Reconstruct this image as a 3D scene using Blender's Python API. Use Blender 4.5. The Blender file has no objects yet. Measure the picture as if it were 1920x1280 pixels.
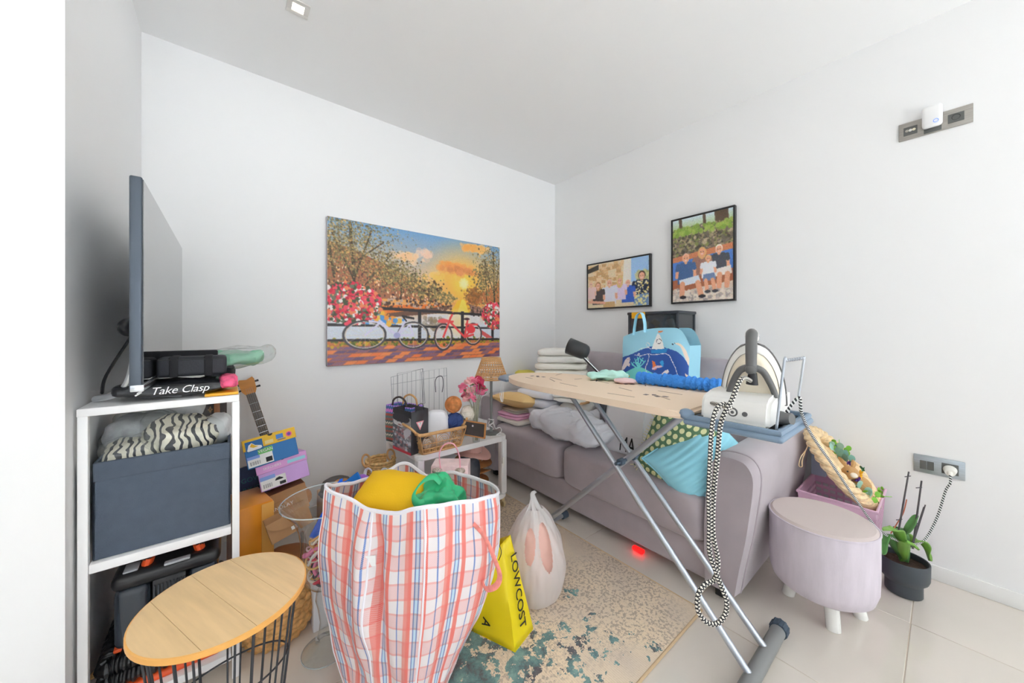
import bpy, bmesh, math, random
import numpy as np
from mathutils import Vector, Matrix, Euler, noise
random.seed(7)
R_ = np.random.RandomState(5)
PI = math.pi
sc = bpy.context.scene
COL = sc.collection

# ------------------------------------------------------------------ camera, world, light, exposure
FOC, CX, CY = 658.0, 960.0, 618.0                      # focal length and horizon in pixels of the 1920x1280 frame
CAM = Vector((-2.542, -2.458, 1.153))
FWD = Vector((.6293, .7771, 0)); RGT = Vector((.7771, -.6293, 0))
cd = bpy.data.cameras.new('camera'); cam = bpy.data.objects.new('camera', cd); COL.objects.link(cam)
cd.sensor_width = 36.0; cd.lens = 36.0 * FOC / 1920.0
cd.shift_y = -(640 - CY) / 1920.0; cd.clip_start = .02
cam.location = CAM; cam.rotation_euler = (PI / 2, 0, -math.atan2(.6293, .7771))
sc.camera = cam

w = bpy.data.worlds.new('sky'); sc.world = w; w.use_nodes = True
w.node_tree.nodes['Background'].inputs[0].default_value = (.93, .96, 1, 1)
w.node_tree.nodes['Background'].inputs[1].default_value = 1.0

def area(name, loc, rot, sx, sy, e, col=(1, 1, 1)):
    l = bpy.data.lights.new(name, 'AREA'); l.shape = 'RECTANGLE'; l.size = sx; l.size_y = sy; l.energy = e; l.color = col
    o = bpy.data.objects.new(name, l); COL.objects.link(o); o.location = loc; o.rotation_euler = rot
    return o
# daylight coming in through the two glazed openings behind and to the left of the camera
area('window_daylight_front', (-1.9, -7.46, 1.2), (PI / 2 - .26, 0, 0), 3.7, 2.3, 16, (.80, .89, 1))
area('window_daylight_left', (-7.16, -5.9, 1.2), (PI / 2 - .26, 0, -PI / 2), 2.9, 2.3, 12, (.80, .91, 1))
sl = bpy.data.lights.new('sun', 'SUN'); sl.energy = 72; sl.angle = .01; sl.color = (.765, .875, 1)
so = bpy.data.objects.new('sun', sl); COL.objects.link(so); so.rotation_euler = (math.radians(42), 0, 0)      # added sun through the rear window; bounce off unseen tiles lifts the ceiling
sc.cycles.transparent_max_bounces = 24; sc.cycles.max_bounces = 14; sc.cycles.diffuse_bounces = 8
sc.view_settings.view_transform = 'Standard'; sc.view_settings.look = 'None'
sc.view_settings.gamma = 1; sc.view_settings.use_curve_mapping = False
sc.view_settings.exposure = -0.10

# ------------------------------------------------------------------ helpers
def ray(x, y): return FWD + RGT * ((x - CX) / FOC) + Vector((0, 0, -(y - CY) / FOC))
def atZ(x, y, z=0.): d = ray(x, y); return CAM + d * ((z - CAM.z) / d.z)
def atX(x, y, X=0.): d = ray(x, y); return CAM + d * ((X - CAM.x) / d.x)
def atY(x, y, Y=0.): d = ray(x, y); return CAM + d * ((Y - CAM.y) / d.y)
def atD(x, y, t): return CAM + ray(x, y) * t
V = Vector
def lin(v): v = v / 255.; return v / 12.92 if v <= .04045 else ((v + .055) / 1.055) ** 2.4
GAIN = 1.28            # colours below were read off the photograph, where things get less than full light
def C(r, g, b):
    q = [lin(v) for v in (r, g, b)]; k = min(GAIN, .88 / max(max(q), 1e-4)); return (*[v * k for v in q], 1)

def mat(name, col, rough=.6, metal=0., var=0., vscale=8., bump=0., bscale=60., bdist=.002, sheen=0., trans=0., coat=0., spec=.5, alpha=1., emit=None, es=0., stretch=None, subs=0.):
    m = bpy.data.materials.new(name); m.use_nodes = True
    nt = m.node_tree; b = nt.nodes['Principled BSDF']
    b.inputs['Base Color'].default_value = C(*col); b.inputs['Roughness'].default_value = rough
    b.inputs['Metallic'].default_value = metal; b.inputs['Specular IOR Level'].default_value = spec
    b.inputs['Sheen Weight'].default_value = sheen; b.inputs['Transmission Weight'].default_value = trans
    b.inputs['Coat Weight'].default_value = coat; b.inputs['Alpha'].default_value = alpha
    if emit: b.inputs['Emission Color'].default_value = C(*emit); b.inputs['Emission Strength'].default_value = es
    if var or bump:
        tc = nt.nodes.new('ShaderNodeTexCoord'); mp = nt.nodes.new('ShaderNodeMapping')
        nt.links.new(tc.outputs['Object'], mp.inputs[0])
        if stretch: mp.inputs['Scale'].default_value = stretch
    if var:
        n = nt.nodes.new('ShaderNodeTexNoise'); n.inputs['Scale'].default_value = vscale; n.inputs['Detail'].default_value = 5
        r = nt.nodes.new('ShaderNodeMapRange'); r.inputs[1].default_value = .3; r.inputs[2].default_value = .7
        r.inputs[3].default_value = 1 - var; r.inputs[4].default_value = 1 + var
        mx = nt.nodes.new('ShaderNodeMix'); mx.data_type = 'RGBA'; mx.blend_type = 'MULTIPLY'; mx.inputs[0].default_value = 1
        mx.inputs[6].default_value = C(*col)
        nt.links.new(mp.outputs[0], n.inputs['Vector']); nt.links.new(n.outputs[0], r.inputs[0])
        nt.links.new(r.outputs[0], mx.inputs[7]); nt.links.new(mx.outputs[2], b.inputs['Base Color'])
    if bump:
        n2 = nt.nodes.new('ShaderNodeTexNoise'); n2.inputs['Scale'].default_value = bscale; n2.inputs['Detail'].default_value = 3
        bp = nt.nodes.new('ShaderNodeBump'); bp.inputs['Strength'].default_value = bump; bp.inputs['Distance'].default_value = bdist
        nt.links.new(mp.outputs[0], n2.inputs['Vector']); nt.links.new(n2.outputs[0], bp.inputs['Height']); nt.links.new(bp.outputs[0], b.inputs['Normal'])
    return m

def M_(nt, op, a, b=None, c=None):
    n = nt.nodes.new('ShaderNodeMath'); n.operation = op
    for i, x in enumerate((a, b, c)):
        if x is None: continue
        if isinstance(x, (int, float)): n.inputs[i].default_value = x
        else: nt.links.new(x, n.inputs[i])
    return n.outputs[0]
def glassy(name, tint=(245, 250, 250), op=.12, gl=.25, rough=.05):
    """thin clear sheet: mostly see-through, some diffuse milkiness, glossy by fresnel"""
    m = bpy.data.materials.new(name); m.use_nodes = True; nt = m.node_tree; nt.nodes.clear()
    out = nt.nodes.new('ShaderNodeOutputMaterial'); tr = nt.nodes.new('ShaderNodeBsdfTransparent'); df = nt.nodes.new('ShaderNodeBsdfDiffuse')
    gs = nt.nodes.new('ShaderNodeBsdfGlossy'); gs.inputs['Roughness'].default_value = rough
    df.inputs[0].default_value = C(*tint); tr.inputs[0].default_value = (.97, .985, .98, 1)
    m1 = nt.nodes.new('ShaderNodeMixShader'); m1.inputs[0].default_value = op
    lw = nt.nodes.new('ShaderNodeLayerWeight'); lw.inputs[0].default_value = .5
    fr = M_(nt, 'ADD', M_(nt, 'MULTIPLY', M_(nt, 'POWER', lw.outputs['Facing'], 3.), gl * 2), .04)
    m2 = nt.nodes.new('ShaderNodeMixShader')
    nt.links.new(tr.outputs[0], m1.inputs[1]); nt.links.new(df.outputs[0], m1.inputs[2])
    nt.links.new(fr, m2.inputs[0]); nt.links.new(m1.outputs[0], m2.inputs[1]); nt.links.new(gs.outputs[0], m2.inputs[2])
    nt.links.new(m2.outputs[0], out.inputs[0])
    return m

def uvmat(name, build, rough=.7, bump=None):
    """material whose colour is built from the mesh's UV map"""
    m = bpy.data.materials.new(name); m.use_nodes = True; nt = m.node_tree; b = nt.nodes['Principled BSDF']; b.inputs['Roughness'].default_value = rough
    uv = nt.nodes.new('ShaderNodeUVMap'); uv.uv_map = 'UVMap'
    sp = nt.nodes.new('ShaderNodeSeparateXYZ'); nt.links.new(uv.outputs[0], sp.inputs[0])
    build(nt, b, sp.outputs[0], sp.outputs[1])
    return m
def ramp(nt, fac, stops, interp='CONSTANT'):
    n = nt.nodes.new('ShaderNodeValToRGB'); n.color_ramp.interpolation = interp; e = n.color_ramp.elements
    e[0].position = stops[0][0]; e[0].color = C(*stops[0][1]); e[1].position = stops[1][0]; e[1].color = C(*stops[1][1])
    for p, c in stops[2:]: k = e.new(p); k.color = C(*c)
    nt.links.new(fac, n.inputs[0]); return n.outputs[0]
def mixc(nt, fac, a, b, mode='MIX'):
    n = nt.nodes.new('ShaderNodeMix'); n.data_type = 'RGBA'; n.blend_type = mode
    for i, x in ((0, fac), (6, a), (7, b)):
        if isinstance(x, (int, float)): n.inputs[i].default_value = x
        elif isinstance(x, tuple): n.inputs[i].default_value = x
        else: nt.links.new(x, n.inputs[i])
    return n.outputs[2]

PRINT = bpy.data.materials.new('printed_picture'); PRINT.use_nodes = True
_a = PRINT.node_tree.nodes.new('ShaderNodeAttribute'); _a.attribute_name = 'Col'
PRINT.node_tree.links.new(_a.outputs[0], PRINT.node_tree.nodes['Principled BSDF'].inputs['Base Color'])
PRINT.node_tree.nodes['Principled BSDF'].inputs['Roughness'].default_value = .45

MAT = {}
def thing(name, label, cat, loc=(0, 0, 0), rz=0, group=None, rot=None):
    o = bpy.data.objects.new(name, None); COL.objects.link(o); o.empty_display_size = .05
    o.location = loc; o.rotation_euler = rot if rot else (0, 0, rz)
    o['label'] = label; o['category'] = cat
    if group: o['group'] = group
    MAT[o.name] = Matrix.Translation(V(loc)) @ Euler(o.rotation_euler).to_matrix().to_4x4()
    return o
def root_of(o):
    while o.parent: o = o.parent
    return o
def link(name, me, m=None, parent=None, local=False, label=None, cat=None, group=None, kind=None, smooth=40):
    o = bpy.data.objects.new(name, me); COL.objects.link(o)
    if m is not None: me.materials.append(m)
    if parent is not None:
        o.parent = parent
        r = root_of(parent)
        if not local and r.name in MAT: me.transform(MAT[r.name].inverted())
    if label: o['label'] = label
    if cat: o['category'] = cat
    if group: o['group'] = group
    if kind: o['kind'] = kind
    if smooth is not None and len(me.polygons):
        me.polygons.foreach_set('use_smooth', [True] * len(me.polygons))
        if smooth < 180: me.set_sharp_from_angle(angle=math.radians(smooth))
    me.update()
    return o

class G:
    """collects shapes into one mesh"""
    def __init__(s): s.bm = bmesh.new(); s.uv = None
    def _x(s, vs, M):
        if M is not None: bmesh.ops.transform(s.bm, matrix=M, verts=vs)
    def box(s, c, d, bev=0, seg=2, M=None):
        r = bmesh.ops.create_cube(s.bm, size=1); vs = r['verts']
        for v in vs: v.co = V((v.co.x * d[0], v.co.y * d[1], v.co.z * d[2]))
        if bev:
            es = list({e for v in vs for e in v.link_edges})
            q = bmesh.ops.bevel(s.bm, geom=es, offset=min(bev, min(d) * .49), segments=seg, profile=.5, affect='EDGES')
            vs = list({v for f in q['faces'] for v in f.verts} | {v for v in vs if v.is_valid})
        for v in vs: v.co += V(c)
        s._x(vs, M); return s
    def span(s, a, b, bev=0, seg=2, M=None):
        a = V(a); b = V(b); return s.box((a + b) / 2, [abs(x) for x in (b - a)], bev, seg, M)
    def cyl(s, p0, p1, r0, r1=None, seg=16, cap=True):
        p0 = V(p0); p1 = V(p1); d = p1 - p0; r1 = r0 if r1 is None else r1
        M = Matrix.Translation((p0 + p1) / 2) @ d.to_track_quat('Z', 'Y').to_matrix().to_4x4()
        bmesh.ops.create_cone(s.bm, cap_ends=cap, segments=seg, radius1=r0, radius2=r1, depth=d.length, matrix=M); return s
    def sph(s, c, r, seg=16, rings=10, M=None):
        if isinstance(r, (int, float)): r = (r, r, r)
        MM = Matrix.Translation(V(c)) @ Matrix.Diagonal((*r, 1))
        if M is not None: MM = M @ MM
        bmesh.ops.create_uvsphere(s.bm, u_segments=seg, v_segments=rings, radius=1, matrix=MM); return s
    def grid(s, fn, nu, nv, cu=False, cv=False, uv=None):
        """fn(u,v) with u,v in 0..1 ; optionally closed ; uv: function or True"""
        bm = s.bm; lu = nu if cu else nu + 1; lv = nv if cv else nv + 1
        vs = [[bm.verts.new(fn(i / nu, j / nv)) for j in range(lv)] for i in range(lu)]
        if uv and s.uv is None: s.uv = bm.loops.layers.uv.new('UVMap')
        for i in range(nu):
            for j in range(nv):
                q = [(i, j), (i + 1, j), (i + 1, j + 1), (i, j + 1)]
                try: f = bm.faces.new([vs[a % lu][b % lv] for a, b in q])
                except ValueError: continue
                if uv:
                    for lp, (a, b) in zip(f.loops, q): lp[s.uv].uv = (a / nu, b / nv) if uv is True else uv(a / nu, b / nv)
        return s
    def tube(s, pts, r, seg=8, closed=False, cap=True, uvlen=0, flat=1.):
        pts = [V(p) for p in pts]; n = len(pts)
        rr = r if callable(r) else (lambda t: r)
        T = []
        for i in range(n):
            a = pts[(i - 1) % n] if (closed or i > 0) else pts[i]; b = pts[(i + 1) % n] if (closed or i < n - 1) else pts[i]
            d = b - a; T.append(d.normalized() if d.length > 1e-9 else V((0, 0, 1)))
        up = V((0, 0, 1)) if abs(T[0].z) < .9 else V((1, 0, 0))
        nrm = (up - T[0] * up.dot(T[0])).normalized(); fr = []
        for i in range(n):
            nrm = nrm - T[i] * nrm.dot(T[i]); nrm = nrm.normalized() if nrm.length > 1e-6 else T[i].orthogonal().normalized()
            fr.append((nrm.copy(), T[i].cross(nrm)))
        L = [0]
        for i in range(1, n): L.append(L[-1] + (pts[i] - pts[i - 1]).length)
        if closed: L.append(L[-1] + (pts[0] - pts[-1]).length)
        m = n if closed else n - 1
        def fn(u, v):
            i = round(u * m) % n; k = rr(i / max(1, n - 1)); a = v * 2 * PI
            return pts[i] + fr[i][0] * (math.cos(a) * k) + fr[i][1] * (math.sin(a) * k * flat)
        s.grid(fn, m, seg, cu=closed, cv=True, uv=(lambda u, v: (v, L[round(u * m)] * uvlen)) if uvlen else None)
        if cap and not closed:
            s.bm.verts.ensure_lookup_table()
            nv = len(s.bm.verts); a = [s.bm.verts[nv - n * seg + k] for k in range(seg)]; b = [s.bm.verts[nv - seg + k] for k in range(seg)]
            try: s.bm.faces.new(a[::-1]); s.bm.faces.new(b)
            except ValueError: pass
        return s
    def lathe(s, prof, c=(0, 0, 0), seg=24, sx=1, sy=1, cap=True, M=None, f=None):
        c = V(c)
        def fn(u, v):
            k = round(v * (len(prof) - 1)); r, z = prof[k]; a = u * 2 * PI
            q = V((c.x + math.cos(a) * r * sx, c.y + math.sin(a) * r * sy, c.z + z))
            if f: q = f(q, u, v)
            return M @ q if M is not None else q
        s.grid(fn, seg, len(prof) - 1, cu=True)
        return s
    def prism(s, pts, th, M):
        """2-d outline (x,y) extruded along local z from 0 to th, placed with M"""
        a = [s.bm.verts.new(M @ V((x, y, 0))) for x, y in pts]; b = [s.bm.verts.new(M @ V((x, y, th))) for x, y in pts]
        n = len(pts)
        s.bm.faces.new(a[::-1]); s.bm.faces.new(b)
        for i in range(n): s.bm.faces.new((a[i], a[(i + 1) % n], b[(i + 1) % n], b[i]))
        return s
    def noise(s, amp, scale, seed=0, oct=2):
        s.bm.normal_update(); off = V((seed * 7.3, seed * 3.1, seed * 1.7)); mv = []
        for v in s.bm.verts:
            k = 0; a = 1.; q = scale
            for _ in range(oct): k += a * noise.noise(v.co * q + off); a *= .5; q *= 2.1
            mv.append(v.normal * (k * amp))
        for v, d in zip(s.bm.verts, mv): v.co += d
        return s
    def warp(s, f):
        for v in s.bm.verts: v.co = f(v.co)
        return s
    def xf(s, M): bmesh.ops.transform(s.bm, matrix=M, verts=s.bm.verts); return s
    def obj(s, name, m, parent=None, fixn=True, **k):
        if fixn: bmesh.ops.recalc_face_normals(s.bm, faces=s.bm.faces)
        me = bpy.data.meshes.new(name); s.bm.to_mesh(me); s.bm.free()
        return link(name, me, m, parent, **k)

def TR(loc, rx=0, ry=0, rz=0): return Matrix.Translation(V(loc)) @ Euler((math.radians(rx), math.radians(ry), math.radians(rz))).to_matrix().to_4x4()
def basis(o, ux, uy):
    ux = V(ux).normalized(); uy = V(uy); uy = (uy - ux * uy.dot(ux)).normalized(); uz = ux.cross(uy)
    m = Matrix((ux, uy, uz)).transposed().to_4x4(); m.translation = V(o); return m
def sgn(x, e): return math.copysign(abs(x) ** e, x)
def spline(P, n=8, closed=False):
    P = [V(p) for p in P]; N = len(P); out = []
    m = N if closed else N - 1
    for i in range(m):
        a, b, c, d = [P[(i + k) % N] if closed else P[max(0, min(N - 1, i + k))] for k in (-1, 0, 1, 2)]
        for j in range(n):
            t = j / n
            out.append(.5 * ((2 * b) + (c - a) * t + (2 * a - 5 * b + 4 * c - d) * t * t + (-a + 3 * b - 3 * c + d) * t ** 3))
    if not closed: out.append(P[-1])
    return out
def blob(size, e1=.5, e2=.5, nu=40, nv=24, M=None, amp=0, scale=8, seed=0, oct=3, uv=None):
    """superellipsoid of half sizes, boxier for small exponents, crumpled by noise"""
    g = G()
    def fn(u, v):
        a = u * 2 * PI; b = (v - .5) * PI
        return V((size[0] * sgn(math.cos(b), e1) * sgn(math.cos(a), e2), size[1] * sgn(math.cos(b), e1) * sgn(math.sin(a), e2), size[2] * sgn(math.sin(b), e1)))
    g.grid(fn, nu, nv, cu=True, uv=uv)
    bmesh.ops.remove_doubles(g.bm, verts=g.bm.verts, dist=1e-4)
    if M is not None: g.xf(M)
    if amp:
        bmesh.ops.recalc_face_normals(g.bm, faces=g.bm.faces); g.noise(amp, scale, seed, oct)
    return g
def pillow(w, h, t, n=36, pinch=.08, amp=.006, scale=9, seed=0, uv=None, M=None, pw=.5, ripple=None):
    g = G()
    for s_ in (1, -1):
        def fn(u, v):
            a = u * 2 - 1; b = v * 2 - 1
            x = w / 2 * a * (1 - pinch * (1 - b * b)); y = h / 2 * b * (1 - pinch * (1 - a * a))
            z = t / 2 * s_ * (max(0, (1 - a * a) * (1 - b * b))) ** pw
            if ripple: z += s_ * ripple(u, v) * (1 - a ** 4) * (1 - b ** 4)
            return V((x, y, z))
        g.grid(fn, n, n, uv=uv)
    bmesh.ops.remove_doubles(g.bm, verts=g.bm.verts, dist=1e-5)
    bmesh.ops.recalc_face_normals(g.bm, faces=g.bm.faces)
    if amp: g.noise(amp, scale, seed)
    if M is not None: g.xf(M)
    return g
_txt = {}
def text(name, s, m, size, M, parent, depth=.0006, align='CENTER', shear=0, local=False, space=1., label=None):
    cu = bpy.data.curves.new('lettering', 'FONT'); cu.body = s; cu.size = size; cu.extrude = depth; cu.align_x = align; cu.align_y = 'CENTER'; cu.shear = shear; cu.space_character = space
    cu.resolution_u = 3
    o = bpy.data.objects.new('lettering', cu); COL.objects.link(o)
    dg = bpy.context.evaluated_depsgraph_get(); me = bpy.data.meshes.new_from_object(o.evaluated_get(dg))
    bpy.data.objects.remove(o); bpy.data.curves.remove(cu)
    me.transform(M); me.name = name; me.materials.clear()
    return link(name, me, m, parent, local=local, smooth=None, label=label)

class Ras:
    """a flat print drawn into an array of sRGB colours, later put on a mesh as vertex colours"""
    def __init__(s, w, h, bg): s.w, s.h = w, h; s.a = np.ones((h, w, 3)) * np.array(bg) / 255.; s.Y, s.X = np.mgrid[0:h, 0:w]; s.X = (s.X + .5) / w; s.Y = (s.Y + .5) / h; s.asp = w / h
    def put(s, m, c, op=1.):
        m = m.astype(float) * op; s.a = s.a * (1 - m[..., None]) + np.array(c) / 255. * m[..., None]
    def poly(s, P, c, op=1.):
        m = np.zeros(s.X.shape, bool); n = len(P)
        for i in range(n):
            (x0, y0), (x1, y1) = P[i], P[(i + 1) % n]
            if y0 == y1: continue
            m ^= ((s.Y > min(y0, y1)) & (s.Y <= max(y0, y1))) & (s.X < x0 + (s.Y - y0) * (x1 - x0) / (y1 - y0))
        s.put(m, c, op); return m
    def ell(s, x, y, rx, ry, c, op=1.): s.put(((s.X - x) / rx) ** 2 + ((s.Y - y) / ry) ** 2 < 1, c, op)
    def ring(s, x, y, rx, ry, t, c, op=1.):
        q = np.sqrt(((s.X - x) / rx) ** 2 + ((s.Y - y) / ry) ** 2); s.put(abs(q - 1) < t, c, op)
    def line(s, x0, y0, x1, y1, t, c, op=1.):
        ax, ay = x0 * s.asp, y0; dx, dy = (x1 - x0) * s.asp, y1 - y0; px, py = s.X * s.asp - ax, s.Y - ay
        k = np.clip((px * dx + py * dy) / (dx * dx + dy * dy + 1e-9), 0, 1)
        s.put((px - k * dx) ** 2 + (py - k * dy) ** 2 < t * t, c, op)
    def pl(s, P, t, c):
        for a, b in zip(P, P[1:]): s.line(*a, *b, t, c)
    def dots(s, n, fx, fy, r, cols, op=1., rs=R_):
        for _ in range(n):
            x, y = fx(), fy(); q = r * (.5 + rs.rand()); c = cols[rs.randint(len(cols))]
            x0, x1 = int(max(0, (x - q / s.asp * 1.2) * s.w)), int(min(s.w, (x + q / s.asp * 1.2) * s.w + 2)); y0, y1 = int(max(0, (y - q * 1.2) * s.h)), int(min(s.h, (y + q * 1.2) * s.h + 2))
            if x1 <= x0 or y1 <= y0: continue
            m = ((((s.X[y0:y1, x0:x1] - x) * s.asp) ** 2 + (s.Y[y0:y1, x0:x1] - y) ** 2) < q * q).astype(float)[..., None] * op
            s.a[y0:y1, x0:x1] = s.a[y0:y1, x0:x1] * (1 - m) + np.array(c) / 255. * m
    def grad(s, m, c0, c1, t):
        t = np.clip(t, 0, 1)[..., None]; c = np.array(c0) / 255. * (1 - t) + np.array(c1) / 255. * t
        s.a = np.where(m[..., None], c, s.a)
    def glow(s, x, y, r, c, p=1.):
        d = np.sqrt(((s.X - x) * s.asp) ** 2 + (s.Y - y) ** 2); k = np.clip(1 - d / r, 0, 1) ** p
        s.a = s.a * (1 - k[..., None]) + np.array(c) / 255. * k[..., None]
    def soften(s, k=1, n=.03):
        for _ in range(k): s.a = (s.a + np.roll(s.a, 1, 0) + np.roll(s.a, -1, 0) + np.roll(s.a, 1, 1) + np.roll(s.a, -1, 1)) / 5
        s.a = np.clip(s.a * (1 + n * R_.randn(s.h, s.w, 1)) + n * .4 * R_.randn(s.h, s.w, 3), 0, 1); return s
    def sample(s, u, v):
        i = min(s.w - 1, max(0, int(u * s.w))); j = min(s.h - 1, max(0, int(v * s.h))); return s.a[j, i]
def tolin(a): return np.where(a <= .04045, a / 12.92, ((a + .055) / 1.055) ** 2.4)
def setcol(me, cols):
    at = me.color_attributes.new('Col', 'FLOAT_COLOR', 'POINT'); q = np.ones((len(cols), 4), np.float32); q[:, :3] = cols * np.minimum(GAIN, .9 / np.maximum(cols.max(1, keepdims=True), 1e-4)); at.data.foreach_set('color', q.ravel())
def print_sheet(name, ras, fn, parent, m=None, nu=None, nv=None, local=False, label=None):
    """fn(u,v) -> point, v downwards; the raster is carried by the mesh vertices"""
    nu = nu or ras.w; nv = nv or ras.h
    vs = [fn(i / nu, j / nv) for j in range(nv + 1) for i in range(nu + 1)]
    fs = [(j * (nu + 1) + i, (j + 1) * (nu + 1) + i, (j + 1) * (nu + 1) + i + 1, j * (nu + 1) + i + 1) for j in range(nv) for i in range(nu)]
    me = bpy.data.meshes.new(name); me.from_pydata([tuple(v) for v in vs], [], fs)
    jj = np.clip((np.arange(nv + 1) / nv * ras.h).astype(int), 0, ras.h - 1); ii = np.clip((np.arange(nu + 1) / nu * ras.w).astype(int), 0, ras.w - 1)
    setcol(me, tolin(ras.a[jj][:, ii].reshape(-1, 3)))
    return link(name, me, m or PRINT, parent, local=local, smooth=180, label=label)
def flat(o, ux, vy):
    o, ux, vy = V(o), V(ux), V(vy); return lambda u, v: o + ux * u + vy * v

# shared materials
m_white = mat('white_lacquer', (236, 236, 236), .35)
m_plaster = mat('white_plaster', (240, 240, 240), .9, bump=.05, bscale=30)
m_chrome = mat('steel', (190, 195, 200), .25, 1)
m_blackpl = mat('black_plastic', (24, 25, 28), .4)
m_dark = mat('dark_grey_plastic', (52, 56, 62), .45)
m_ink = mat('black_ink', (25, 25, 28), .6)
m_whiteink = mat('white_ink', (238, 238, 238), .6)
m_clear = glassy('clear_plastic_film', op=.07, gl=.3, rough=.1)
m_cord = mat('white_cable', (235, 235, 235), .4)

# ================================================================== THE ROOM
H = 2.6; XL = -2.868; YR = -1.03; XW = -7.2; YW = -7.5
def struct(name, g, m, parent=None, **k): return g.obj(name, m, parent, kind='structure' if parent is None else None, **k)
m_grout = mat('tile_grout', (176, 164, 150), .8)
m_tile = mat('polished_beige_tile', (200, 193, 184), .07, var=.03, vscale=2.5, coat=.4)
fl = struct('floor', G().span((XW, YW, -.12), (0, 0, -.0015)), m_grout)
S = .5835
tile_me = None
for i in range(-12, 2):
    for j in range(-10, 6):
        x0 = max(XW, -.457 + i * S); x1 = min(0, -.457 + (i + 1) * S); y0 = max(YW, -2.372 + j * S); y1 = min(0, -2.372 + (j + 1) * S)
        if x1 - x0 < .02 or y1 - y0 < .02 or (x1 < XL - .05 and y0 > YR): continue
        full = x1 - x0 > S - .001 and y1 - y0 > S - .001
        if full and tile_me:
            o = bpy.data.objects.new('floor_tile', tile_me); COL.objects.link(o)
        else:
            g = G().box((0, 0, -.004), (x1 - x0 - .003, y1 - y0 - .003, .008), .0012, 1)
            o = g.obj('floor_tile', m_tile)
            if full: tile_me = o.data
        o.location = ((x0 + x1) / 2, (y0 + y1) / 2, 0); o.parent = fl
struct('ceiling', G().span((XW, YW, H), (0, 0, H + .1)), m_plaster)
struct('wall_back', G().span((XL - .1, 0, -.1), (.1, .1, H + .1)), m_plaster)
struct('wall_right', G().span((0, YW, -.1), (.1, 0, H + .1)), m_plaster)
struct('wall_left', G().span((XL - .1, YR + .1, -.1), (XL, 0, H)), m_plaster)
struct('wall_left_return', G().span((XW, YR, -.1), (XL, YR + .1, H)), m_plaster)
m_base = mat('white_gloss_skirting', (226, 226, 224), .18)
struct('baseboard_right', G().span((-.011, YW, 0), (0, 0, .068), .003), m_base)
struct('baseboard_back', G().span((XL, -.011, 0), (-.011, 0, .068), .003), m_base)
# the rest of the room behind the camera: two glazed openings in plain walls
struct('wall_front', G().span((XW - .1, YW - .1, -.1), (-3.8, YW, H)), m_plaster)
struct('wall_far_left', G().span((XW - .1, -4.4, -.1), (XW, YR + .1, H)), m_plaster)
g = G()
for x in (-3.8, -1.9, -.06): g.span((x, YW - .06, 0), (x + .06, YW, H))
g.span((-3.8, YW - .06, 2.4), (0, YW, H)); struct('window_1', g, m_white)
g = G()
for y in (YW, -5.9, -4.46): g.span((XW - .06, y, 0), (XW, y + .06, H))
g.span((XW - .06, YW, 2.4), (XW, -4.4, H)); struct('window_2', g, m_white)

# recessed ceiling spot
m_spot = mat('spot_grey_metal', (196, 194, 190), .4, .2); m_glow = mat('spot_glow', (255, 240, 215), .5, emit=(255, 238, 210), es=6)
def ceiling_spot(c, lab):
    t = thing('ceiling_spot', lab, 'ceiling light', (c[0], c[1], H - .004))
    for a, b in (((0, .033), (.086, .02)), ((0, -.033), (.086, .02)), ((.033, 0), (.02, .046)), ((-.033, 0), (.02, .046))):
        G().box((c[0] + a[0], c[1] + a[1], H - .003), (b[0], b[1], .006), .001).obj('frame_bar', m_spot, t)
    G().box((c[0], c[1], H - .0015), (.046, .046, .002)).obj('lamp', m_glow, t)
    l = bpy.data.lights.new('spot_light', 'AREA'); l.shape = 'DISK'; l.size = .05; l.energy = 1.; l.color = (.92, .965, 1)
    o = bpy.data.objects.new('spot_light', l); COL.objects.link(o); o.location = (0, 0, -.006); o.parent = t
c = atZ(559, 14, H)
ceiling_spot(c, 'small square recessed spotlight lit in the ceiling above the television')

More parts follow.
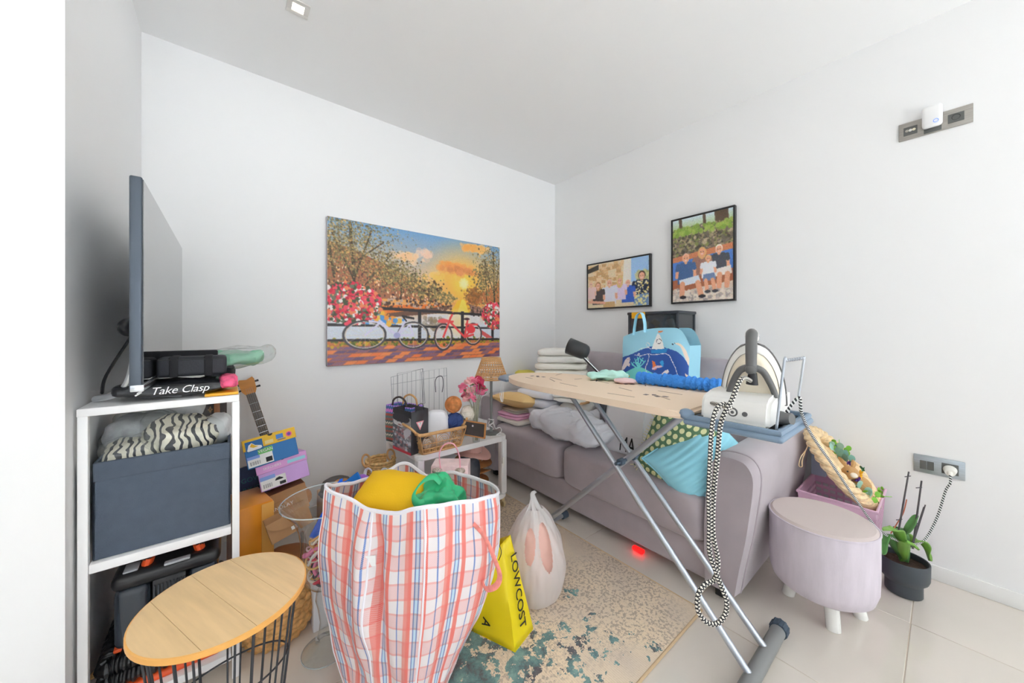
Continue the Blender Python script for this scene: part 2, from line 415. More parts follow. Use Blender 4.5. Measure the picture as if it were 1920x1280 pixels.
# canvas print of a canal at sunset
def canal():
    r = Ras(480, 336, (120, 150, 180)); X, Y = r.X, r.Y
    one = np.ones(X.shape, bool)
    r.grad(one, (96, 140, 182), (232, 178, 120), Y / .46)
    r.glow(.735, .36, .42, (255, 176, 40), 1.2); r.glow(.735, .36, .16, (255, 226, 90), .9)
    for x, y, a, b, c, n in ((.66, .235, .09, .035, (222, 138, 62), 60), (.70, .26, .10, .03, (196, 118, 64), 60), (.79, .055, .07, .025, (240, 160, 70), 45), (.86, .05, .05, .02, (246, 176, 90), 30), (.49, .165, .035, .04, (214, 176, 150), 26), (.38, .2, .06, .03, (226, 180, 130), 30), (.6, .33, .09, .03, (250, 190, 80), 40)):
        r.dots(n, lambda: R_.normal(x, a * .5), lambda: R_.normal(y, b * .5), .022, [c, tuple(min(255, q + 18) for q in c)], .45)
    # houses along both quays
    r.poly([(0, .16), (.12, .2), (.3, .3), (.5, .42), (.62, .49), (.62, .56), (0, .6)], (150, 92, 62))
    r.poly([(1, .3), (.93, .38), (.82, .46), (.76, .5), (.78, .56), (1, .62)], (170, 100, 56))
    for _ in range(260):
        x = R_.rand() * .52; y = .22 + x * .5 + R_.rand() * .26 * (1 - x)
        r.poly([(x, y), (x + .007, y), (x + .007, y + .016), (x, y + .016)], [(226, 190, 150), (92, 54, 44), (214, 120, 70), (70, 44, 40)][R_.randint(4)])
    # water with the sun path
    w = Y > .53; r.grad(w & (Y < .85), (214, 140, 60), (190, 196, 206), (Y - .52) / .2)
    r.poly([(.70, .5), (.745, .5), (.83, .66), (.62, .66)], (255, 196, 50)); r.poly([(.72, .5), (.74, .5), (.78, .66), (.68, .66)], (255, 222, 84))
    r.poly([(.50, .63), (.85, .63), (.85, .84), (.5, .84)], (200, 196, 196)); r.glow(.70, .70, .13, (250, 222, 160), .8)
    r.poly([(.2, .585), (.62, .545), (.62, .565), (.2, .66)], (214, 108, 40)); r.poly([(.2, .655), (.62, .56), (.66, .55), (.6, .62), (.2, .68)], (98, 66, 50))
    r.poly([(1, .58), (.85, .56), (.76, .53), (.80, .6), (.9, .65), (1, .68)], (112, 80, 66))
    r.dots(130, lambda: .25 + R_.rand() * .4, lambda: .52 + R_.rand() * .07, .009, [(56, 40, 34), (90, 60, 44), (180, 150, 130)], .9)
    r.dots(90, lambda: .78 + R_.rand() * .15, lambda: .55 + R_.rand() * .08, .009, [(60, 44, 40), (150, 110, 96)], .9)
    r.dots(80, lambda: .48 + R_.rand() * .12, lambda: .66 + R_.rand() * .1, .012, [(110, 96, 80), (140, 120, 90)], .5)
    # trees: trunks, boughs and leaves
    tr = (62, 50, 36)
    for x, y0, x1, y1, t in ((.12, .44, .10, .02, .010), (.12, .42, .02, .1, .006), (.12, .4, .2, .05, .006), (.11, .3, .26, .12, .005), (.03, .4, .01, .2, .008), (.17, .44, .3, .2, .004), (.96, .5, .95, .06, .009), (.96, .46, .88, .14, .005), (.97, .4, 1, .1, .005), (.9, .5, .89, .2, .005), (.35, .52, .36, .3, .006), (.46, .54, .47, .38, .005)):
        r.line(x, y0, x1, y1, t, tr)
    leaf = [(206, 160, 90), (98, 88, 54), (128, 112, 68), (70, 64, 42), (160, 136, 86), (112, 108, 72), (84, 66, 46)]
    r.dots(2600, lambda: abs(R_.normal(0, .15)), lambda: abs(R_.normal(.18, .13)), .0042, leaf, .75)
    r.dots(1100, lambda: R_.normal(.3, .06), lambda: R_.normal(.34, .06), .005, leaf, .8)
    r.dots(650, lambda: R_.normal(.43, .045), lambda: R_.normal(.4, .045), .005, leaf, .8)
    r.dots(260, lambda: R_.normal(.53, .04), lambda: R_.normal(.45, .04), .008, leaf[:3] + [(70, 50, 34)], .9)
    r.dots(200, lambda: R_.normal(.62, .03), lambda: R_.normal(.5, .02), .008, leaf[:3], .9)
    r.dots(1700, lambda: R_.normal(.95, .055), lambda: R_.normal(.24, .13), .0042, leaf, .8)
    r.dots(260, lambda: R_.normal(.86, .03), lambda: R_.normal(.33, .1), .007, leaf, .8)
    r.dots(220, lambda: R_.normal(.80, .03), lambda: R_.normal(.46, .04), .008, [(150, 90, 40), (110, 74, 40)], .7)
    r.glow(.735, .365, .05, (255, 250, 190), .5)
    for a in range(8):
        q = a * PI / 4 + .2; r.line(.735, .365, .735 + .035 * math.cos(q), .365 + .05 * math.sin(q), .0025, (255, 240, 170), .8)
    # pavement of bricks and the grass strip
    r.grad(Y > .835, (190, 110, 60), (150, 84, 66), (Y - .83) / .17)
    for j in range(6):
        for i in range(22):
            x = i / 20 - .05 + (j % 2) * .025 + (1 - j) * .01; y = .875 + j * .025
            c = [(226, 116, 62), (112, 84, 112), (96, 74, 100), (238, 138, 78), (128, 88, 104)][R_.randint(5)]
            r.poly([(x + .02, y), (x + .066, y), (x + .047, y + .021), (x, y + .021)], c)
    r.dots(260, lambda: R_.rand(), lambda: R_.normal(.85, .013), .009, [(96, 110, 30), (140, 130, 40), (70, 80, 30), (190, 150, 40)], .9)
    # railing
    bl = (38, 34, 36)
    r.poly([(.12, .585), (.9, .615), (.9, .637), (.12, .607)], bl); r.poly([(0, .715), (1, .735), (1, .752), (0, .732)], bl); r.poly([(0, .82), (1, .835), (1, .852), (0, .837)], bl)
    for x in (.455, .725, .945): r.poly([(x - .01, .6), (x + .01, .6), (x + .01, .86), (x - .01, .86)], bl)
    r.dots(60, lambda: R_.normal(.27, .05), lambda: R_.normal(.68, .02), .014, [(60, 130, 200), (250, 190, 60), (230, 140, 50)], .9)
    r.poly([(.86, .76), (.95, .83), (.9, .83), (.85, .79)], (196, 80, 80))
    # flower boxes
    fc = [(206, 44, 66), (226, 70, 90), (240, 230, 226), (60, 70, 44), (180, 30, 50), (96, 100, 80), (222, 120, 80)]
    def disc(cx, cy, a, b):
        def f():
            while True:
                x, y = R_.rand() * 2 - 1, R_.rand() * 2 - 1
                if x * x + y * y < 1: f.y = cy + y * b; return cx + x * a
        return f
    for cx, cy, a, b in ((.10, .575, .15, .145), (.955, .63, .085, .12)):
        r.ell(cx, cy, a, b, (70, 66, 46)); f = disc(cx, cy, a, b); r.dots(620, f, lambda: f.y, .011, fc, 1)
    # bicycles
    for wx, wy, rx, ry in ((.17, .795, .1, .1), (.42, .80, .085, .1), ):
        r.ring(wx, wy, rx, ry, .06, (60, 58, 62)); r.ring(wx, wy, rx * .92, ry * .92, .03, (190, 180, 170))
        for a in range(12): r.line(wx, wy, wx + rx * .9 * math.cos(a * PI / 6), wy + ry * .9 * math.sin(a * PI / 6), .0012, (200, 190, 170), .7)
    wb = (196, 192, 214)
    for q in (((.17, .795), (.24, .71), (.33, .80), (.42, .80)), ((.24, .69), (.33, .8), (.38, .68)), ((.33, .8), (.4, .72), (.42, .8)), ((.19, .695), (.26, .71), (.3, .78))): r.pl(q, .007, wb)
    r.line(.36, .655, .42, .67, .008, bl); r.line(.36, .655, .38, .69, .006, bl); r.ell(.33, .8, .018, .022, (150, 150, 190))
    for wx, wy, rx, ry in ((.60, .815, .055, .105), (.80, .795, .06, .09)):
        r.ring(wx, wy, rx, ry, .09, (66, 56, 60)); r.ring(wx, wy, rx * .88, ry * .9, .04, (200, 170, 160))
    rb = (226, 70, 70)
    for q in (((.6, .815), (.645, .66), (.66, .62)), ((.64, .69), (.74, .82), (.8, .8)), ((.74, .82), (.76, .68)), ((.57, .69), (.66, .69)), ((.75, .71), (.83, .71)), ((.74, .82), (.80, .74))): r.pl(q, .009, rb)
    r.ell(.785, .755, .03, .035, (230, 56, 62)); r.ell(.60, .685, .035, .018, (226, 90, 90)); r.line(.63, .615, .67, .625, .006, bl); r.ell(.755, .665, .02, .01, (70, 40, 44))
    r.a = np.clip(r.a, 0, 1) ** .93
    return r.soften(1, .03)
D_ = .034
a = atY(613, 404, -D_); b = atY(937, 668, -D_)
t = thing('canvas_painting', 'large canvas print of a canal at sunset with bicycles, on the back wall', 'painting', ((a.x + b.x) / 2, 0, b.z))
G().span((a.x, -D_, b.z), (b.x, -.0005, a.z), .004).obj('canvas', mat('canvas_edge', (176, 172, 176), .8), t)
print_sheet('print', canal(), flat((a.x + .002, -D_ - .0006, a.z - .002), (b.x - a.x - .004, 0, 0), (0, 0, b.z - a.z + .004)), t)

# two family photographs
def person(r, x, y, s, top, skin, hair, leg=None, seated=False, hairlen=1., ys=1.):
    """simple half figure: shoulders at y, s head height (in picture height)"""
    a = s / r.asp
    r.poly([(x - a * 1.15, y + s * 3.0), (x - a * 1.2, y + s * .55), (x - a * .7, y + s * .1), (x + a * .7, y + s * .1), (x + a * 1.2, y + s * .55), (x + a * 1.15, y + s * 3.0)], top)
    r.line(x - a * 1.15, y + s * .6, x - a * 1.3, y + s * 2.0, s * .22, skin); r.line(x + a * 1.15, y + s * .6, x + a * 1.25, y + s * 2.0, s * .22, skin)
    r.line(x - a * 1.1, y + s * .45, x - a * 1.22, y + s * 1.0, s * .27, top); r.line(x + a * 1.1, y + s * .45, x + a * 1.2, y + s * 1.0, s * .27, top)
    if hairlen > 1: r.ell(x, y - s * .3, a * .62, s * .62 * hairlen, hair)
    r.line(x, y - s * .2, x, y + s * .15, s * .2, skin)
    r.ell(x, y - s * .48, a * .5, s * .62, hair); r.ell(x, y - s * .4, a * .42, s * .52, skin)
    r.ell(x - a * .17, y - s * .45, a * .07, s * .05, (70, 50, 45)); r.ell(x + a * .17, y - s * .45, a * .07, s * .05, (70, 50, 45)); r.ell(x, y - s * .14, a * .17, s * .06, (240, 220, 214))
def photo_group():
    r = Ras(170, 118, (214, 196, 164)); X, Y = r.X, r.Y
    for _ in range(130):
        x, y = R_.rand() * .75, R_.rand() * .6; c = [(206, 170, 120), (226, 198, 156), (190, 150, 104), (216, 184, 140)][R_.randint(4)]
        r.poly([(x, y), (x + .08, y + .01), (x + .075, y + .08), (x + .005, y + .075)], c)
    r.poly([(0, .1), (.2, .02), (.2, .14), (0, .2)], (60, 54, 46)); r.poly([(.63, 0), (.76, 0), (.76, .7), (.6, .7)], (222, 216, 206))
    r.poly([(.74, 0), (1, 0), (1, .5), (.74, .5)], (150, 186, 224)); r.dots(120, lambda: .82 + R_.rand() * .2, lambda: .3 + R_.rand() * .3, .03, [(196, 190, 140), (150, 160, 110)], .8)
    sk = (222, 168, 142)
    person(r, .90, .46, .15, (30, 40, 66), sk, (70, 46, 36)); r.dots(60, lambda: .78 + R_.rand() * .22, lambda: .5 + R_.rand() * .3, .016, [(226, 210, 130), (240, 230, 190)], 1)
    r.poly([(.78, .78), (1, .76), (1, 1), (.78, 1)], (110, 140, 178)); r.dots(30, lambda: .79 + R_.rand() * .2, lambda: .8 + R_.rand() * .2, .018, [(226, 216, 150)], .9)
    person(r, .69, .56, .12, (50, 90, 180), sk, (226, 214, 200)); person(r, .56, .50, .12, (214, 196, 222), sk, (206, 176, 120), hairlen=1.9)
    person(r, .39, .53, .135, (226, 226, 240), sk, (214, 190, 170)); r.poly([(.28, .88), (.48, .88), (.48, 1), (.28, 1)], (190, 156, 110))
    person(r, .19, .56, .125, (70, 62, 62), sk, (170, 120, 80), hairlen=1.4); person(r, .06, .5, .10, (240, 206, 200), (230, 182, 158), (214, 186, 140)); r.line(.02, .86, .3, .9, .03, sk)
    return r.soften(1, .045)
def photo_bench():
    r = Ras(150, 210, (120, 104, 90)); X, Y = r.X, r.Y
    r.grad(Y < .22, (190, 206, 216), (150, 170, 90), Y / .2)
    for x, t in ((.14, .02), (.55, .018), (.76, .03), (.86, .05)): r.line(x, 0, x + .03, .26, t, (92, 74, 58))
    r.dots(700, lambda: R_.rand(), lambda: .12 + R_.rand() * .36, .016, [(92, 86, 70), (150, 136, 104), (70, 66, 56), (120, 130, 70), (176, 160, 130), (104, 96, 86)], .8)
    r.dots(120, lambda: R_.rand(), lambda: .12 + R_.rand() * .08, .02, [(150, 170, 80), (120, 150, 60)], .8)
    r.poly([(0, .46), (.45, .42), (1, .38), (1, .45), (.45, .5), (0, .54)], (190, 120, 84)); r.poly([(0, .52), (.45, .49), (1, .45), (1, .74), (0, .8)], (76, 120, 190))
    r.poly([(0, .74), (.6, .68), (1, .66), (1, .85), (0, .92)], (160, 96, 66)); r.poly([(0, .9), (.5, .84), (1, .8), (1, 1), (0, 1)], (206, 190, 174))
    r.dots(160, lambda: R_.rand(), lambda: .86 + R_.rand() * .14, .02, [(226, 214, 200), (150, 140, 136), (190, 176, 166)], .7)
    sk = (216, 156, 124)
    person(r, .79, .47, .082, (70, 74, 84), sk, (236, 230, 220)); r.poly([(.68, .66), (.97, .63), (.99, .72), (.72, .74)], (224, 214, 206))
    for x in (.80, .92): r.line(x, .72, x - .01, .85, .028, sk)
    person(r, .52, .47, .082, (150, 110, 96), sk, (206, 160, 104), hairlen=1.35)
    person(r, .24, .52, .09, (66, 96, 140), sk, (222, 176, 150)); r.poly([(.12, .74), (.46, .70), (.5, .78), (.14, .82)], (206, 214, 224))
    for x0, x1 in ((.18, .17), (.45, .5)): r.line(x0, .79, x1, .93, .032, sk); r.ell(x1 + .02, .95, .06, .02, (40, 36, 40))
    person(r, .62, .55, .065, (232, 232, 236), sk, (222, 186, 120)); r.poly([(.54, .70), (.72, .69), (.74, .77), (.53, .78)], (104, 124, 160))
    for x0, x1 in ((.58, .6), (.69, .72)): r.line(x0, .77, x1, .88, .022, sk); r.ell(x1 + .01, .9, .05, .018, (60, 60, 66))
    return r.soften(1, .045)
m_frame = mat('black_picture_frame', (34, 33, 34), .4)
def frame(lab, px, ras, dep=.03):
    (x0, y0), (x1, y1) = px
    a = atX(x0, y0, -dep); b = atX(x1, y1, -dep)
    t = thing('photo_frame', lab, 'picture', (0, (a.y + b.y) / 2, b.z), group='framed family photographs')
    w = .009
    for q0, q1 in (((a.y, a.z), (b.y, a.z - w)), ((a.y, b.z + w), (b.y, b.z)), ((a.y, a.z - w), (a.y - w, b.z + w)), ((b.y + w, a.z - w), (b.y, b.z + w))):
        G().span((-dep, q0[0], q0[1]), (-.001, q1[0], q1[1]), .001).obj('frame_bar', m_frame, t)
    G().span((-dep + .006, a.y - w - .0002, a.z - w), (-.002, b.y + w, b.z + w)).obj('backing', m_frame, t)
    print_sheet('photo', ras, flat((-dep + .0045, a.y - w - .003, a.z - w - .003), (0, b.y - a.y + 2 * w + .006, 0), (0, 0, b.z - a.z + 2 * w + .006)), t)
frame('smaller landscape photo of a standing family in a black frame, right wall', ((1100, 496), (1219, 574)), photo_group())
frame('taller portrait photo of four people on a bench in a black frame, right wall', ((1258, 413), (1378, 563)), photo_bench())

# wall plates on the right-hand wall
m_plate = mat('brushed_bronze_plate', (150, 146, 140), .3, .7, var=.12, vscale=14, stretch=(1, 1, 14))
m_plate2 = mat('brushed_steel_plate', (160, 168, 174), .28, .8, var=.12, vscale=14, stretch=(1, 1, 14))
m_mod = mat('graphite_switch', (84, 86, 84), .4)
def plate(lab, a, b, m, cat):
    t = thing('wall_plate', lab, cat, (0, (a.y + b.y) / 2, b.z), group='metal wall plates')
    G().span((-.008, a.y, a.z), (-.0005, b.y, b.z), .002).obj('plate', m, t)
    return t
a = atX(1685.5, 236.2); b = atX(1825, 229); 
a.z = 2.146; b.z = 2.064
t = plate('long bronze wall plate high on the right wall behind the white repeater', a, b, m_plate, 'wall socket')
L = b.y - a.y; hz = a.z - b.z
def mod(f0, f1, v0=.28, v1=.76): return G().span((-.0105, a.y + L * f0, a.z - hz * v0), (-.004, a.y + L * f1, a.z - hz * v1), .001)
o = mod(.07, .27).obj('tv_outlet', m_mod, t)
for k, c_ in ((.12, (160, 158, 150)), (.17, (230, 230, 226)), (.22, (214, 210, 190))):
    G().cyl((-.010, a.y + L * k, (a.z + b.z) / 2), (-.0135, a.y + L * k, (a.z + b.z) / 2), .0065, .005, 14).obj('connector', mat('connector', c_, .3, .4), o)
mod(.36, .6, .3, .95).obj('socket', m_mod, t)
o = mod(.68, .89).obj('socket', m_mod, t)
G().lathe([(.011, 0), (.012, .001), (.0125, .0012)], M=basis((-.0108, a.y + L * .785, (a.z + b.z) / 2), (0, -1, 0), (0, 0, 1))).obj('outlet_ring', m_blackpl, o)
# plug-in repeater
y0 = a.y + L * .335; y1 = a.y + L * .615
t = thing('wifi_repeater', 'white plug-in repeater with a blue ring light, high on the right wall', 'repeater', (-.04, (y0 + y1) / 2, 2.1))
G().span((-.045, y0, 2.18), (-.0115, y1, 2.084), .012, 4).obj('housing', m_white, t)
G().cyl((-.0455, y0 + (y1 - y0) * .68, 2.103), (-.0445, y0 + (y1 - y0) * .68, 2.103), .0085, None, 20).obj('button', m_white, t)
G().tube([V((-.0462, y0 + (y1 - y0) * .68 + .0075 * math.cos(q * PI / 10), 2.103 + .0075 * math.sin(q * PI / 10))) for q in range(20)], .0009, 6, closed=True).obj('ring_light', mat('blue_led', (60, 120, 230), .4, emit=(50, 110, 240), es=1.), t)
# lower plate
a = atX(1713, 849); b = atX(1810, 901.5); a.z = .565; b.z = .483
t = plate('steel double plate low on the right wall with two switches and the iron plugged in', a, b, m_plate2, 'wall socket')
L = b.y - a.y; hz = a.z - b.z
mod(.13, .265, .3, .78).obj('switch', m_mod, t); mod(.275, .41, .3, .78).obj('switch', m_mod, t); mod(.56, .88, .22, .8).obj('socket', m_mod, t)
PLUG = V((-.0105, a.y + L * .72, (a.z + b.z) / 2 - .003))

# ================================================================== RUG
m_rug = bpy.data.materials.new('worn_patterned_rug'); m_rug.use_nodes = True; nt = m_rug.node_tree; b_ = nt.nodes['Principled BSDF']; b_.inputs['Roughness'].default_value = .95
tc = nt.nodes.new('ShaderNodeTexCoord')
def nz(scale, det=4, rough=.6, off=0, src=tc.outputs['Object'], dist=0):
    mp = nt.nodes.new('ShaderNodeMapping'); mp.inputs['Location'].default_value = (off, off * .7, 0); nt.links.new(src, mp.inputs[0])
    n = nt.nodes.new('ShaderNodeTexNoise'); n.inputs['Scale'].default_value = scale; n.inputs['Detail'].default_value = det; n.inputs['Roughness'].default_value = rough; n.inputs['Distortion'].default_value = dist
    nt.links.new(mp.outputs[0], n.inputs['Vector']); return n.outputs[0]
sx = nt.nodes.new('ShaderNodeSeparateXYZ'); nt.links.new(tc.outputs['Object'], sx.inputs[0])
base = ramp(nt, nz(3, 3), [(.35, (216, 198, 172)), (.65, (196, 182, 166))], 'LINEAR')
fleck = M_(nt, 'GREATER_THAN', nz(85, 3, .7), .53)
zone = ramp(nt, nz(2.2, 2, .5, 4), [(.40, (0, 0, 0)), (.56, (255, 255, 255))], 'LINEAR')
base = mixc(nt, M_(nt, 'MULTIPLY', M_(nt, 'MULTIPLY', fleck, .75), zone), base, C(142, 128, 118))
wv = nt.nodes.new('ShaderNodeTexWave'); wv.inputs['Scale'].default_value = 42; wv.inputs['Distortion'].default_value = 1.2; nt.links.new(tc.outputs['Object'], wv.inputs['Vector'])
base = mixc(nt, M_(nt, 'MULTIPLY', wv.outputs['Fac'], .16), base, C(150, 128, 100))
# teal and slate worn areas, densest towards the middle of the rug
near = M_(nt, 'ADD', .55, M_(nt, 'MULTIPLY', sx.outputs[0], .22))
teal = M_(nt, 'GREATER_THAN', M_(nt, 'ADD', M_(nt, 'MULTIPLY', nz(4.2, 7, .72, 9), .62), M_(nt, 'MULTIPLY', nz(30, 3, .7, 2), .38)), near)
tcol = ramp(nt, nz(12, 5, .7, 1), [(.40, (64, 66, 78)), (.50, (70, 112, 116)), (.66, (110, 150, 146))], 'LINEAR')
base = mixc(nt, M_(nt, 'MULTIPLY', teal, .9), base, tcol)
nt.links.new(base, b_.inputs['Base Color'])
bp = nt.nodes.new('ShaderNodeBump'); bp.inputs['Strength'].default_value = .5; bp.inputs['Distance'].default_value = .004; nt.links.new(nz(160, 2, .6), bp.inputs['Height']); nt.links.new(bp.outputs[0], b_.inputs['Normal'])
RX0, RX1, RY0, RY1 = -2.06, -1.035, -1.83, -.42
t = thing('area_rug', 'worn beige and teal patterned rug on the tiles in front of the sofa', 'rug', ((RX0 + RX1) / 2, (RY0 + RY1) / 2, 0))
G().span((RX0, RY0, .0005), (RX1, RY1, .009), .002).obj('pile', m_rug, t)
m_bind = mat('rug_binding', (188, 164, 130), .9, bump=.4, bscale=200)
g = G(); 
for p, q in (((RX0, RY0), (RX1, RY0)), ((RX1, RY0), (RX1, RY1)), ((RX1, RY1), (RX0, RY1)), ((RX0, RY1), (RX0, RY0))): g.tube([(p[0], p[1], .0055), (q[0], q[1], .0055)], .0052, 8)
g.obj('binding', m_bind, t)

# ================================================================== SOFA
m_sofa = mat('grey_velvet', (158, 149, 154), .85, var=.10, vscale=5, bump=.25, bscale=220, bdist=.001, sheen=.4)
SF = -.93
t = thing('sofa', 'grey upholstered two-seat sofa along the right wall', 'sofa', (-.5, -1.05, 0))
G().span((SF + .02, -1.82, .05), (-.06, -.2, .215), .02, 3).obj('base', m_sofa, t)
def cushion(y0, y1, nm):
    g = blob(((.80) / 2, abs(y1 - y0) / 2, .118), .22, .16, 56, 28)
    g.warp(lambda p: V((p.x, p.y, p.z + (.012 * (1 - (p.x / .4) ** 2) * (1 - (p.y / (abs(y1 - y0) / 2)) ** 2) if p.z > 0 else 0))))
    g.xf(Matrix.Translation((SF + .375, (y0 + y1) / 2, .318))); g.noise(.006, 4, 3); return g.obj(nm, m_sofa, t)
def seam(g, P, r=.004): return g.tube(spline(P, 6), r, 6)
for y0, y1 in ((-.262, -.948), (-.952, -1.805)):
    c_ = cushion(y0, y1, 'seat_cushion')
for y0, y1 in ((-.27, -1.02), (-1.03, -1.80)):
    g = blob((.115, (y0 - y1) / 2, .285), .38, .30, 48, 28)
    g.xf(TR((-.20, (y0 + y1) / 2, .69), 0, 9, 0)); g.noise(.010, 5, 2); g.obj('back_cushion', m_sofa, t)
G().span((-.14, -1.86, .06), (-.02, -.2, .90), .04, 4).obj('back_frame', m_sofa, t)
# flared arms, outline in (y,z)
def arm(sgn_, yo, nm):
    P = [(.02, .055), (.025, .3), (.01, .5), (-.01, .585), (-.02, .612), (-.05, .632), (-.10, .636), (-.142, .628), (-.168, .600), (-.178, .56), (-.175, .50), (-.165, .42), (-.148, .30), (-.125, .18), (-.105, .055)]
    P = [(p.x, p.y) for p in spline([V((a, b, 0)) for a, b in P], 3)]
    g = G(); M = basis((SF - .01, yo, 0), (0, sgn_, 0), (0, 0, 1))
    n = 14
    rows = []
    for i in range(n + 1):
        x = i / n; s_ = 1 - .10 * (1 - min(1, min(x, 1 - x) / .04)) ** 2
        cxy = (-.075, .34); rows.append([V((SF - .01 + .90 * x, yo + sgn_ * (cxy[0] + (a - cxy[0]) * s_), cxy[1] + (b - cxy[1]) * (1 - (1 - s_) * .35))) for a, b in P])
    vs = [[g.bm.verts.new(p) for p in r] for r in rows]
    for i in range(n):
        for j in range(len(P)): g.bm.faces.new((vs[i][j], vs[i + 1][j], vs[i + 1][(j + 1) % len(P)], vs[i][(j + 1) % len(P)]))
    g.bm.faces.new(vs[0]); g.bm.faces.new(vs[-1][::-1])
    o = g.obj(nm, m_sofa, t, smooth=35)
    g = G(); g.tube([p + V((-.0005, 0, 0)) for p in rows[1]], .0045, 6, closed=True); g.obj('piping', m_sofa, o)
arm(1, -1.815, 'arm'); arm(-1, -.25, 'arm')
for x, y in ((-.84, -1.85), (-.84, -.2), (-.12, -1.85), (-.12, -.2)):
    G().box((x, y, .029), (.10, .05, .058), .004).obj('foot', m_blackpl, t)
o = G().span((SF + .005, -1.38, .012), (SF + .03, -1.44, .03), .004).obj('charger_light', mat('red_led', (230, 30, 30), .4, emit=(255, 20, 20), es=2.5), None)
o.data.transform(Matrix.Translation((.018, -.05, -.003))); o['label'] = 'small red light glowing under the front edge of the sofa'; o['category'] = 'light'

# ================================================================== IRONING BOARD
ZB = .885; XN, XF = -1.392, -.895; YE = -1.925
m_alu = mat('silver_grey_tube', (168, 174, 182), .28, .75)
m_blue = mat('slate_blue_plastic', (112, 132, 152), .4)
m_bcap = mat('dark_slate_rubber', (66, 80, 94), .6)
t = thing('ironing_board', 'open ironing board with beige printed cover and silver legs before the sofa', 'ironing board', (-1.15, -1.45, 0))
m_cover = bpy.data.materials.new('beige_printed_cover'); m_cover.use_nodes = True; nt = m_cover.node_tree; b_ = nt.nodes['Principled BSDF']; b_.inputs['Roughness'].default_value = .9
b_.inputs['Base Color'].default_value = C(232, 210, 186)
# outline: square end near the iron, rounded nose at the far end
xc = (XN + XF) / 2; hw = (XF - XN) / 2
P = [(XN, YE + .02), (XN + .03, YE), (XF - .03, YE), (XF, YE + .02)]
def halfw(y):
    k = (y - (-1.30)) / (-.80 + 1.30); k = max(0, min(1, k)); return hw * math.sqrt(max(0, 1 - k ** 2.4)) if k > 0 else hw
ys = [-1.85 + i * .05 for i in range(11)] + [-1.30 + i * .025 for i in range(20)] + [-.806, -.801]
out = [(xc + halfw(y), y) for y in ys] + [(xc, -.80)] + [(xc - halfw(y), y) for y in reversed(ys)]
P = [(XN, YE + .02), (XN + .02, YE), (XF - .02, YE), (XF, YE + .02)] + out
g = G(); g.prism(P, .026, Matrix.Translation((0, 0, ZB - .026))); bmesh.ops.bevel(g.bm, geom=[e for e in g.bm.edges if abs(e.verts[0].co.z - e.verts[1].co.z) < .001], offset=.009, segments=3, affect='EDGES')
cover = g.obj('padded_cover', m_cover, t, smooth=50)
m_dash = mat('grey_brown_print', (150, 128, 112), .9)
def dash(cx_, cy_, l, a, w_=.006, m=m_dash):
    return G().box((0, 0, 0), (l, w_, .0006), M=TR((cx_, cy_, ZB + .0004), 0, 0, a)).obj('printed_mark', m, cover)
for q in ((-1.0, -1.0, .09, 20), (-1.15, -1.12, .12, 75), (-1.2, -1.14, .1, 60), (-1.06, -1.2, .05, -10), (-1.05, -1.35, .10, 75), (-1.25, -1.3, .13, 82), (-1.15, -1.55, .09, 70), (-1.29, -1.62, .12, 95), (-.98, -1.55, .05, 30), (-1.08, -1.72, .11, 85), (-.95, -1.7, .08, 70), (-1.2, -1.75, .10, 60), (-1.24, -1.0, .06, 85)): dash(*q)
for cx_, cy_ in ((-1.17, -.95), (-1.02, -1.42), (-1.2, -1.68)):
    for k in range(4): dash(cx_ + (k % 2) * .02, cy_ - k * .024, .022, 30 * k, .016, mat('dark_print', (96, 88, 88), .9) if cx_ == -1.17 and k == 0 else bpy.data.materials.get('dark_print'))
for k in (35, -30): dash(-1.03, -1.3, .07, k, .007, bpy.data.materials['dark_print'])
# metal nose bracket
ya = -.86
P2 = [(xc + .08, ya - .03), (xc + .11, -.80), (xc + .09, -.73), (xc + .03, -.695), (xc - .03, -.695), (xc - .10, -.73), (xc - .16, -.80), (xc - .17, ya - .03)]
G().prism(P2, .012, Matrix.Translation((0, 0, ZB - .028))).obj('nose_bracket', m_blue, t)
g = G()
for k in range(4): g.tube(spline([(xc - .16 + .006 * k, -.83, ZB - .02), (xc - .165 + .004 * k, -.835 - .008 * (k % 2), ZB - .07), (xc - .17 + .007 * k, -.83, ZB - .11 - .012 * k), (xc - .165 + .003 * k, -.835, ZB - .15)], 5), .0016, 5)
g.obj('drawstring', m_cord, t)
# legs
LB = .04
def leg(X_, y0, z0, y1, z1, nm='leg_tube', r=.0115): return G().cyl((X_, y0, z0), (X_, y1, z1), r, None, 14).obj(nm, m_alu, t)
for X_, px in ((-1.235, (1075, 745)), (-1.084, (1112, 745))):
    q = atX(*px, X_); d = (q.y + 2.065) / (q.z - .045)
    leg(X_, -2.062, LB, -2.062 + d * (ZB - .03 - LB), ZB - .03)
DL = d
G().tube([(-1.40, -2.065, .0285), (-.935, -2.065, .0285)], .0235, 16).obj('foot_bar', mat('grey_foot_bar', (128, 130, 130), .45, .3), t)
for x in (-.93, -1.405):
    g = G().cyl((x - .018, -2.065, .029), (x + .018, -2.065, .029), .0275, None, 20)
    for k in range(10): g.box((0, 0, 0), (.036, .007, .006), .001, 1, TR((x, -2.065 + .026 * math.cos(k * PI / 5 + .3), .03 + .026 * math.sin(k * PI / 5 + .3)), math.degrees(k * PI / 5 + .3) + 90))
    g.obj('foot_cap', m_bcap, t)
